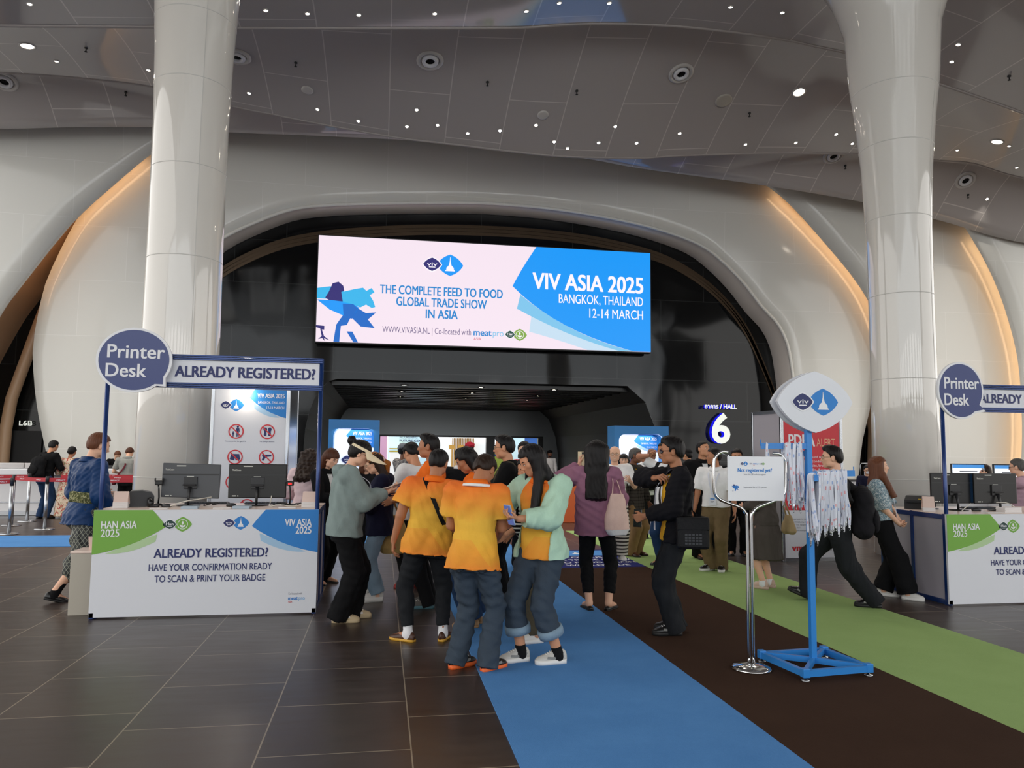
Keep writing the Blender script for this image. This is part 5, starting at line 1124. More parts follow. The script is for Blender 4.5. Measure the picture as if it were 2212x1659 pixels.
def brocade():
    m = mat('cloth_brocade', '#2b2c2c', rough=.5, spec=.4); t = NT(m); s = t.xyz(t.coord()); q = t.math('ADD', s[0], s[1])
    a = t.math('ABSOLUTE', t.math('SINE', t.math('MULTIPLY', t.math('ADD', q, s[2]), 55.0))); b = t.math('ABSOLUTE', t.math('SINE', t.math('MULTIPLY', t.math('SUBTRACT', q, s[2]), 55.0)))
    t.base(t.mix(t.math('LESS_THAN', t.math('MINIMUM', a, b), .25), '#303231', '#8d8f80')); return m
brocade(); blotch('cloth_sash', '#77794f', [('#a5a37c', 1), ('#4d5034', 1.5)], 30, .5)
cloth('cloth_straw', '#e3cfae', rough=.7, fine=150)
mat('lanyard_ribbon', '#d9dde8', rough=.6); mat('badge_white', '#e9ebf0', rough=.4); mat('glass_lens', '#1a1c20', rough=.05, spec=.8); mat('frame_dark', '#131313', rough=.3); mat('frame_gold', '#b9a98c', rough=.25, metal=.8); mat('phone_black', '#0f0f12', rough=.15); mat('phone_blue', '#9cb4d8', rough=.3); mat('phone_bright', '#3aa0e8', emit='#4aa8ee', estr=.6); mat('phone_screen', '#2a3a6a', emit='#4a5a90', estr=.7); mat('sole_white', '#e6e4df', rough=.6); mat('sole_orange', '#ef6a2c', rough=.5); mat('sole_yellow', '#d9a53a', rough=.5); mat('sole_black', '#141414', rough=.6); mat('sole_teal', '#4a7078', rough=.6); mat('sole_grey', '#8a8a86', rough=.6); mat('shoe_white', '#dfdcd6', rough=.5); mat('shoe_cream', '#c9b48f', rough=.7); mat('shoe_black', '#0f0f10', rough=.35); mat('shoe_brown', '#4a2b1c', rough=.4); mat('shoe_tan', '#a37f58', rough=.6); mat('shoe_grey', '#55524e', rough=.7); mat('shoe_pink', '#d2b5a5', rough=.7); mat('shoe_red', '#b33a34', rough=.6); mat('shoe_grey_white', '#c4c1ba', rough=.5); mat('mask_white', '#e5e8ee', rough=.7)

def part(name, me, parent):
    o = bpy.data.objects.new(name, me); COL.objects.link(o); o.parent = parent; return o

def shoe(ankle, fwd, up, L, kind, mu, ms, parent, sock=None):
    """shoe with its own sole; ankle on the ground plane below the ankle joint"""
    f, u = unit(fwd), unit(up); s = np.cross(f, u); h = {'sneaker': .062, 'high': .075, 'flat': .028, 'dress': .05, 'slip': .05}[kind]*L/.26; st = {'sneaker': .028, 'high': .045, 'flat': .008, 'dress': .014, 'slip': .018}[kind]
    W = lambda t: L*.5*np.interp(t, [0, .06, .2, .45, .7, .88, .97, 1], [.12, .22, .27, .27, .36, .32, .18, .05])
    Hh = lambda t: (st+h*np.interp(t, [0, .06, .25, .42, .6, .85, .97, 1], [.75, 1.25, 1.3, 1.25, .88, .55, .35, .1]))
    P = lambda t, x, z: tuple(A3(ankle)+f*(t*L-.26*L)+s*x+u*z); rings = []
    for t in (0, .03, .08, .18, .3, .42, .55, .7, .84, .93, .98, 1.0):
        w, hh = W(t), Hh(t); rings.append([P(t, w*c*(1 if b < .5 else (1-.35*(b-.5)*2)), st+(hh-st)*b) for c, b in ((-1, 0), (-1.02, .25), (-.95, .6), (-.7, .88), (-.3, 1), (.3, 1), (.7, .88), (.95, .6), (1.02, .25), (1, 0))])
    b = MB(); b.loft(rings, 0, True); o = b.build('shoe', mu, parent)
    out = [(t, 1) for t in (0, .03, .1, .25, .45, .65, .8, .92, .98, 1)]+[(t, -1) for t in (.98, .92, .8, .65, .45, .25, .1, .03)]; b = MB()
    b.loft([[P(t*1.02-.01, sg*(W(t)+.004)*k, z) for t, sg in out] for z, k in ((0, .95), (st*.5, 1.02), (st*1.15, 1.0))], 0, True); b.build('sole', ms, o)
    if kind in ('sneaker', 'high'):
        b = MB()
        for q in range(4):
            t = .46+.07*q; z = Hh(t)+.001; b.tube([P(t, -W(t)*.38, z-.006), P(t+.02, 0, z+.003), P(t, W(t)*.38, z-.006)], .0035, 6)
        b.build('laces', 'shoe_white' if mu != 'shoe_white' else 'sole_grey', o)
        if mu in ('shoe_grey_white', 'shoe_black', 'shoe_cream'):
            b = MB()
            for sg in (-1, 1): b.strip([P(t, sg*(W(t)*1.0+.001), st+(Hh(t)-st)*f_) for t, f_ in ((.12, .55), (.3, .25), (.5, .30), (.66, .55))], .018, .003, tuple(s*sg))
            b.build('side_stripe', 'sole_grey' if mu != 'shoe_cream' else 'shoe_white', o)
    return o

PEOPLE = []
def person(label, foot=None, top=None, face=0, H=None, D=None, feet=None, lean=(0, 0), turn=0, head=(0, 0, 0), R=None, L=None, bw=1.0, fem=False, skin='skin_mid', hair=('short', 'hair_black'), tops=(), bottom=None, shoes=None, face_on=None, extras=(), drop=0.0, belly=0.0, res=None, stance=.055, lod=None, smile=False, sx=0.0):
    fx, fy = foot; g = gnd(fx, fy) if D is None else Vector((*at_d(fx, 1000, D)[:2], 0))
    if (.72 < g.x < 5.05 and g.y < 10.2) or (.72 < g.x < 2.17 and g.y < 12.9) or (3.62 < g.x < 5.05 and g.y < 14.9) or (g.x < 2.1 and 13.2 < g.y < 14.8): g.z = .008     # standing on a carpet runner
    D = g.x*_sy+g.y*_cy
    if H is None:
        H = at_d(fx if sx == 0 else sx, top, D).z/1.013
    az = math.atan2(g.x, g.y)+math.radians(face); h = res or min(max(.00088*D, .0055), .0125)
    up = np.eye(3)
    # ------------------------------------------------ skeleton (local: +y faces forward, +x is the person's right)
    hipc = A3((0, 0, .515*H-drop)); T = rotm(-lean[0], lean[1], -turn); tp = lambda x, y, z: hipc+T@(A3((x, y, z))*H)
    sw = (.100 if fem else .112)*(1+.5*(bw-1)); hw = .052 if fem else .05
    J = {}; J['neck'] = tp(0, -.012, .318); J['ht'] = tp(0, .006, .349)
    for sd, sg in (('R', 1), ('L', -1)):
        J['S'+sd] = tp(sg*sw, -.008, .288); J['H'+sd] = hipc+A3((sg*hw*H, 0, -.01*H))
    feet = feet or [(stance, 0, 8), (-stance, 0, -8)]
    for (sd, sg), ft in zip((('R', 1), ('L', -1)), feet):
        x, y, sp = ft[:3]; lift = ft[3] if len(ft) > 3 else 0; pit = ft[4] if len(ft) > 4 else 0
        fw = A3((math.sin(math.radians(sp)), math.cos(math.radians(sp)), 0)); fw = fw*math.cos(math.radians(pit))+A3((0, 0, 1))*math.sin(math.radians(pit)); un = np.cross(np.cross(fw, A3((0, 0, 1))), fw)
        gp = A3((x*H, y*H, lift*H)); J['G'+sd] = gp; J['f'+sd] = fw; J['u'+sd] = unit(un); ank = gp+J['u'+sd]*.045*H
        J['K'+sd], J['A'+sd] = ik(J['H'+sd], ank, .25*H, .232*H, fw+A3((0, .3, .1)))
    AR = {}
    for sd, sg, a in (('R', 1, R), ('L', -1, L)):
        a = dict(a or {}); w = a.get('w', (sg*.155, .02, .475)); tgt = A3(w)*H if not a.get('rel') else hipc+T@(A3(w)*H)
        pole = a.get('pole', (sg*.5, -1, -.4)); E, Wt = ik(J['S'+sd], tgt, .172*H, .145*H, pole); hd = unit(a['hd']) if 'hd' in a else unit(Wt-E); pn = A3(a.get('pn', (-sg, 0.2, 0))); pn = unit(pn-hd*(pn@hd)); AR[sd] = dict(E=E, W=Wt, hd=hd, pn=pn, curl=a.get('curl', 22), ts=a.get('ts', None))
    # head frame
    Rh = T@rotm(0, 0, -head[0])@rotm(-head[1], 0, 0)@rotm(0, head[2] if len(head) > 2 else 0, 0); Hh = .1395*H; hc = J['ht']+Rh@(A3((0, .02, .092))*H*.80)
    hp = lambda x, y, z: hc+Rh@(A3((x, y, z))*Hh)
    vis = face_on if face_on is not None else (abs(((face-turn*0+head[0]+180) % 360)-180) > 55)
    # ------------------------------------------------ body: one continuous surface
    arms_pts = [AR[s][k] for s in 'RL' for k in ('E', 'W')]+[AR[s]['W']+AR[s]['hd']*.12*H for s in 'RL']
    allp = np.array([hp(.6, .6, .7), hp(-.6, -.6, .6)]+arms_pts+[J[k] for k in ('SR', 'SL', 'KR', 'KL', 'GR', 'GL', 'AR', 'AL')]+[J['G'+s]+J['f'+s]*.13*H for s in 'RL']); lo, hi = allp.min(0)-.10*H, allp.max(0)+.10*H; lo[2] = max(lo[2], -.005)
    Fb = Field(lo, hi, h); b1 = bw*(.93 if fem else 1.0)
    sec = [(-.055, 0, -.004, .088*b1*(1.07 if fem else 1), .062*b1), (.0, 0, -.006, .092*b1*(1.05 if fem else 1), .066*b1), (.06, 0, .0, .083*b1, .058*b1+belly*.5), (.11, 0, .002, .080*b1*(.93 if fem else 1), .056*b1+belly), (.18, 0, .0, .089*b1, .062*b1+belly*.4), (.24, 0, -.006, .096*b1, .062*b1), (.285, 0, -.012, .088*b1, .048), (.308, 0, -.012, .055, .036)]
    sec = [tuple(v*H for v in s) for s in sec]
    Fb.add(stackz(sec, hipc, T), .02)
    for sd, sg in (('R', 1), ('L', -1)):
        Fb.add(rcone(J['H'+sd], J['K'+sd], .052*H*b1, .034*H), .03); Fb.add(rcone(J['K'+sd], J['A'+sd], .033*H, .021*H), .02)
        cf = J['K'+sd]*.68+J['A'+sd]*.32-J['f'+sd]*.007*H; Fb.add(ellip(cf, (.025*H, .027*H, .07*H)), .02)
        Fb.add(rcone(J['A'+sd]-J['u'+sd]*.01*H, J['G'+sd]+J['f'+sd]*.09*H+J['u'+sd]*.014*H, .022*H, .014*H), .015)
        a = AR[sd]; E, Wt = a['E'], a['W']
        Fb.add(rcone(tp(sg*sw*.55, -.01, .29), J['S'+sd], .034*H, .033*H), .03); Fb.add(rcone(J['S'+sd], E, .031*H*(.5+.5*bw), .024*H*(.5+.5*bw)), .02); Fb.add(rcone(E, Wt, .0245*H*(.6+.4*bw), .0155*H), .012)
        # hand: palm, four fingers, thumb
        hd, pn = a['hd'], a['pn']; sdv = np.cross(hd, pn)*sg; hs = H/1.7*(.92 if fem else 1.0); c = a['curl']   # sdv points to the thumb side
        kn = []
        for i in range(4):
            off = (.030, .010, -.010, -.029)[i]*hs; k0 = Wt+hd*(.088, .093, .089, .080)[i]*hs+sdv*off; Fb.add(rcone(Wt+hd*.015*hs+sdv*off*.55, k0, .0145*hs, .0115*hs, sq=(pn, 1.15)), .008)
            c1, c2 = math.radians(c*(1+.12*i)), math.radians(c*(2.1+.2*i)); l = (.043, .048, .045, .036)[i]*hs; d1 = hd*math.cos(c1)+pn*math.sin(c1)+sdv*(.10, .03, -.04, -.11)[i]; d2 = hd*math.cos(c2)+pn*math.sin(c2)
            m1 = k0+unit(d1)*l; Fb.add(rcone(k0, m1, .0092*hs, .0084*hs), .003); Fb.add(rcone(m1, m1+unit(d2)*l*.85, .0084*hs, .0068*hs), .003)
        t0 = Wt+hd*.028*hs+sdv*.020*hs; t1 = t0+unit(hd*.62+sdv*.70+pn*.35)*.042*hs; t2 = t1+unit(hd*.9+sdv*.25+pn*.45)*.034*hs; Fb.add(rcone(t0, t1, .0135*hs, .0105*hs), .006); Fb.add(rcone(t1, t2, .0100*hs, .0078*hs), .003)
    # neck, head
    Fb.add(rcone(tp(0, -.012, .30), hp(0, -.10, -.20), .034*H*(.85 if fem else 1)*(.6+.4*bw), .030*H*(.86 if fem else 1)), .02)
    S = lambda r: tuple(A3(r)*Hh); fw_ = (.93 if fem else 1)*(.75+.25*bw)
    Fb.add(ellip(hp(0, -.05, .13), S((.345, .40, .35)), Rh), .02); Fb.add(ellip(hp(0, .09, -.10), S((.290*fw_, .29, .355)), Rh), .03*H/1.7); Fb.add(ellip(hp(0, .235, -.385), S((.115*fw_, .105, .095)), Rh), .03*H/1.7)
    for sg in (1, -1):
        Fb.add(ellip(hp(sg*.165, .225, -.07), S((.10, .09, .08)), Rh), .02); Fb.add(ellip(hp(sg*.195*fw_, .06, -.30), S((.09, .16, .12)), Rh), .02)
        Fb.add(ellip(hp(sg*.325, -.045, -.05), S((.045, .085, .14)), Rh@rotm(0, 0, -sg*22)), .004)
        Fb.add(rcone(hp(sg*.05, .345, .085), hp(sg*.20, .285, .075), .030*Hh, .022*Hh), .012)
        Fb.add(ellip(hp(sg*.125, .425, .010), S((.075, .10, .05)), Rh), .012, 's'); Fb.add(ellip(hp(sg*.125, .315, .0), S((.062, .05, .045)), Rh), .006)
        Fb.add(ellip(hp(sg*.045, .375, -.155), S((.032, .035, .028)), Rh), .008)
    Fb.add(rcone(hp(0, .345, .06), hp(0, .430, -.135), .028*Hh, .046*Hh), .010)
    Fb.add(ellip(hp(0, .355, -.235), S((.085, .035, .026)), Rh), .008); Fb.add(ellip(hp(0, .348, -.285), S((.072, .036, .028)), Rh), .008); Fb.add(rcone(hp(-.07, .40, -.26), hp(.07, .40, -.26), .010*Hh, .010*Hh), .004, 's')
    V, Q = Fb.surface(); me = np_mesh('person', V, Q, skin); root = bpy.data.objects.new('person', me); COL.objects.link(root); root.location = g; root.rotation_euler = (0, 0, -az); tag(root, label, 'person')
    info = dict(root=root, J=J, AR=AR, T=T, hipc=hipc, tp=tp, hp=hp, Rh=Rh, Hh=Hh, H=H, g=g, az=az, D=D, sw=sw, sec=sec, h=h, fem=fem, bw=bw)
    # ------------------------------------------------ face details
    if vis:
        for sg in (1, -1):
            b = MB(); seg = 10; c = hp(sg*.125, .352, -.004)
            for j, (w, hh, dp, mi) in enumerate(((.060, .024, 0, 0), (.026, .023, .006, 1))):
                b.loft([[c+Rh@(A3((w*k*math.cos(q)*Hh, (dp+.022*(1-k*k))*Hh, hh*k*math.sin(q)*Hh))) for q in [2*math.pi*i/seg for i in range(seg)]] for k in (1, .7, .3, .02)], mi, True)
            b.build('eye', ['eye_white', 'eye_dark'], root)
            b = MB(); b.tube([hp(sg*.055, .372, .082), hp(sg*.12, .362, .105), hp(sg*.205, .30, .085)], [.012*Hh, .017*Hh, .008*Hh], 6); b.build('eyebrow', hair[1] if hair[0] != 'bald' else 'hair_dark_brown', root)
            b = MB(); b.tube([hp(sg*.060, .362, .010), hp(sg*.125, .378, .026), hp(sg*.19, .335, .008)], .008*Hh, 6); b.build('eyelid', 'eye_dark' if fem else skin, root)
        b = MB(); b.loft([[hp(x*.08, .372-.05*x*x*.6, -.262+.022*math.cos(math.pi/2*x)*(1 if k == 0 else -1.2 if k == 2 else 0)) + Rh@A3((0, (.018 if k == 1 else .008)*Hh, 0)) for x in (-1, -.6, -.2, .2, .6, 1)] for k in (0, 1, 2)], 0, True, closed=False, cap=False)
        b.build('lips', 'teeth' if smile else 'lips_red' if fem else 'lips', root)
    # ------------------------------------------------ hair
    make_hair(info, hair)
    # ------------------------------------------------ clothes
    for sp in tops: make_top(info, sp)
    if bottom: make_bottom(info, bottom, shoes)
    if shoes:
        for sd in 'RL':
            shoe(J['G'+sd], J['f'+sd], J['u'+sd], .155*H if not fem else .148*H, shoes[0], shoes[1], shoes[2], root)
            if len(shoes) > 3 and shoes[3]:
                Fs = Field(J['A'+sd]-.09, J['A'+sd]+.16, h); Fs.add(rcone(J['G'+sd]+J['u'+sd]*.04, J['A'+sd]+unit(J['K'+sd]-J['A'+sd])*(shoes[4] if len(shoes) > 4 else .05), .0245*H, .0245*H, False, True), .004); Fs.add(rcone(J['A'+sd]-J['u'+sd]*.012, J['G'+sd]+J['f'+sd]*.025*H+J['u'+sd]*.045, .0235*H, .019*H), .02)
                V, Q = Fs.surface(); part('sock', np_mesh('sock', V, Q, shoes[3]), root)
    for e in extras: e(info)
    PEOPLE.append(info); return info

def make_hair(P, hair):
    style, m = hair[:2]; opt = hair[2] if len(hair) > 2 else {}; hp, Rh, Hh, H, h = P['hp'], P['Rh'], P['Hh'], P['H'], P['h']; S = lambda r: tuple(A3(r)*Hh)
    if style == 'bald': return
    hh = max(h*.9, .005); long = style == 'long'; Ln = opt.get('len', 1.3); lo = A3(hp(0, 0, 0))-1.0*Hh; hi = A3(hp(0, 0, 0))+1.0*Hh
    if long or style == 'pony': lo[2] -= max(0, (Ln-.6))*Hh; 
    if long and Ln > 1.1: lo[:2] -= .08; hi[:2] += .08
    def lie(p, sg):
        q = P['T'].T@(p-P['hipc']); m_ = P['sec'][4][4]+opt.get('off', .055)
        if Ln > 1.1: q[1] = min(q[1], -m_) if sg < 0 else max(q[1], m_)
        return P['hipc']+P['T']@q
    F = Field(lo, hi, hh); t = opt.get('vol', .04); hc = hp(0, 0, 0)
    F.add(ellip(hp(0, -.06, .15), S((.355+t, .41+t, .36+t)), Rh), .01); F.add(ellip(hp(0, -.20, -.05), S((.285+t, .26+t, .30)), Rh), .03)
    if opt.get('quiff'): F.add(ellip(hp(0, .16, .45), S((.24, .20, .10)), Rh), .04)
    loc = lambda X, Y, Z: [(Rh[0][i]*(X-hc[0])+Rh[1][i]*(Y-hc[1])+Rh[2][i]*(Z-hc[2]))/Hh for i in range(3)]
    low = opt.get('low', -.24)
    if style in ('short', 'crop'):
        def cut(X, Y, Z):
            x, y, z = loc(X, Y, Z); line = np.where(y > .0, .07+.72*y+.1*np.abs(x), np.maximum(low, .07+1.3*y)); line = np.where((np.abs(y-.03) < .07) & (z < .14), np.minimum(line, .0), line)
            line = line+opt.get('rag', .035)*np.sin(17*x+5*y)*np.sin(11*y+3); return (line-z)*Hh
        F.cut(cut)
        for sg in (1, -1): F.add(ellip(hp(sg*.36, -.045, -.06), S((.08, .10, .17)), Rh), .01, 's')
    else:
        fr = opt.get('fringe', .24)
        if long:
            r = opt.get('w', .30)
            for sg in (-1, 0, 1):
                top = hp(sg*.20, -.16, .05); sh = hp(sg*opt.get('spread', .26), opt.get('back', -.30), -.75); end = A3((sh[0], sh[1], sh[2])); endz = lie(A3((sh[0]+(sh[0]-hc[0])*.12, sh[1], hc[2]-Ln*Hh)), -1)
                F.add(rcone(top, end, (r-.04)*Hh, (r-.10)*Hh), .03); F.add(rcone(end, endz, (r-.10)*Hh, (r-.19)*Hh, False, True), .03)
            for sg in opt.get('front', ()):
                a = hp(sg*.30, .02, .05); b_ = hp(sg*.30, .12, -.55); c = lie(A3((b_[0], b_[1], hc[2]-Ln*.92*Hh)), 1); F.add(rcone(a, b_, .13*Hh, .17*Hh), .03); F.add(rcone(b_, c, .18*Hh, .16*Hh, False, True), .03)
        if style in ('bun', 'pony', 'bob'):
            pass
        def cutf(X, Y, Z):       # open the face
            x, y, z = loc(X, Y, Z); ear = opt.get('ear', .02); d = np.minimum(np.minimum((y-ear)*1.0, (fr-.9*np.abs(x)*opt.get('part', .5)-z)), (opt.get('fw', .30)-np.abs(x))*1.2 if (long and opt.get('front')) else 9)
            d2 = np.minimum((y-.15), (fr-z)); return np.maximum(d, np.minimum(d2, .285-np.abs(x)))*Hh
        F.cut(cutf)
        if not long:
            low2 = opt.get('low', -.36)
            F.cut(lambda X, Y, Z: (lambda x, y, z: (np.where(y > -.05, low2+.2, low2)-z)*Hh)(*loc(X, Y, Z)))
        if style == 'bun': c = opt.get('bun', (0, -.52, .10)); F.add(ellip(hp(*c), S((.19, .16, .19)), Rh), .02)
        if style == 'pony':
            a = hp(0, -.46, .05); b_ = hp(0, -.62, -.25); c = A3((b_[0], b_[1], hc[2]-Ln*Hh)); F.add(rcone(a, b_, .09*Hh, .15*Hh), .02); F.add(rcone(b_, c, .15*Hh, .06*Hh), .02)
    V, Q = F.surface()
    if len(V):
        rs = opt.get('curl'); me = np_mesh('hair', V, Q, m, (opt.get('amp', .0035 if not rs else .012)*H/1.7, (75, 75, 12) if not rs else (38, 38, 38), 5)); part('hair', me, P['root'])

def make_top(P, sp):
    """sp: name, mat, hem (fraction of height), sl (0..2 sleeve length), loose, open, collar"""
    J, AR, T, hipc, H, h, tp = P['J'], P['AR'], P['T'], P['hipc'], P['H'], P['h'], P['tp']; o = sp.get('loose', .014)*H/1.7; hem = sp.get('hem', .47); sl = sp.get('sl', .55); hh = max(h*1.1, .0075); fl = sp.get('flare', 0)*H
    z0 = (hem-.515); sec = P['sec']; rg = [(z*1.0, cx, cy, rx+o+(fl+.006*H)*max(0, (.1*H-z)/(.15*H)), ry+o+(fl+.009*H)*max(0, (.1*H-z)/(.15*H))) for z, cx, cy, rx, ry in sec[:-1]]
    if sp.get('straight'): 
        k = sp['straight']; mx = max(r[3] for r in rg)*k; my = max(r[4] for r in rg)*k; rg = [(z, cx, cy, max(rx, mx if z < .2*H else rx), max(ry, my if z < .2*H else ry)) for z, cx, cy, rx, ry in rg]
    if z0*H < rg[0][0]: rg = [(z0*H, 0, rg[0][2], rg[0][3]+.004+fl*.4, rg[0][4]+.004+fl*.4)]+rg
    else: rg = [(z0*H, 0, 0, np.interp(z0*H, [r[0] for r in rg], [r[3] for r in rg]), np.interp(z0*H, [r[0] for r in rg], [r[4] for r in rg]))]+[r for r in rg if r[0] > z0*H+.01]
    rg.append((.318*H, 0, -.012*H, .042*H+o*.6, .034*H+o*.6)); pts = [J['SR'], J['SL'], hipc, tp(0, 0, .33), hipc+T@A3((.14*H+fl, .14*H+fl, z0*H)), hipc+T@A3((-.14*H-fl, -.14*H-fl, z0*H))]
    for s in 'RL':
        if sl > .02: pts.append(AR[s]['E'])
        if sl > 1: pts.append(AR[s]['W'])
    pts = np.array(pts); F = Field(pts.min(0)-.09*H, pts.max(0)+.09*H, hh); F.add(stackz(rg, hipc, T), .02)
    if sp.get('open'):
        ow, cx = sp['open'][0]*H, (sp['open'][1] if len(sp['open']) > 1 else 0)*H; o3, R3 = hipc, T; zl = sp['open'][2]*H if len(sp['open']) > 2 else -9; V_ = sp.get('vee')
        def f(X, Y, Z):
            x, y, z = X-o3[0], Y-o3[1], Z-o3[2]; u, v, w = (R3[0][i]*x+R3[1][i]*y+R3[2][i]*z for i in range(3))
            ww = ow if not V_ else np.interp(w, [V_[0]*H, .31*H], [.0, ow]); return np.maximum(np.maximum(np.abs(u-cx)-ww, -(v-.01*H)), zl-w)
        bl = hipc-.3*H; bh = hipc+.42*H; F.add((f, bl, bh), .006, 's')
    skip = sp.get('skip', '')
    for sd, sg in (('R', 1), ('L', -1)):
        if sd in skip: continue
        a = AR[sd]; E, Wt = a['E'], a['W']; w = sp.get('slw', 1.0); bw = .5+.5*P['bw']; r0 = .033*H*bw+o*.8; r1 = (.027*H*bw+o*.9)*w; F.add(rcone(tp(sg*P['sw']*.5, -.01, .286), J['S'+sd], .036*H+o*.5, r0), .03)
        if sl <= 0: continue
        if sl <= 1:
            e = J['S'+sd]+(E-J['S'+sd])*sl; F.add(rcone(J['S'+sd], e, r0, (r0+(r1-r0)*sl)*1.08*(1.0 if sl > .8 else w), False, True), .018)
        else:
            F.add(rcone(J['S'+sd], E, r0, r1), .018); e = E+(Wt-E)*min(sl-1, 1.02); F.add(rcone(E, e, r1, (.0175*H+o*.8)*sp.get('cuff', 1.0), False, True), .014)
    if sp.get('hood'): F.add(ellip(tp(0, -.055, .305), (.085*H, .045*H, .04*H), T), .02)
    V, Q = F.surface(); wr = sp.get('wr', .004); part(sp.get('name', 'shirt'), np_mesh(sp.get('name', 'shirt'), V, Q, sp['mat'], (wr*1.25, (17, 17, 19), int(H*1000) % 97)), P['root'])
    if sp.get('collar'):
        b = MB(); n = 24; cm = sp['collar']; pr = [(.033, .322, 0), (.036, .345, 0), (.040, .347, 0), (.056, .318, 1), (.052, .314, 1), (.037, .336, 0)]
        rings = []
        for r, z, fl_ in pr: rings.append([tp(*(r*math.sin(q)*1.12, -.014+r*math.cos(q)*1.0+(.012 if math.cos(q) > .6 else 0), z-.014*max(0, math.cos(q)))) for q in [2*math.pi*i/n for i in range(n)]])
        rings.append(rings[0]); b.loft(rings, 0, True, cap=False); b.build('collar', cm, P['root'])

def make_bottom(P, sp, shoes):
    J, H, h, hipc = P['J'], P['H'], P['h'], P['hipc']; hh = max(h*1.1, .0075); kind = sp.get('kind', 'pants'); T = P['T']; sec = P['sec']; b1 = P['bw']
    pts = np.array([hipc+A3((.2, .2, .1))*H, hipc-A3((.2, .2, 0))*H]+[J[k] for k in ('KR', 'KL', 'AR', 'AL')]); F = Field(pts.min(0)-.09*H, pts.max(0)+.06*H, hh); o = .008*H/1.7+sp.get('o', 0)*H
    if kind in ('pants', 'shorts', 'brocade'):
        F.add(stackz([(-.075*H, 0, -.006*H, sec[0][3]+o, sec[0][4]+o)]+[(z, cx, cy, rx+o, ry+o) for z, cx, cy, rx, ry in sec[:3]]+[(.075*H, 0, 0, sec[3][3]*.98+o, sec[3][4]*.98+o)], hipc, T), .02)
        wt, wk, wh = sp.get('w', (.060, .044, .040)); hemz = sp.get('hem', .03)*H
        for sd in 'RL':
            Hj, K, A_, G, u = J['H'+sd], J['K'+sd], J['A'+sd], J['G'+sd], J['u'+sd]; F.add(rcone(Hj+A3((0, -.004*H, -.005*H)), K, wt*H*(.6+.4*b1), wk*H), .03)
            d = unit(K-A_); L = np.linalg.norm(K-A_); e = A_-d*.03*H if hemz < .04*H else A_+d*(hemz-.045*H); F.add(rcone(K, e, wk*H, wh*H, False, True), .02)
            F.add(ellip(K*.68+A_*.32-J['f'+sd]*.007*H, (.0315*H+o, .0335*H+o, .085*H)), .02)
            F.add(ellip(Hj+A3((0, -.028*H, -.012*H)), (.055*H*b1, .05*H*b1, .06*H)), .02)
        wr = sp.get('wr', .0055)*1.05; fr = (20, 20, 19)
    else:
        hz = sp.get('hem', .2)*H; z0, z1 = hz, hipc[2]+.10*H; fl = sp.get('flare', .02)*H; mid = (J['GR']+J['GL'])/2
        rg = [(z0, mid[0]*.4, mid[1]*.4, .112*H+fl, .092*H+fl), (z0+(z1-z0)*.5, mid[0]*.2, mid[1]*.2, .108*H+fl*.5, .088*H+fl*.5), (hipc[2]-.01*H, 0, -.004*H, sec[1][3]+.014, sec[1][4]+.016), (z1, 0, 0, sec[3][3]+.008, sec[3][4]+.008)]
        F.add(stackz(rg, (0, 0, 0), np.eye(3)), .02); wr = sp.get('wr', .012); fr = (26, 26, 5)
    V, Q = F.surface(); nm = sp.get('name', 'trousers'); o_ = part(nm, np_mesh(nm, V, Q, sp['mat'], (wr, fr, int(H*777) % 89)), P['root'])
    if sp.get('cuff'):
        for sd in 'RL':
            d = unit(J['K'+sd]-J['A'+sd]); c = J['A'+sd]+d*(sp.get('hem', .03)*H-.045*H); r = sp['w'][2]*H; s_, q_ = unit(np.cross(d, (0, 1, .1))), None; q_ = np.cross(d, s_); b = MB()
            b.loft([[c+d*z+s_*rr*math.cos(a)+q_*rr*math.sin(a) for a in [2*math.pi*i/24 for i in range(24)]] for rr, z in ((r-.004, 0), (r+.012, -.002), (r+.016, .03), (r+.013, .058), (r-.004, .06))], 0, True, cap=False); b.build('turn_up', sp['cuff'], o_)
    if sp.get('belt'):
        b = MB(); n = 32; zc = .062*H; rg = lambda z: (np.interp(z, [s[0] for s in sec], [s[3] for s in sec])+o+.006, np.interp(z, [s[0] for s in sec], [s[4] for s in sec])+o+.006); rings = []
        for z, k in ((zc-.016, 0), (zc-.016, .004), (zc+.016, .004), (zc+.016, 0)):
            a_, b_ = rg(z); rings.append([hipc+T@A3(((a_+k)*math.copysign(abs(math.cos(q))**.87, math.cos(q)), (b_+k)*math.copysign(abs(math.sin(q))**.87, math.sin(q)), z)) for q in [2*math.pi*i/n for i in range(n)]])
        b.loft(rings, 0, True, cap=False); b.build('belt', sp['belt'], P['root'])

from mathutils.bvhtree import BVHTree
def decal(P, pname, name, m, o, u, v, n, w, h, off=.002, nx=5, ny=5, outline=None, line=.004):
    """a sewn or stuck patch laid on a garment's surface: cast from o (+u, +v spread) along -n"""
    ob = [c for c in P['root'].children if c.name.split('.')[0] == pname]
    if not ob: return
    ob = ob[-1]; me = ob.data; bt = BVHTree.FromPolygons([x.co for x in me.vertices], [tuple(p.vertices) for p in me.polygons]); o, u, v, n = (Vector(tuple(q)) for q in (o, unit(u), unit(v), unit(n)))
    def hit(a, b_):
        q = o+u*a+v*b_+n*.25; r = bt.ray_cast(q, -n); return (r[0]+n*off) if r[0] is not None else None
    b = MB()
    if outline is None:
        rows = [[hit((i/(nx-1)-.5)*w, (j/(ny-1)-.5)*h) for i in range(nx)] for j in range(ny)]
        if any(q is None for r in rows for q in r): return
        b.grid(rows)
    else:
        for pl in outline:
            pts = [hit(x*w, y*h) for x, y in pl]; pts = [q for q in pts if q is not None]
            if len(pts) > 1: b.tube(pts, line, 4)
    if b.v: return b.build(name, m, ob)
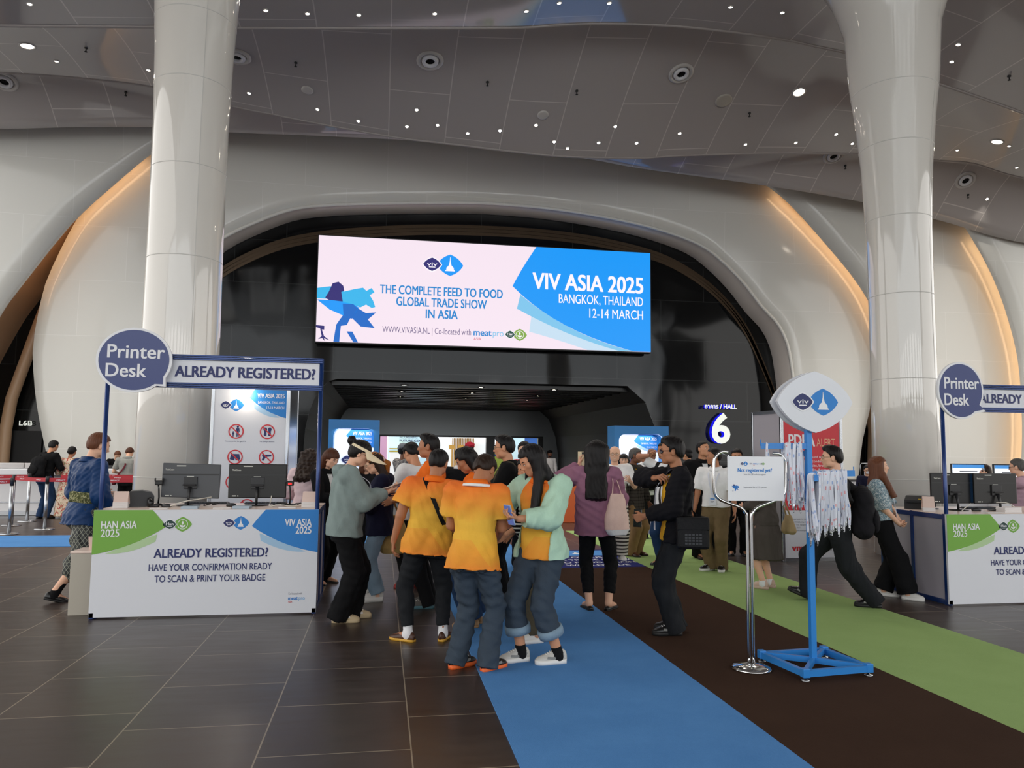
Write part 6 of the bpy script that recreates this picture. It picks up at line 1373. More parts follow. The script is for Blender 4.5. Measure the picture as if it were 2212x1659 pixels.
# ---------------------------------------------------------------- worn and carried things
def w_of(P, p): return P['root'].matrix_basis @ Vector(tuple(p))
def world(P): return Matrix.Translation(P['g']) @ Matrix.Rotation(-P['az'], 4, 'Z')
def carried(P, name, label, cat, at, group=None):
    """a top-level thing standing in the bearer's frame; its parts are built relative to `at`"""
    t = thing(name, label, cat, world(P) @ Vector(tuple(at)), -P['az'], group); return t
def glasses(m='frame_dark', lens=None):
    def f(P):
        hp, Hh = P['hp'], P['Hh']; b = MB()
        for sg in (1, -1):
            c = (sg*.135, .405, -.005); pts = [hp(c[0]+.105*math.cos(q)*(1), c[1]-.06*max(0, sg*math.cos(q))**2, c[2]+.072*math.sin(q)) for q in [2*math.pi*i/16 for i in range(17)]]; b.tube(pts, .0022, 6, 0)
            b.tube([hp(sg*.24, .36, .02), hp(sg*.325, .22, .02), hp(sg*.345, -.05, .02)], .0022, 6, 0)
        b.tube([hp(-.035, .41, .01), hp(0, .43, .02), hp(.035, .41, .01)], .002, 6, 0); g = b.build('glasses', m, P['root'])
        if lens:
            for sg in (1, -1):
                b = MB(); pts = [hp(sg*.135+.11*math.cos(q), .41-.07*max(0, sg*math.cos(q))**2, -.01+.08*math.sin(q)) for q in [2*math.pi*i/16 for i in range(16)]]; pts2 = [Vector(tuple(q))+Vector(tuple(P['Rh']@A3((0, -.004, 0)))) for q in pts]; b.loft([pts2, pts], 0, False); b.build('lens', lens, g)
    return f
def lanyard_worn(m='lanyard_ribbon', badge=True, drop=.13, front=.075, bm='badge_white', x0=0.0):
    def f(P):
        tp, H = P['tp'], P['H']; b = MB(); fy = front
        for sg in (1, -1):
            pts = [tp(0, -.058, .322), tp(sg*.03, -.050, .325), tp(sg*.052, -.012, .322), tp(sg*.050, .030, .300), tp(sg*.036, fy-.01, .25), tp(sg*.015+x0, fy+.004, .25-drop*.6), tp(x0, fy+.006, .25-drop)]; pts = smooth_curve(pts, 4); nr = []
            for q in pts:
                dv = Vector(tuple(q))-Vector(tuple(tp(0, -.01, 0))); dv = Vector(tuple(P['T'].T@A3(dv))); dv.z = .25; nr.append(tuple(P['T']@A3(dv)))
            b.strip(pts, .016, .002, nr, 0)
        o = b.build('lanyard', m, P['root'])
        if badge:
            c = tp(x0, fy+.008, .25-drop-.035); b = MB(); b.box(c, (.095, .004, .11), R=Matrix(P['T'].tolist())); bo = b.build('badge', bm, o)
            p = Panel(Vector(tuple(c))+Vector(tuple(P['T']@A3((.04, .0025, -.05)))), Vector(tuple(P['T']@A3((-1, 0, 0)))), Vector(tuple(P['T']@A3((0, 0, 1)))), .0006); p.rect(.01, .075, .07, .09, 1); p.rect(.012, .05, .06, .056, 0); p.rect(.012, .035, .05, .04, 0); p.build('print', ['ink_grey', 'ink_blue'], bo)
    return f
def backpack(label, m='cloth_near_black', size=(.29, .16, .44), z=.12):
    def f(P):
        tp, H, T = P['tp'], P['H'], P['T']; w, d, hh = size; back = -(P['sec'][4][4]/H+.012); c = tp(0, back-d/2/H-.005, z+.04); t = carried(P, 'backpack', label, 'backpack', c); h = max(P['h'], .008)
        F = Field((-w/2-.03, -d/2-.09, -hh/2-.03), (w/2+.03, d/2+.03, hh/2+.06), h)
        F.add(ellip((0, 0, 0), (w/2*1.08, d/2*1.12, hh/2*1.06)), .03); F.add(rcone((-w*.3, 0, -hh*.33), (w*.3, 0, -hh*.33), d*.48, d*.48), .05); F.add(rcone((-w*.28, 0, hh*.25), (w*.28, 0, hh*.25), d*.42, d*.42), .05)
        V, Q = F.surface(); V = V@T.T; part('pack', np_mesh('pack', V, Q, m, (.004, (25, 25, 25), 3)), t)
        F = Field((-w/2, -d/2-.11, -hh/2), (w/2, 0, .05), h); F.add(ellip((0, -d/2-.01, -hh*.18), (w*.38, .05, hh*.24)), .02); V, Q = F.surface(); V = V@T.T; part('front_pocket', np_mesh('front_pocket', V, Q, m, (.003, (25, 25, 25), 4)), t)
        inv = lambda p: Vector(tuple(A3(p)-A3(c)))
        for sg in (1, -1):
            b = MB(); pts = smooth_curve([inv(tp(sg*.05, back, .22)), inv(tp(sg*.06, -.035, .325)), inv(tp(sg*.072, .03, .31)), inv(tp(sg*.085, .066, .22)), inv(tp(sg*.10, .03, .10)), inv(tp(sg*.095, back+.01, .06))], 5); b.strip(pts, .05, .012, [tuple(inv(tp(0, -.01, .1))*-1+q) for q in pts]); b.build('shoulder_strap', m, t)
        b = MB(); b.tube(smooth_curve([Vector(tuple(T@A3((-.04, d*.1, hh*.45)))), Vector(tuple(T@A3((0, d*.1, hh*.57)))), Vector(tuple(T@A3((.04, d*.1, hh*.45))))], 5), .008, 8); b.build('grab_handle', m, t)
    return f
def tote(label, m, sd=1, top_z=.15, size=(.30, .10, .34), m2=None, side=.135, y=-.03, cat='bag', rz=90, sag=1.0):
    def f(P):
        tp, H = P['tp'], P['H']; w, d, hh = size; sh = tp(sd*P['sw']*.80, -.02, .315); c = tp(sd*(side), y, top_z)-A3((0, 0, hh/2)); t = carried(P, 'shoulder_bag', label, cat, c); h = max(P['h'], .008); Rz = rotm(0, 0, rz)
        F = Field((-w/2-.05, -d/2-.05, -hh/2-.05), (w/2+.05, d/2+.05, hh/2+.05), h); F.add(stackz([(-hh/2, 0, 0, w*.36, d*.45), (-hh*.35, 0, 0, w*.50, d*.62), (-hh*.05, 0, 0, w*.48, d*.5), (hh*.25, 0, 0, w*.36, d*.34), (hh/2, 0, 0, w*.26, d*.18)], (0, 0, 0), np.eye(3), 2.6), .02)
        V, Q = F.surface(); Vr = V@Rz.T; mats = [m]+([m2] if m2 else []); me = np_mesh('bag_body', Vr, Q, mats, (.005, (22, 22, 10), 8))
        if m2: me.polygons.foreach_set('material_index', (V[Q[:, 0], 2] < -hh*.36).astype(np.int32))
        part('bag_body', me, t)
        s0 = Vector(tuple(sh-c))
        for k in (-1, 1):
            b = MB(); a = Vector(tuple(Rz@A3((k*w*.20, 0, hh*.46)))); pts = smooth_curve([a, a.lerp(s0, .55)+Vector((sd*.02, 0, 0)), s0+Vector((0, k*.012, .015)), s0+Vector((-sd*.03, k*.012, .02))], 5); b.strip(pts, .02, .006, (sd, 0, .3)); b.build('strap', m, t)
    return f
def crossbag(label, sd=1, z=-.03, size=(.26, .09, .25), m='cloth_leather_black', y=0.0, xo=.155, strap_from=-1, rz=90, plain=False):
    def f(P):
        tp, H = P['tp'], P['H']; w, d, hh = size; c = tp(sd*xo, y, z); t = carried(P, 'shoulder_bag', label, 'bag', c); R = Matrix.Rotation(math.radians(rz), 3, 'Z'); b = MB(); b.box((0, 0, 0), (w, d, hh), bev=.025, R=R); b.build('bag_body', m, t)
        b = MB(); b.box(R@Vector((0, 0, hh*.27)), (w*1.01, d*1.04, hh*.46), bev=.02, R=R); b.build('flap', m, t)
        b = MB()
        if not plain:
            for i in range(5):
                for j in range(4): b.box(R@Vector((-w*.22+i*w*.11, -d*.505*sd, -hh*.05-j*hh*.09)), (w*.075, .003, hh*.055), R=R)
            b.build('emboss_pattern', 'leather_mark', t)
        far_ = tp(strap_from*P['sw']*.62, .0, .322); inv = lambda p: Vector(tuple(A3(p)-c))
        b = MB()
        for yy in (1, -1):
            fr = P['sec'][4][4]/H+.022; pts = [inv(tp(strap_from*.055, 0, .332)), inv(tp(strap_from*.045, yy*.045, .315)), inv(tp(.0+sd*.01, yy*(fr), .22)), inv(tp(sd*.07, yy*fr*.9, .11)), Vector((-sd*.02, yy*w*.40 if rz else 0, hh*.45))]; pts = smooth_curve(pts, 5); b.strip(pts, .035, .004, [tuple(q-inv(tp(0, 0, .15))) for q in pts])
        b.build('strap', m, t)
    return f
mat('leather_mark', '#3a3c3f', rough=.35)
def held(sd, name, label, cat, build, off=(0, .06, 0), rot=(0, 0, 0)):
    """something held in a hand: build(mb-thing) in a frame at the palm"""
    def f(P):
        a = P['AR'][sd]; sg = 1 if sd == 'R' else -1; hs = P['H']/1.7; c = a['W']+a['hd']*.075*hs+a['pn']*.022*hs; t = carried(P, name, label, cat, c); t.rotation_euler = (math.radians(rot[0]), math.radians(rot[1]), -P['az']+math.radians(rot[2])); build(t)
    return f
def b_phone(mc='phone_black', ms='phone_screen', w=.074, hgt=.155):
    def f(t):
        b = MB(); b.box((0, 0, 0), (w, .009, hgt), bev=.004); b.build('case', mc, t); b = MB(); b.box((0, -.0052, 0), (w-.008, .0012, hgt-.01)); b.build('screen', ms, t); b = MB(); b.box((-w*.25, .0055, hgt*.36), (w*.38, .004, w*.38), bev=.0015); b.build('camera_block', 'phone_black', t)
    return f
def b_paper(w=.12, d=.18, m='paper_white', n=2):
    def f(t):
        b = MB()
        for k in range(n): b.grid([[(x+.004*k, y, .006*k+.02*(x/w)**2*4+.01*math.sin(y*20)) for x in (-w/2, -w/4, 0, w/4, w/2)] for y in np.linspace(-d/2, d/2, 6)], smooth=True)
        b.build('sheet', m, t); p = Panel((-w/2, -d/2, .0), (1, 0, 0), (0, 1, 0), .001)
    return f
def cap_(m, brim='F', visor=False, bm=None):
    def f(P):
        hp, Rh, Hh = P['hp'], P['Rh'], P['Hh']; b = MB(); n = 28
        if not visor:
            rings = []
            for a in (0, 15, 30, 45, 60, 75, 88): rings.append([hp(.405*math.cos(math.radians(a))*math.cos(q), -.05+.465*math.cos(math.radians(a))*math.sin(q), .17+.40*math.sin(math.radians(a))) for q in [2*math.pi*i/n for i in range(n)]])
            b.loft(rings, 0, True); o = b.build('cap', m, P['root'])
        else:
            b.loft([[hp(.405*math.cos(q), -.05+.465*math.sin(q), z) for q in [2*math.pi*i/n for i in range(n)]] for z in (.13, .24)]+[[hp(.395*math.cos(q), -.05+.455*math.sin(q), z) for q in [2*math.pi*i/n for i in range(n)]] for z in (.24, .13)], 0, True, cap=False); o = b.build('visor', m, P['root'])
        if brim == 'F':
            b = MB(); r = 1.0 if visor else .8; ks = [math.radians(a) for a in range(18, 163, 9)]; out = []
            for th in (0, -.012): out.append([[hp(.405*math.cos(q)*(1+e*(.12 if visor else .03)), -.05+.465*math.sin(q)+e*math.sin(q)*(.74 if visor else .5), .19-e*(.10 if visor else .06)-(.20*e if visor else .08*e)*abs(math.cos(q))**1.5+th) for q in ks] for e in (0, .35, .7, 1)])
            b.grid(out[0]); b.grid(out[1]); b.grid([out[0][-1], out[1][-1]]); b.build('brim', bm or m, o)
    return f
def turban(m):
    def f(P):
        hp, Rh, Hh, h = P['hp'], P['Rh'], P['Hh'], P['h']; S = lambda r: tuple(A3(r)*Hh); c = hp(0, -.06, .28); F = Field(A3(c)-.7*Hh, A3(c)+.7*Hh, h); F.add(ellip(c, S((.46, .52, .33)), Rh@rotm(12, 0, 0)), .02); V, Q = F.surface(); part('turban', np_mesh('turban', V, Q, m, (.006, (20, 20, 90), 4)), P['root'])
    return f
def beard(m):
    def f(P):
        hp, Rh, Hh, h = P['hp'], P['Rh'], P['Hh'], P['h']; S = lambda r: tuple(A3(r)*Hh); c = hp(0, .14, -.42); F = Field(A3(c)-.6*Hh, A3(c)+.6*Hh, h*.9); F.add(ellip(hp(0, .12, -.40), S((.25, .24, .17)), Rh), .02); F.add(ellip(hp(0, .5, -.25), S((.09, .14, .05)), Rh), .01, 's'); V, Q = F.surface(); part('beard', np_mesh('beard', V, Q, m, (.004, (60, 60, 60), 4)), P['root'])
    return f
def face_mask():
    def f(P):
        hp = P['hp']; b = MB(); b.loft([[hp(.22*math.sin(a), .15+.30*math.cos(a)*(1.0 if z < -.05 else .95), z) for a in [math.radians(q) for q in range(-75, 76, 15)]] for z in (-.08, -.22, -.36)], 0, True, closed=False, cap=False); b.build('face_mask', 'mask_white', P['root'])
    return f

# ================================================================== THE PEOPLE
def sash(m):
    def f(P):
        T, hipc, H, sec = P['T'], P['hipc'], P['H'], P['sec']; b = MB(); n = 36; rings = []
        for z, k in ((.065, .03), (.07, .058), (.10, .060), (.13, .058), (.135, .03)):
            a_, b_ = (np.interp(z*H, [s[0] for s in sec], [s[i] for s in sec])+k for i in (3, 4)); rings.append([hipc+T@A3((a_*math.cos(q), b_*math.sin(q), z*H+.006*math.sin(3*q))) for q in [2*math.pi*i/n for i in range(n)]])
        b.loft(rings, 0, True); b.build('sash', m, P['root'])
    return f
def bow(P):
    hp = P['hp']; b = MB()
    for sg in (-1, 1): b.loft([[hp(.0+sg*.02, -.50, .05+z*.03) for z in (-1, 1)]+[hp(.0, -.54, .05)], [hp(sg*.22, -.52, .05+z*.12) for z in (-1, 1)]+[hp(sg*.2, -.6, .05)]], 0, False)
    b.build('hair_bow', 'cloth_pinkish', P['root'])
def tail(m, Ln=1.6):
    return lambda P: make_hair(P, ('pony', m, {'len': Ln, 'amp': .006}))
def b_fan(t):
    b = MB(); b.box((0, 0, 0), (.012, .3, .02)); b.build('spine', 'cloth_near_black', t)
def collar_band(P):
    tp = P['tp']; b = MB(); n = 24; b.loft([[tp(r*math.sin(q)*1.14, -.014+r*math.cos(q), z-.012*max(0, math.cos(q))) for q in [2*math.pi*i/n for i in range(n)]] for r, z in ((.050, .326), (.057, .325), (.063, .316), (.061, .312), (.050, .316))], 0, True, cap=False); b.build('collar_band', 'cloth_white', P['root'])
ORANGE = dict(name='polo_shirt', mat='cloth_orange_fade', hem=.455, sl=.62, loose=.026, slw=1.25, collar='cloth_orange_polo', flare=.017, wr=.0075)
white_shirt = dict(name='inner_shirt', mat='cloth_white', hem=.5, sl=0, loose=.010)
def suit(m='cloth_suit_black', ow=.035, hem=.44, **k): return dict(name='jacket', mat=m, hem=hem, sl=1.95, loose=.026, open=(ow, 0, .12), vee=(.10, .31), collar=m, **k)
fwd_up = (0, .8, .5)

mat('stitch', '#0f1218', rough=.8)
def back_pockets(P):
    T = P['T']
    for sg in (1, -1):
        sq = [(-.5, .5), (.5, .5), (.5, -.25), (0, -.5), (-.5, -.25), (-.5, .5)]; zz = [(-.4, -.1), (-.2, .15), (0, -.1), (.2, .15), (.4, -.1)]
        fine = lambda pl: [tuple(A3(pl[i])*(1-t)+A3(pl[i+1])*t) for i in range(len(pl)-1) for t in (0, .25, .5, .75)]+[pl[-1]]
        decal(P, 'trousers', 'back_pocket', 'stitch', P['tp'](sg*.052, -.06, -.035), T@A3((1, 0, 0)), T@A3((0, 0, 1)), T@A3((0, -1, 0)), .12, .13, 0, outline=[fine(sq), fine(zz)], line=.003)
def sticker(P):
    T = P['T']; o = decal(P, 'polo_shirt', 'sticker', 'badge_white', P['tp'](-.045, .06, .165), T@A3((-1, 0, 0)), T@A3((.12, 0, 1)), T@A3((0, 1, 0)), .046, .046, .003)
    decal(P, 'polo_shirt', 'sticker_print', 'phone_black', P['tp'](-.045, .06, .165), T@A3((-1, 0, 0)), T@A3((.12, 0, 1)), T@A3((0, 1, 0)), .026, .010, .0045)
def chest_print(P):
    T = P['T']; decal(P, 'shirt', 'chest_print', 'badge_white', P['tp'](-.05, .06, .18), T@A3((-1, 0, 0)), T@A3((0, 0, 1)), T@A3((0, 1, 0)), .06, .012, .002)
def placket(P):
    T = P['T']
    for z in (.30, .28, .26): decal(P, 'polo_shirt', 'button', 'cloth_orange_polo', P['tp'](0, .06, z), T@A3((1, 0, 0)), T@A3((0, 0, 1)), T@A3((0, 1, 0)), .012, .012, .003, 3, 3)
# ---- at the back counter, far left
person('person in a black shirt and jeans with a black backpack at the back counter', (92, 1120), 948, 50, lean=(10, 0), head=(-5, 5), R=dict(w=(.12, .22, .63)), L=dict(w=(-.12, .24, .63)), hair=('short', 'hair_black'), tops=[dict(mat='cloth_black', hem=.50, sl=1.6, loose=.02)], bottom=dict(mat='cloth_blue_denim', w=(.06, .045, .04), belt='cloth_leather_black'), shoes=('sneaker', 'shoe_brown', 'sole_black'), extras=[backpack('black backpack on the man at the back left counter', 'cloth_black', (.34, .2, .46), .08)])
person('person in a long cream dress with red flowers at the back counter', (142, 1119), 963, 25, fem=True, skin='skin_tan', head=(10, 12), lean=(4, 0), R=dict(w=(.12, .15, .6)), L=dict(w=(-.12, .15, .6)), hair=('bun', 'hair_black', {'bun': (0, -.5, -.12)}), tops=[dict(name='dress_top', mat='cloth_floral', hem=.46, sl=1.5, loose=.02)], bottom=dict(kind='skirt', name='dress_skirt', mat='cloth_floral', hem=.03, flare=.045), shoes=('flat', 'shoe_cream', 'sole_white'))
person('person in a grey polo with a dark strap across the back by the first column', (268, 1119), 962, 10, skin='skin_fair', lean=(8, 0), head=(10, 30), R=dict(w=(.14, .2, .62)), L=dict(w=(-.14, .2, .62)), hair=('short', 'hair_brown'), tops=[dict(mat='cloth_grey_shirt', hem=.50, sl=.75, loose=.022, collar='cloth_grey_shirt')], bottom=dict(mat='cloth_black', w=(.06, .045, .04)), shoes=('dress', 'shoe_black', 'sole_black'), extras=[crossbag('small dark cross-body bag on the man in the grey polo', -1, .0, (.2, .07, .16), 'cloth_maroon', y=.03, plain=True)])
person('person with fair hair behind the back counter, bent over the desk', (249, 1100), 981, 170, H=1.5, D=20.2, skin='skin_fair', lean=(16, 0), head=(0, 25), R=dict(w=(.12, .2, .66)), L=dict(w=(-.12, .2, .66)), hair=('short', 'hair_auburn'), tops=[dict(mat='cloth_black', hem=.48, sl=1.9, loose=.02)], bottom=dict(mat='cloth_black'), shoes=('dress', 'shoe_black', 'sole_black'))
# ---- the man in blue silk and the staff behind the left desk
person('person in a blue silk tunic, patterned sash and brocade trousers beside the left desk', (174, 1288), 938, 62, skin='skin_fair', H=1.74, drop=.04, lean=(3, 0), head=(12, 14), feet=[(.06, -.20, 20, .012, -18), (-.05, .16, 0)], R=dict(w=(.12, .10, .50)), L=dict(w=(-.12, .16, .60)), hair=('short', 'hair_auburn', {'vol': .07}), tops=[dict(name='silk_tunic', mat='cloth_blue_silk', hem=.455, sl=1.7, loose=.035, slw=1.3, flare=.02, wr=.007, collar='cloth_blue_silk')], bottom=dict(name='brocade_trousers', mat='cloth_brocade', w=(.085, .07, .062), hem=.25, wr=.012, o=.012), shoes=('slip', 'shoe_black', 'sole_black', 'cloth_sock_black', .13), extras=[sash('cloth_sash'), lanyard_worn(badge=False)])
person('person in a black blazer with brown fringe behind the right end of the left desk', (700, 1240), 965, 128, D=9.15, fem=True, skin='skin_fair', head=(8, 18), lean=(4, 0), R=dict(w=(.07, .20, .64), hd=(-.6, .7, 0)), L=dict(w=(-.05, .20, .64), hd=(.6, .7, 0)), hair=('long', 'hair_brown', {'len': .95, 'fringe': .13, 'w': .28}), tops=[white_shirt, suit('cloth_suit_black')], bottom=dict(mat='cloth_black'), shoes=('flat', 'shoe_black', 'sole_black'))
person('person with dark wavy hair and a pale pink shirt behind the left desk', (661, 1235), 978, 25, D=9.7, fem=True, H=1.56, lean=(5, 0), head=(0, 12), R=dict(w=(.1, .2, .62)), L=dict(w=(-.13, .15, .6)), hair=('long', 'hair_dark_brown', {'len': 1.25, 'curl': 1, 'w': .38, 'off': .07}), tops=[dict(mat='cloth_pinkish', hem=.46, sl=1.9, loose=.03, collar='cloth_pinkish')], bottom=dict(mat='cloth_black'), shoes=('flat', 'shoe_black', 'sole_black'))
# ---- queue right of the left desk
person('person in a grey hooded jacket, cream visor and black trousers reading papers', (740, 1340), 950, 88, fem=True, H=1.66, bw=1.08, skin='skin_fair', lean=(3, 0), head=(0, 24), feet=[(.05, -.02, 5), (-.045, .05, -5)], R=dict(w=(.035, .225, .705), hd=(-.25, .9, .25), pn=(-.5, .2, .8), curl=38, pole=(.35, -1, -.6)), L=dict(w=(-.035, .225, .70), hd=(.25, .9, .25), pn=(.5, .2, .8), curl=38, pole=(-.35, -1, -.6)), hair=('bun', 'hair_black', {'bun': (0, -.56, .30)}), tops=[dict(name='hooded_jacket', mat='cloth_grey_green', hem=.465, sl=1.92, loose=.040, slw=1.25, cuff=.75, hood=1, straight=1.02, wr=.008)], bottom=dict(mat='cloth_black', w=(.066, .058, .060), hem=.035, o=.006, wr=.008), shoes=('sneaker', 'shoe_cream', 'shoe_cream'), face_on=True, extras=[cap_('cloth_straw', visor=True), glasses('frame_gold'), lanyard_worn(badge=False, drop=.10, front=.122), held('R', 'leaflet', 'white leaflets in the hands of the woman with the cream visor', 'paper', b_paper(.13, .2, 'paper_pink'), rot=(12, 0, 0)), held('L', 'smartphone', 'phone held by the woman with the cream visor', 'phone', b_phone('phone_black', 'phone_screen'), rot=(-70, 0, 0))])
person('person in a navy jacket and light jeans with orange-tipped hair, glasses and white platform shoes', (815, 1296), 981, -90, fem=True, H=1.53, skin='skin_fair', lean=(0, 0), head=(0, 20), R=dict(w=(.04, .20, .70), hd=(-.2, .9, .3), pn=(-.4, .2, .8), curl=35), L=dict(w=(-.04, .20, .69), hd=(.2, .9, .3), pn=(.4, .2, .8), curl=35), hair=('long', 'hair_dark_brown', {'len': .85, 'w': .27, 'fringe': .16}), tops=[dict(name='jacket', mat='cloth_navy', hem=.44, sl=1.85, loose=.040, slw=1.35, cuff=1.2, hood=1, straight=1.03, wr=.007)], bottom=dict(mat='cloth_light_denim', w=(.060, .052, .052), hem=.055, wr=.007), shoes=('high', 'shoe_white', 'sole_white'), face_on=True, extras=[tail('hair_orange', 1.75), bow, glasses('frame_gold'), tote('beige cloth bag hanging behind the woman in the navy jacket', 'cloth_tote_beige', 1, .05, (.34, .12, .40), y=-.10, side=.08, rz=90), held('R', 'smartphone', 'white phone in the hand of the woman in the navy jacket', 'phone', b_phone('badge_white', 'phone_screen'), rot=(-65, 0, 0)), held('L', 'leaflet', 'yellow leaflet held upright by the woman in the navy jacket', 'paper', b_paper(.12, .2, 'cloth_yellow'), rot=(70, 0, 0))])
person('person with wavy auburn hair in black between the grey and the navy jackets', (786, 1212), 984, 160, fem=True, skin='skin_fair', head=(0, 15), R=dict(w=(.06, .18, .66)), L=dict(w=(-.06, .18, .66)), hair=('long', 'hair_auburn', {'len': 1.3, 'curl': 1, 'w': .34}), tops=[dict(mat='cloth_near_black', hem=.46, sl=1.9, loose=.026)], bottom=dict(mat='cloth_black', w=(.06, .05, .045)), shoes=('flat', 'shoe_black', 'sole_black'))
person('person in a grey cap and patterned grey shirt looking up at the doors', (868, 1165), 958, 55, skin='skin_dark', head=(8, -12), R=dict(w=(.17, .06, .50)), L=dict(w=(-.12, .2, .62)), hair=('crop', 'hair_black'), tops=[dict(mat='cloth_camo_shirt', hem=.47, sl=.8, loose=.026)], bottom=dict(mat='cloth_black'), shoes=('sneaker', 'shoe_black', 'sole_black'), extras=[cap_('cloth_cap_grey')])
person('person in a white T-shirt with a bright blue phone behind the tall man in orange', (893, 1272), 960, -40, H=1.66, skin='skin_mid', head=(0, 30), R=dict(w=(.08, .2, .66)), L=dict(w=(-.10, .20, .67), hd=(.1, .9, .2), pn=(.3, .2, .9)), hair=('short', 'hair_black'), tops=[dict(mat='cloth_white', hem=.47, sl=.85, loose=.030)], bottom=dict(mat='cloth_black'), shoes=('sneaker', 'shoe_red', 'shoe_red'), extras=[held('L', 'smartphone', 'bright blue phone in the hand of the man in the white T-shirt', 'phone', b_phone('phone_black', 'phone_bright', .08, .16), rot=(-60, 0, 0))])
# ---- the group in orange
person('tall person in orange seen in profile behind the stocky man in orange', (926, 1310), 940, -82, H=1.71, skin='skin_tan', head=(0, 0), R=dict(w=(.1, .2, .62)), L=dict(w=(-.12, .2, .62)), hair=('short', 'hair_black', {'quiff': 1}), tops=[dict(ORANGE, mat='cloth_orange_polo')], bottom=dict(mat='cloth_black'), shoes=('sneaker', 'shoe_grey', 'sole_teal'))
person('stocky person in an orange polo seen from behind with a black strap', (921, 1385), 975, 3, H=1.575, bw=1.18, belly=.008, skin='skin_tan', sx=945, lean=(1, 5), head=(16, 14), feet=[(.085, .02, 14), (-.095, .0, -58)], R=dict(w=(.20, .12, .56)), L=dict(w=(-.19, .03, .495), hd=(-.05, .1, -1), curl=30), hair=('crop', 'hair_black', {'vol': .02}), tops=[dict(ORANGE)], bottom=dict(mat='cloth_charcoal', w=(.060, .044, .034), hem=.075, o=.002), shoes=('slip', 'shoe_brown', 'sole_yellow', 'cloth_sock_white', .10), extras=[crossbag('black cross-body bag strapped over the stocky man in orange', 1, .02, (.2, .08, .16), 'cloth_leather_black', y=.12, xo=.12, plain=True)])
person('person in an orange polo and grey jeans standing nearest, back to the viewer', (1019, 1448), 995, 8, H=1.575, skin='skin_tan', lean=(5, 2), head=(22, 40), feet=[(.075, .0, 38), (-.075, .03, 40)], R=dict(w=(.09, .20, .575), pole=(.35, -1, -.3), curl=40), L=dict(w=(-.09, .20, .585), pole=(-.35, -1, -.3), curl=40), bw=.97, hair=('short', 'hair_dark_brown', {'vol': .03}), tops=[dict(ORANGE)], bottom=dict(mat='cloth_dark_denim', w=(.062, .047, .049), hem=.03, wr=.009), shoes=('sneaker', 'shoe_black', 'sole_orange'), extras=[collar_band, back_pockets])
person('person in black with a white collar line, back of the head between two orange shirts', (991, 1225), 968, 5, skin='skin_mid', head=(0, 5), hair=('short', 'hair_black'), tops=[dict(mat='cloth_black', hem=.47, sl=1.9, loose=.024, collar='cloth_white')], bottom=dict(mat='cloth_black'), shoes=('dress', 'shoe_black', 'sole_black'))
person('person in a dark red turban far back by the middle door', (1012, 1130), 956, 10, skin='skin_tan', head=(0, 0), hair=('crop', 'hair_black'), tops=[dict(mat='cloth_charcoal', hem=.47, sl=1.9, loose=.02)], bottom=dict(mat='cloth_black'), shoes=('dress', 'shoe_black', 'sole_black'), extras=[turban('cloth_dark_red')])
person('person with long dark hair in profile between two orange backs, in wide navy jeans', (1024, 1352), 969, -78, fem=True, skin='skin_tan', H=1.60, head=(-8, 32), R=dict(w=(.05, .2, .62)), L=dict(w=(-.05, .2, .62)), hair=('long', 'hair_black', {'len': 1.5, 'w': .30}), tops=[dict(ORANGE, mat='cloth_orange_polo')], bottom=dict(mat='cloth_blue_denim', w=(.066, .062, .064), hem=.045), shoes=('slip', 'shoe_tan', 'shoe_tan'), face_on=True)
person('person in black with glasses, white lanyard and a backpack, facing left', (1094, 1306), 949, -85, skin='skin_mid', H=1.70, head=(0, 4), R=dict(w=(.08, .2, .64)), L=dict(w=(-.10, .2, .66)), hair=('short', 'hair_black', {'quiff': 1}), tops=[dict(mat='cloth_black', hem=.47, sl=.85, loose=.024, collar='cloth_black')], bottom=dict(mat='cloth_black'), shoes=('sneaker', 'shoe_grey', 'sole_grey'), face_on=True, extras=[chest_print, glasses('frame_gold'), lanyard_worn(badge=False, drop=.14), backpack('dark brown backpack on the man with glasses facing left', 'cloth_olive_dark')])
person('smiling person in a black suit and glasses behind the man with the lanyard', (1130, 1225), 954, 168, skin='skin_fair', smile=True, head=(8, 4), R=dict(w=(.1, .16, .62)), L=dict(w=(-.1, .16, .62)), hair=('short', 'hair_black'), tops=[white_shirt, suit()], bottom=dict(mat='cloth_black'), shoes=('dress', 'shoe_black', 'sole_black'), extras=[glasses()])
person('person in a dark turban and pale yellow shirt far away inside the passage', (1187, 1075), 973, 165, D=27, skin='skin_dark', hair=('crop', 'hair_black'), tops=[dict(mat='cloth_cream_white', hem=.47, sl=1.9, loose=.02)], bottom=dict(mat='cloth_charcoal'), shoes=('dress', 'shoe_black', 'sole_black'), extras=[turban('cloth_black'), beard('hair_black')])
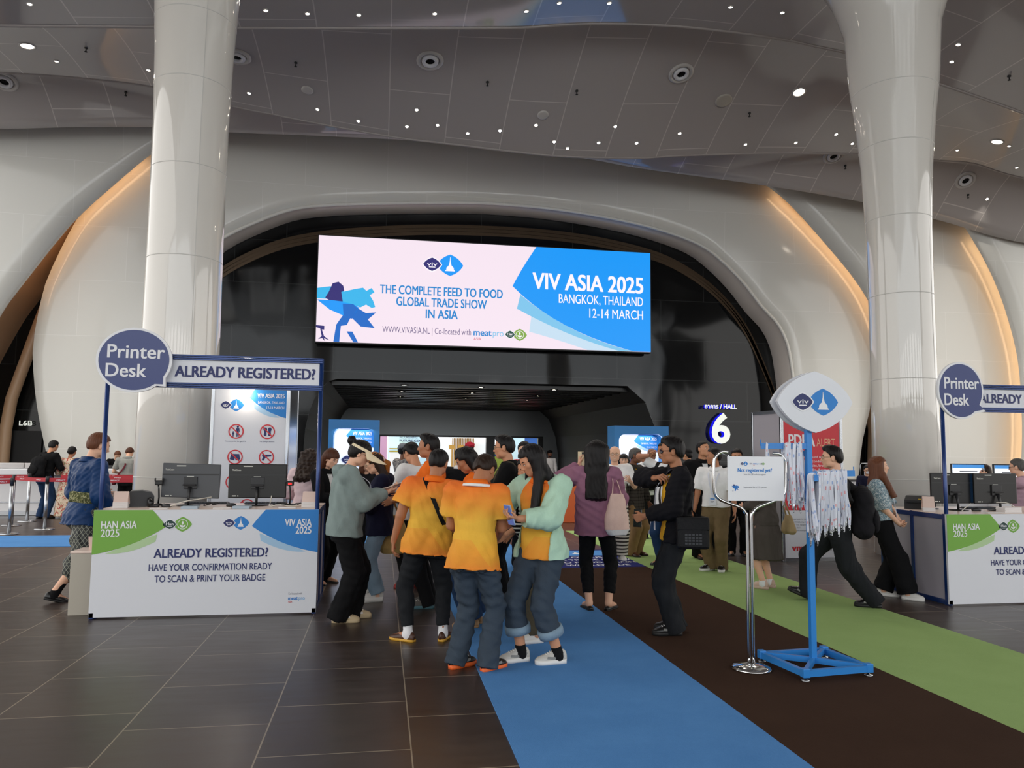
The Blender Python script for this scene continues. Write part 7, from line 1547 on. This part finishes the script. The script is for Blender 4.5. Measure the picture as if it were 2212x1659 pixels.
person('person with long black hair in a mint jacket over an orange polo and rolled jeans', (1168, 1433), 968, -152, fem=True, H=1.615, skin='skin_mid', head=(38, 26), feet=[(.085, .03, 40), (-.075, -.03, 45)], lean=(1, 0), R=dict(w=(.175, .10, .68), pole=(1, -.6, -.5), curl=30), L=dict(w=(.005, .205, .665), hd=(.55, .6, .1), pn=(.2, -.3, .9), pole=(-1, -.5, -.8), curl=48), hair=('long', 'hair_black', {'len': 1.75, 'w': .27, 'front': (-1, 1), 'fw': .235, 'spread': .22, 'back': -.22}), tops=[dict(ORANGE, sl=0, hem=.475, flare=0), dict(name='jacket', mat='cloth_mint', flare=.016, hem=.475, sl=1.82, loose=.040, slw=1.22, cuff=1.15, open=(.085, .006), hood=1, wr=.008)], bottom=dict(mat='cloth_dark_denim', w=(.061, .051, .051), hem=.135, cuff='cloth_light_denim', wr=.008), shoes=('sneaker', 'shoe_grey_white', 'sole_white', 'cloth_sock_black', .055), face_on=True, extras=[sticker, placket, held('L', 'smartphone', 'pale blue phone held by the girl in the mint jacket', 'phone', b_phone('phone_blue', 'phone_screen'), rot=(20, 0, 160)), held('L', 'leaflet', 'small paper slip between the fingers of the girl in the mint jacket', 'paper', b_paper(.09, .07, 'paper_pink'), rot=(15, 0, 30))])
person('person in a striped top and olive trousers mostly hidden by the girl in mint', (1156, 1380), 990, -110, H=1.52, skin='skin_mid', head=(0, 20), feet=[(.07, .02, 0), (-.10, .03, 0)], R=dict(w=(.12, .1, .56)), L=dict(w=(-.10, .2, .58)), hair=('short', 'hair_black'), tops=[dict(mat='cloth_stripe', hem=.42, sl=1.7, loose=.05, wr=.006)], bottom=dict(mat='cloth_olive_dark', w=(.06, .05, .046), hem=.05), shoes=('sneaker', 'shoe_white', 'sole_white'))
person('person in beige trousers and tan shoes hidden behind the girl in mint', (1150, 1334), 990, -80, H=1.5, skin='skin_mid', head=(0, 20), R=dict(w=(.1, .12, .58)), L=dict(w=(-.1, .12, .58)), hair=('short', 'hair_black'), tops=[dict(mat='cloth_grey_shirt', hem=.47, sl=.7, loose=.02)], bottom=dict(mat='cloth_beige', w=(.058, .047, .044)), shoes=('slip', 'shoe_tan', 'sole_black'))
# ---- middle right
person('person with very long black hair in a mauve blouse taking a photo, back turned', (1289, 1319), 958, 4, fem=True, H=1.655, skin='skin_fair', head=(-4, 0), feet=[(.07, .02, 20), (-.045, .0, -25)], R=dict(w=(.09, .20, .72), pole=(.25, -.4, -1), curl=35), L=dict(w=(-.125, .17, .855), hd=(.05, .3, .95), pn=(.9, .3, 0), curl=40, pole=(-1, -.6, -.9)), hair=('long', 'hair_black', {'len': 2.0, 'w': .40, 'back': -.40, 'spread': .22, 'off': .085}), tops=[dict(name='blouse', mat='cloth_mauve', hem=.445, sl=1.9, loose=.040, slw=1.35, flare=.012, wr=.008, straight=1.0)], bottom=dict(mat='cloth_black', w=(.056, .040, .034), hem=.10), shoes=('flat', 'shoe_black', 'sole_black'), extras=[tote('pale pink drawstring bag on the right shoulder of the woman in mauve', 'cloth_tote_pink', 1, .18, (.25, .11, .40), 'cloth_white', y=-.085, side=.125, rz=25), held('L', 'smartphone', 'phone raised by the woman in mauve to take a photo', 'phone', b_phone('frame_gold', 'phone_bright'), rot=(0, 0, 180))])
person('smiling bald person with glasses in a white T-shirt and patterned trousers', (1328, 1209), 962, 172, skin='skin_fair', smile=True, head=(8, 4), bw=1.05, R=dict(w=(.17, .04, .48)), L=dict(w=(-.11, .17, .70), pn=(.8, -.2, .4), curl=45), hair=('bald', 'hair_black'), tops=[dict(mat='cloth_white', hem=.46, sl=.85, loose=.030)], bottom=dict(mat='cloth_ethnic', w=(.066, .064, .058), hem=.05), shoes=('sneaker', 'shoe_white', 'sole_white'), extras=[glasses('frame_gold')])
person('person with dark hair and red lips looking over the plaid jacket', (1348, 1180), 981, 178, fem=True, skin='skin_fair', hair=('long', 'hair_black', {'len': 1.0, 'fringe': .15}), tops=[dict(mat='cloth_near_black', hem=.47, sl=1.9, loose=.02)], bottom=dict(mat='cloth_black'), shoes=('flat', 'shoe_black', 'sole_black'))
person('person in a plaid blazer, khaki trousers and dark glasses turned to the right', (1369, 1201), 968, 122, skin='skin_dark', bw=1.10, belly=.006, head=(-14, 4), R=dict(w=(.17, .02, .47)), L=dict(w=(-.14, .08, .5)), hair=('short', 'hair_grey'), tops=[dict(name='inner_shirt', mat='cloth_yellow', hem=.5, sl=0, loose=.012), suit('cloth_plaid', .03, .43)], bottom=dict(mat='cloth_khaki', w=(.064, .054, .05)), shoes=('dress', 'shoe_brown', 'sole_black'), extras=[glasses(), lanyard_worn(badge=False)])
person('person with shaved head, white shirt and black backpack walking towards the portal', (1408, 1163), 968, 15, skin='skin_dark', feet=[(.05, .1, 0), (-.05, -.12, 0, .01, -15)], R=dict(w=(.17, .08, .5)), L=dict(w=(-.18, -.05, .48)), hair=('bald', 'hair_black'), tops=[dict(mat='cloth_white', hem=.48, sl=.8, loose=.026)], bottom=dict(mat='cloth_black'), shoes=('dress', 'shoe_black', 'sole_black'), extras=[backpack('black backpack on the man walking towards the right portal', 'cloth_near_black', (.28, .15, .42))])
person('person with a bare arm raised to the face behind the man in sunglasses', (1440, 1222), 962, -140, H=1.68, skin='skin_tan', head=(10, 0), R=dict(w=(.05, .14, .90), pole=(1, .1, .1), hd=(-.6, .3, .5), curl=30), L=dict(w=(-.16, .06, .5)), hair=('short', 'hair_black'), tops=[dict(mat='cloth_white', hem=.48, sl=.7, loose=.022), dict(name='vest', mat='cloth_black', hem=.40, sl=.0, loose=.030, open=(.05,))], bottom=dict(mat='cloth_blue_denim'), shoes=('dress', 'shoe_black', 'sole_black'))
person('person in sunglasses and a black jacket over a yellow shirt, hand on the shoulder', (1463, 1369), 957, -97, H=1.675, skin='skin_tan', bw=1.02, head=(0, 2), feet=[(.05, .0, 8), (-.05, .02, -8)], R=dict(w=(-.035, .115, .795), hd=(-.75, -.5, .2), pn=(0, -.6, -.8), pole=(.4, 1.0, -.05), curl=45), L=dict(w=(-.075, .17, .60), hd=(.35, .8, -.25), pn=(.9, -.3, 0), pole=(-.35, -1, -.3), curl=50), hair=('short', 'hair_black', {'quiff': 1, 'vol': .06}), tops=[dict(name='shirt', mat='cloth_yellow', hem=.475, sl=0, loose=.020, belly=1), dict(name='jacket', mat='cloth_near_black', hem=.47, sl=1.93, loose=.034, slw=1.2, open=(.075, 0), wr=.009, collar='cloth_near_black')], bottom=dict(mat='cloth_charcoal', w=(.062, .052, .050), hem=.035, wr=.010), shoes=('sneaker', 'shoe_black', 'sole_black'), face_on=True, extras=[glasses('frame_dark', 'glass_lens'), lanyard_worn(drop=.17, front=.105), crossbag('black leather shoulder bag with embossed squares on the hip of the man in sunglasses', -1, .015, (.27, .09, .27), 'cloth_leather_black', y=-.06, xo=.165), held('L', 'smartphone', 'phone held at the waist by the man in sunglasses', 'phone', b_phone('phone_black', 'phone_screen'), rot=(10, 0, 70))])
person('person in black with a black cap between the sunglasses man and the tall suit', (1489, 1150), 970, -60, skin='skin_mid', hair=('crop', 'hair_black'), tops=[dict(mat='cloth_black', hem=.47, sl=1.9, loose=.024)], bottom=dict(mat='cloth_black'), shoes=('dress', 'shoe_black', 'sole_black'), extras=[cap_('cloth_black')])
person('tall person in a black suit and open white shirt with shaved temples', (1520, 1206), 953, 150, skin='skin_mid', bw=1.12, head=(-18, -8), R=dict(w=(.17, .04, .47)), L=dict(w=(-.17, .04, .47)), hair=('crop', 'hair_black', {'vol': .015}), tops=[white_shirt, suit(ow=.03)], bottom=dict(mat='cloth_black', w=(.066, .056, .052)), shoes=('dress', 'shoe_brown', 'sole_black'))
person('person in a white short-sleeved shirt, badge and olive trousers looking left', (1548, 1233), 968, -165, skin='skin_tan', bw=1.08, belly=.010, head=(52, 0), feet=[(.045, .02, 30), (-.045, .0, -10)], R=dict(w=(.175, .03, .475)), L=dict(w=(-.17, .05, .48)), hair=('short', 'hair_black'), tops=[dict(mat='cloth_white', hem=.52, sl=.85, loose=.026, slw=1.25, collar='cloth_white')], bottom=dict(mat='cloth_olive', w=(.066, .054, .05), belt='cloth_leather_black'), shoes=('sneaker', 'shoe_black', 'sole_white'), face_on=True, extras=[lanyard_worn(drop=.16, front=.09)])
person('person in black with short hair behind the small notice, phone in the hand', (1594, 1199), 968, 176, skin='skin_mid', head=(0, 6), R=dict(w=(.165, .06, .48)), L=dict(w=(-.165, .06, .47)), hair=('crop', 'hair_black'), tops=[dict(mat='cloth_black', hem=.47, sl=.85, loose=.024)], bottom=dict(mat='cloth_black'), shoes=('dress', 'shoe_black', 'sole_black'), extras=[held('L', 'smartphone', 'phone hanging in the hand of the man in black behind the notice', 'phone', b_phone(), rot=(20, 0, 30))])
person('person in a long dark grey skirt and pink trainers behind the small notice', (1657, 1272), 992, -60, H=1.50, fem=True, skin='skin_fair', head=(0, 5), R=dict(w=(.05, .16, .62)), L=dict(w=(-.05, .16, .62)), hair=('bob', 'hair_black', {}), tops=[dict(mat='cloth_skirt_grey', hem=.48, sl=1.8, loose=.03)], bottom=dict(kind='skirt', name='skirt', mat='cloth_skirt_grey', hem=.225, flare=.022), shoes=('sneaker', 'shoe_pink', 'shoe_pink', 'cloth_sock_white', .03), extras=[tote('small beige handbag beside the woman in the long grey skirt', 'cloth_satchel_beige', 1, .04, (.22, .1, .22), y=-.08, side=.20, rz=60)])
person('person in a black polo and glasses striding left past the lanyard stand', (1812, 1305), 985, -92, H=1.68, drop=.055, skin='skin_fair', bw=1.06, head=(-4, 0), feet=[(.05, .195, 0, .012, 22), (-.05, -.20, 0)], R=dict(w=(.15, -.08, .52)), L=dict(w=(-.155, .09, .575), pole=(-.3, -1, -.2)), hair=('short', 'hair_black', {'quiff': 1}), tops=[dict(mat='cloth_black', hem=.515, sl=.92, loose=.024, slw=1.2, collar='cloth_black')], bottom=dict(mat='cloth_charcoal', w=(.066, .056, .050), belt='cloth_leather_black', wr=.008), shoes=('sneaker', 'shoe_black', 'sole_black'), face_on=True, extras=[glasses('frame_gold'), lanyard_worn(badge=False), backpack('large black backpack on the man striding left', 'cloth_near_black', (.36, .22, .52), .05)])
person('person with long light brown hair in a silvery patterned top and wide black trousers', (1914, 1289), 1005, 92, H=1.53, fem=True, skin='skin_fair', lean=(-6, 0), head=(-6, 2), feet=[(.045, .14, 10), (-.03, -.02, -5)], R=dict(w=(.05, .10, .53), hd=(-.8, .4, -.2), curl=40), L=dict(w=(-.03, .115, .52), hd=(.7, .6, -.2), curl=40), hair=('long', 'hair_auburn', {'len': 1.8, 'w': .33, 'back': -.34, 'off': .06, 'front': (1,)}), tops=[dict(name='blouse', mat='cloth_silver', hem=.55, sl=1.0, loose=.030, slw=1.3)], bottom=dict(mat='cloth_black', w=(.068, .066, .068), hem=.05, belt='cloth_leather_black', wr=.009), shoes=('sneaker', 'shoe_white', 'sole_white'), face_on=True, extras=[lanyard_worn(badge=True, drop=.14, front=.085)])
# ---- right background
person('person with a face mask and navy jacket behind the back right counter', (1872, 1100), 1003, 165, D=15.6, fem=True, skin='skin_fair', head=(0, 10), R=dict(w=(.1, .18, .62)), L=dict(w=(-.1, .18, .62)), hair=('bob', 'hair_black'), tops=[dict(mat='cloth_navy', hem=.47, sl=1.9, loose=.024)], bottom=dict(mat='cloth_black'), shoes=('flat', 'shoe_black', 'sole_black'), extras=[glasses(), face_mask()])
person('person with long dark hair in profile between the lit screens, far right', (2132, 1120), 1003, -100, D=12.9, fem=True, skin='skin_fair', head=(0, 5), hair=('long', 'hair_dark_brown', {'len': 1.2, 'w': .32}), tops=[dict(mat='cloth_black', hem=.47, sl=1.9, loose=.024)], bottom=dict(mat='cloth_black'), shoes=('flat', 'shoe_black', 'sole_black'), face_on=True)
person('person in a pale pink shirt photographing a lit screen at the right edge', (2204, 1170), 990, -80, D=10.2, skin='skin_fair', bw=1.05, head=(0, 5), R=dict(w=(.02, .27, .835), hd=(-.2, .4, .9), curl=35), L=dict(w=(-.04, .27, .83), hd=(.2, .4, .9), curl=35), hair=('short', 'hair_grey'), tops=[dict(mat='cloth_pink_shirt', hem=.47, sl=1.9, loose=.028, collar='cloth_pink_shirt')], bottom=dict(mat='cloth_olive'), shoes=('dress', 'shoe_brown', 'sole_black'), face_on=True, extras=[glasses(), held('R', 'smartphone', 'dark phone raised by the man in pale pink at the right edge', 'phone', b_phone(), rot=(0, 0, 180))])
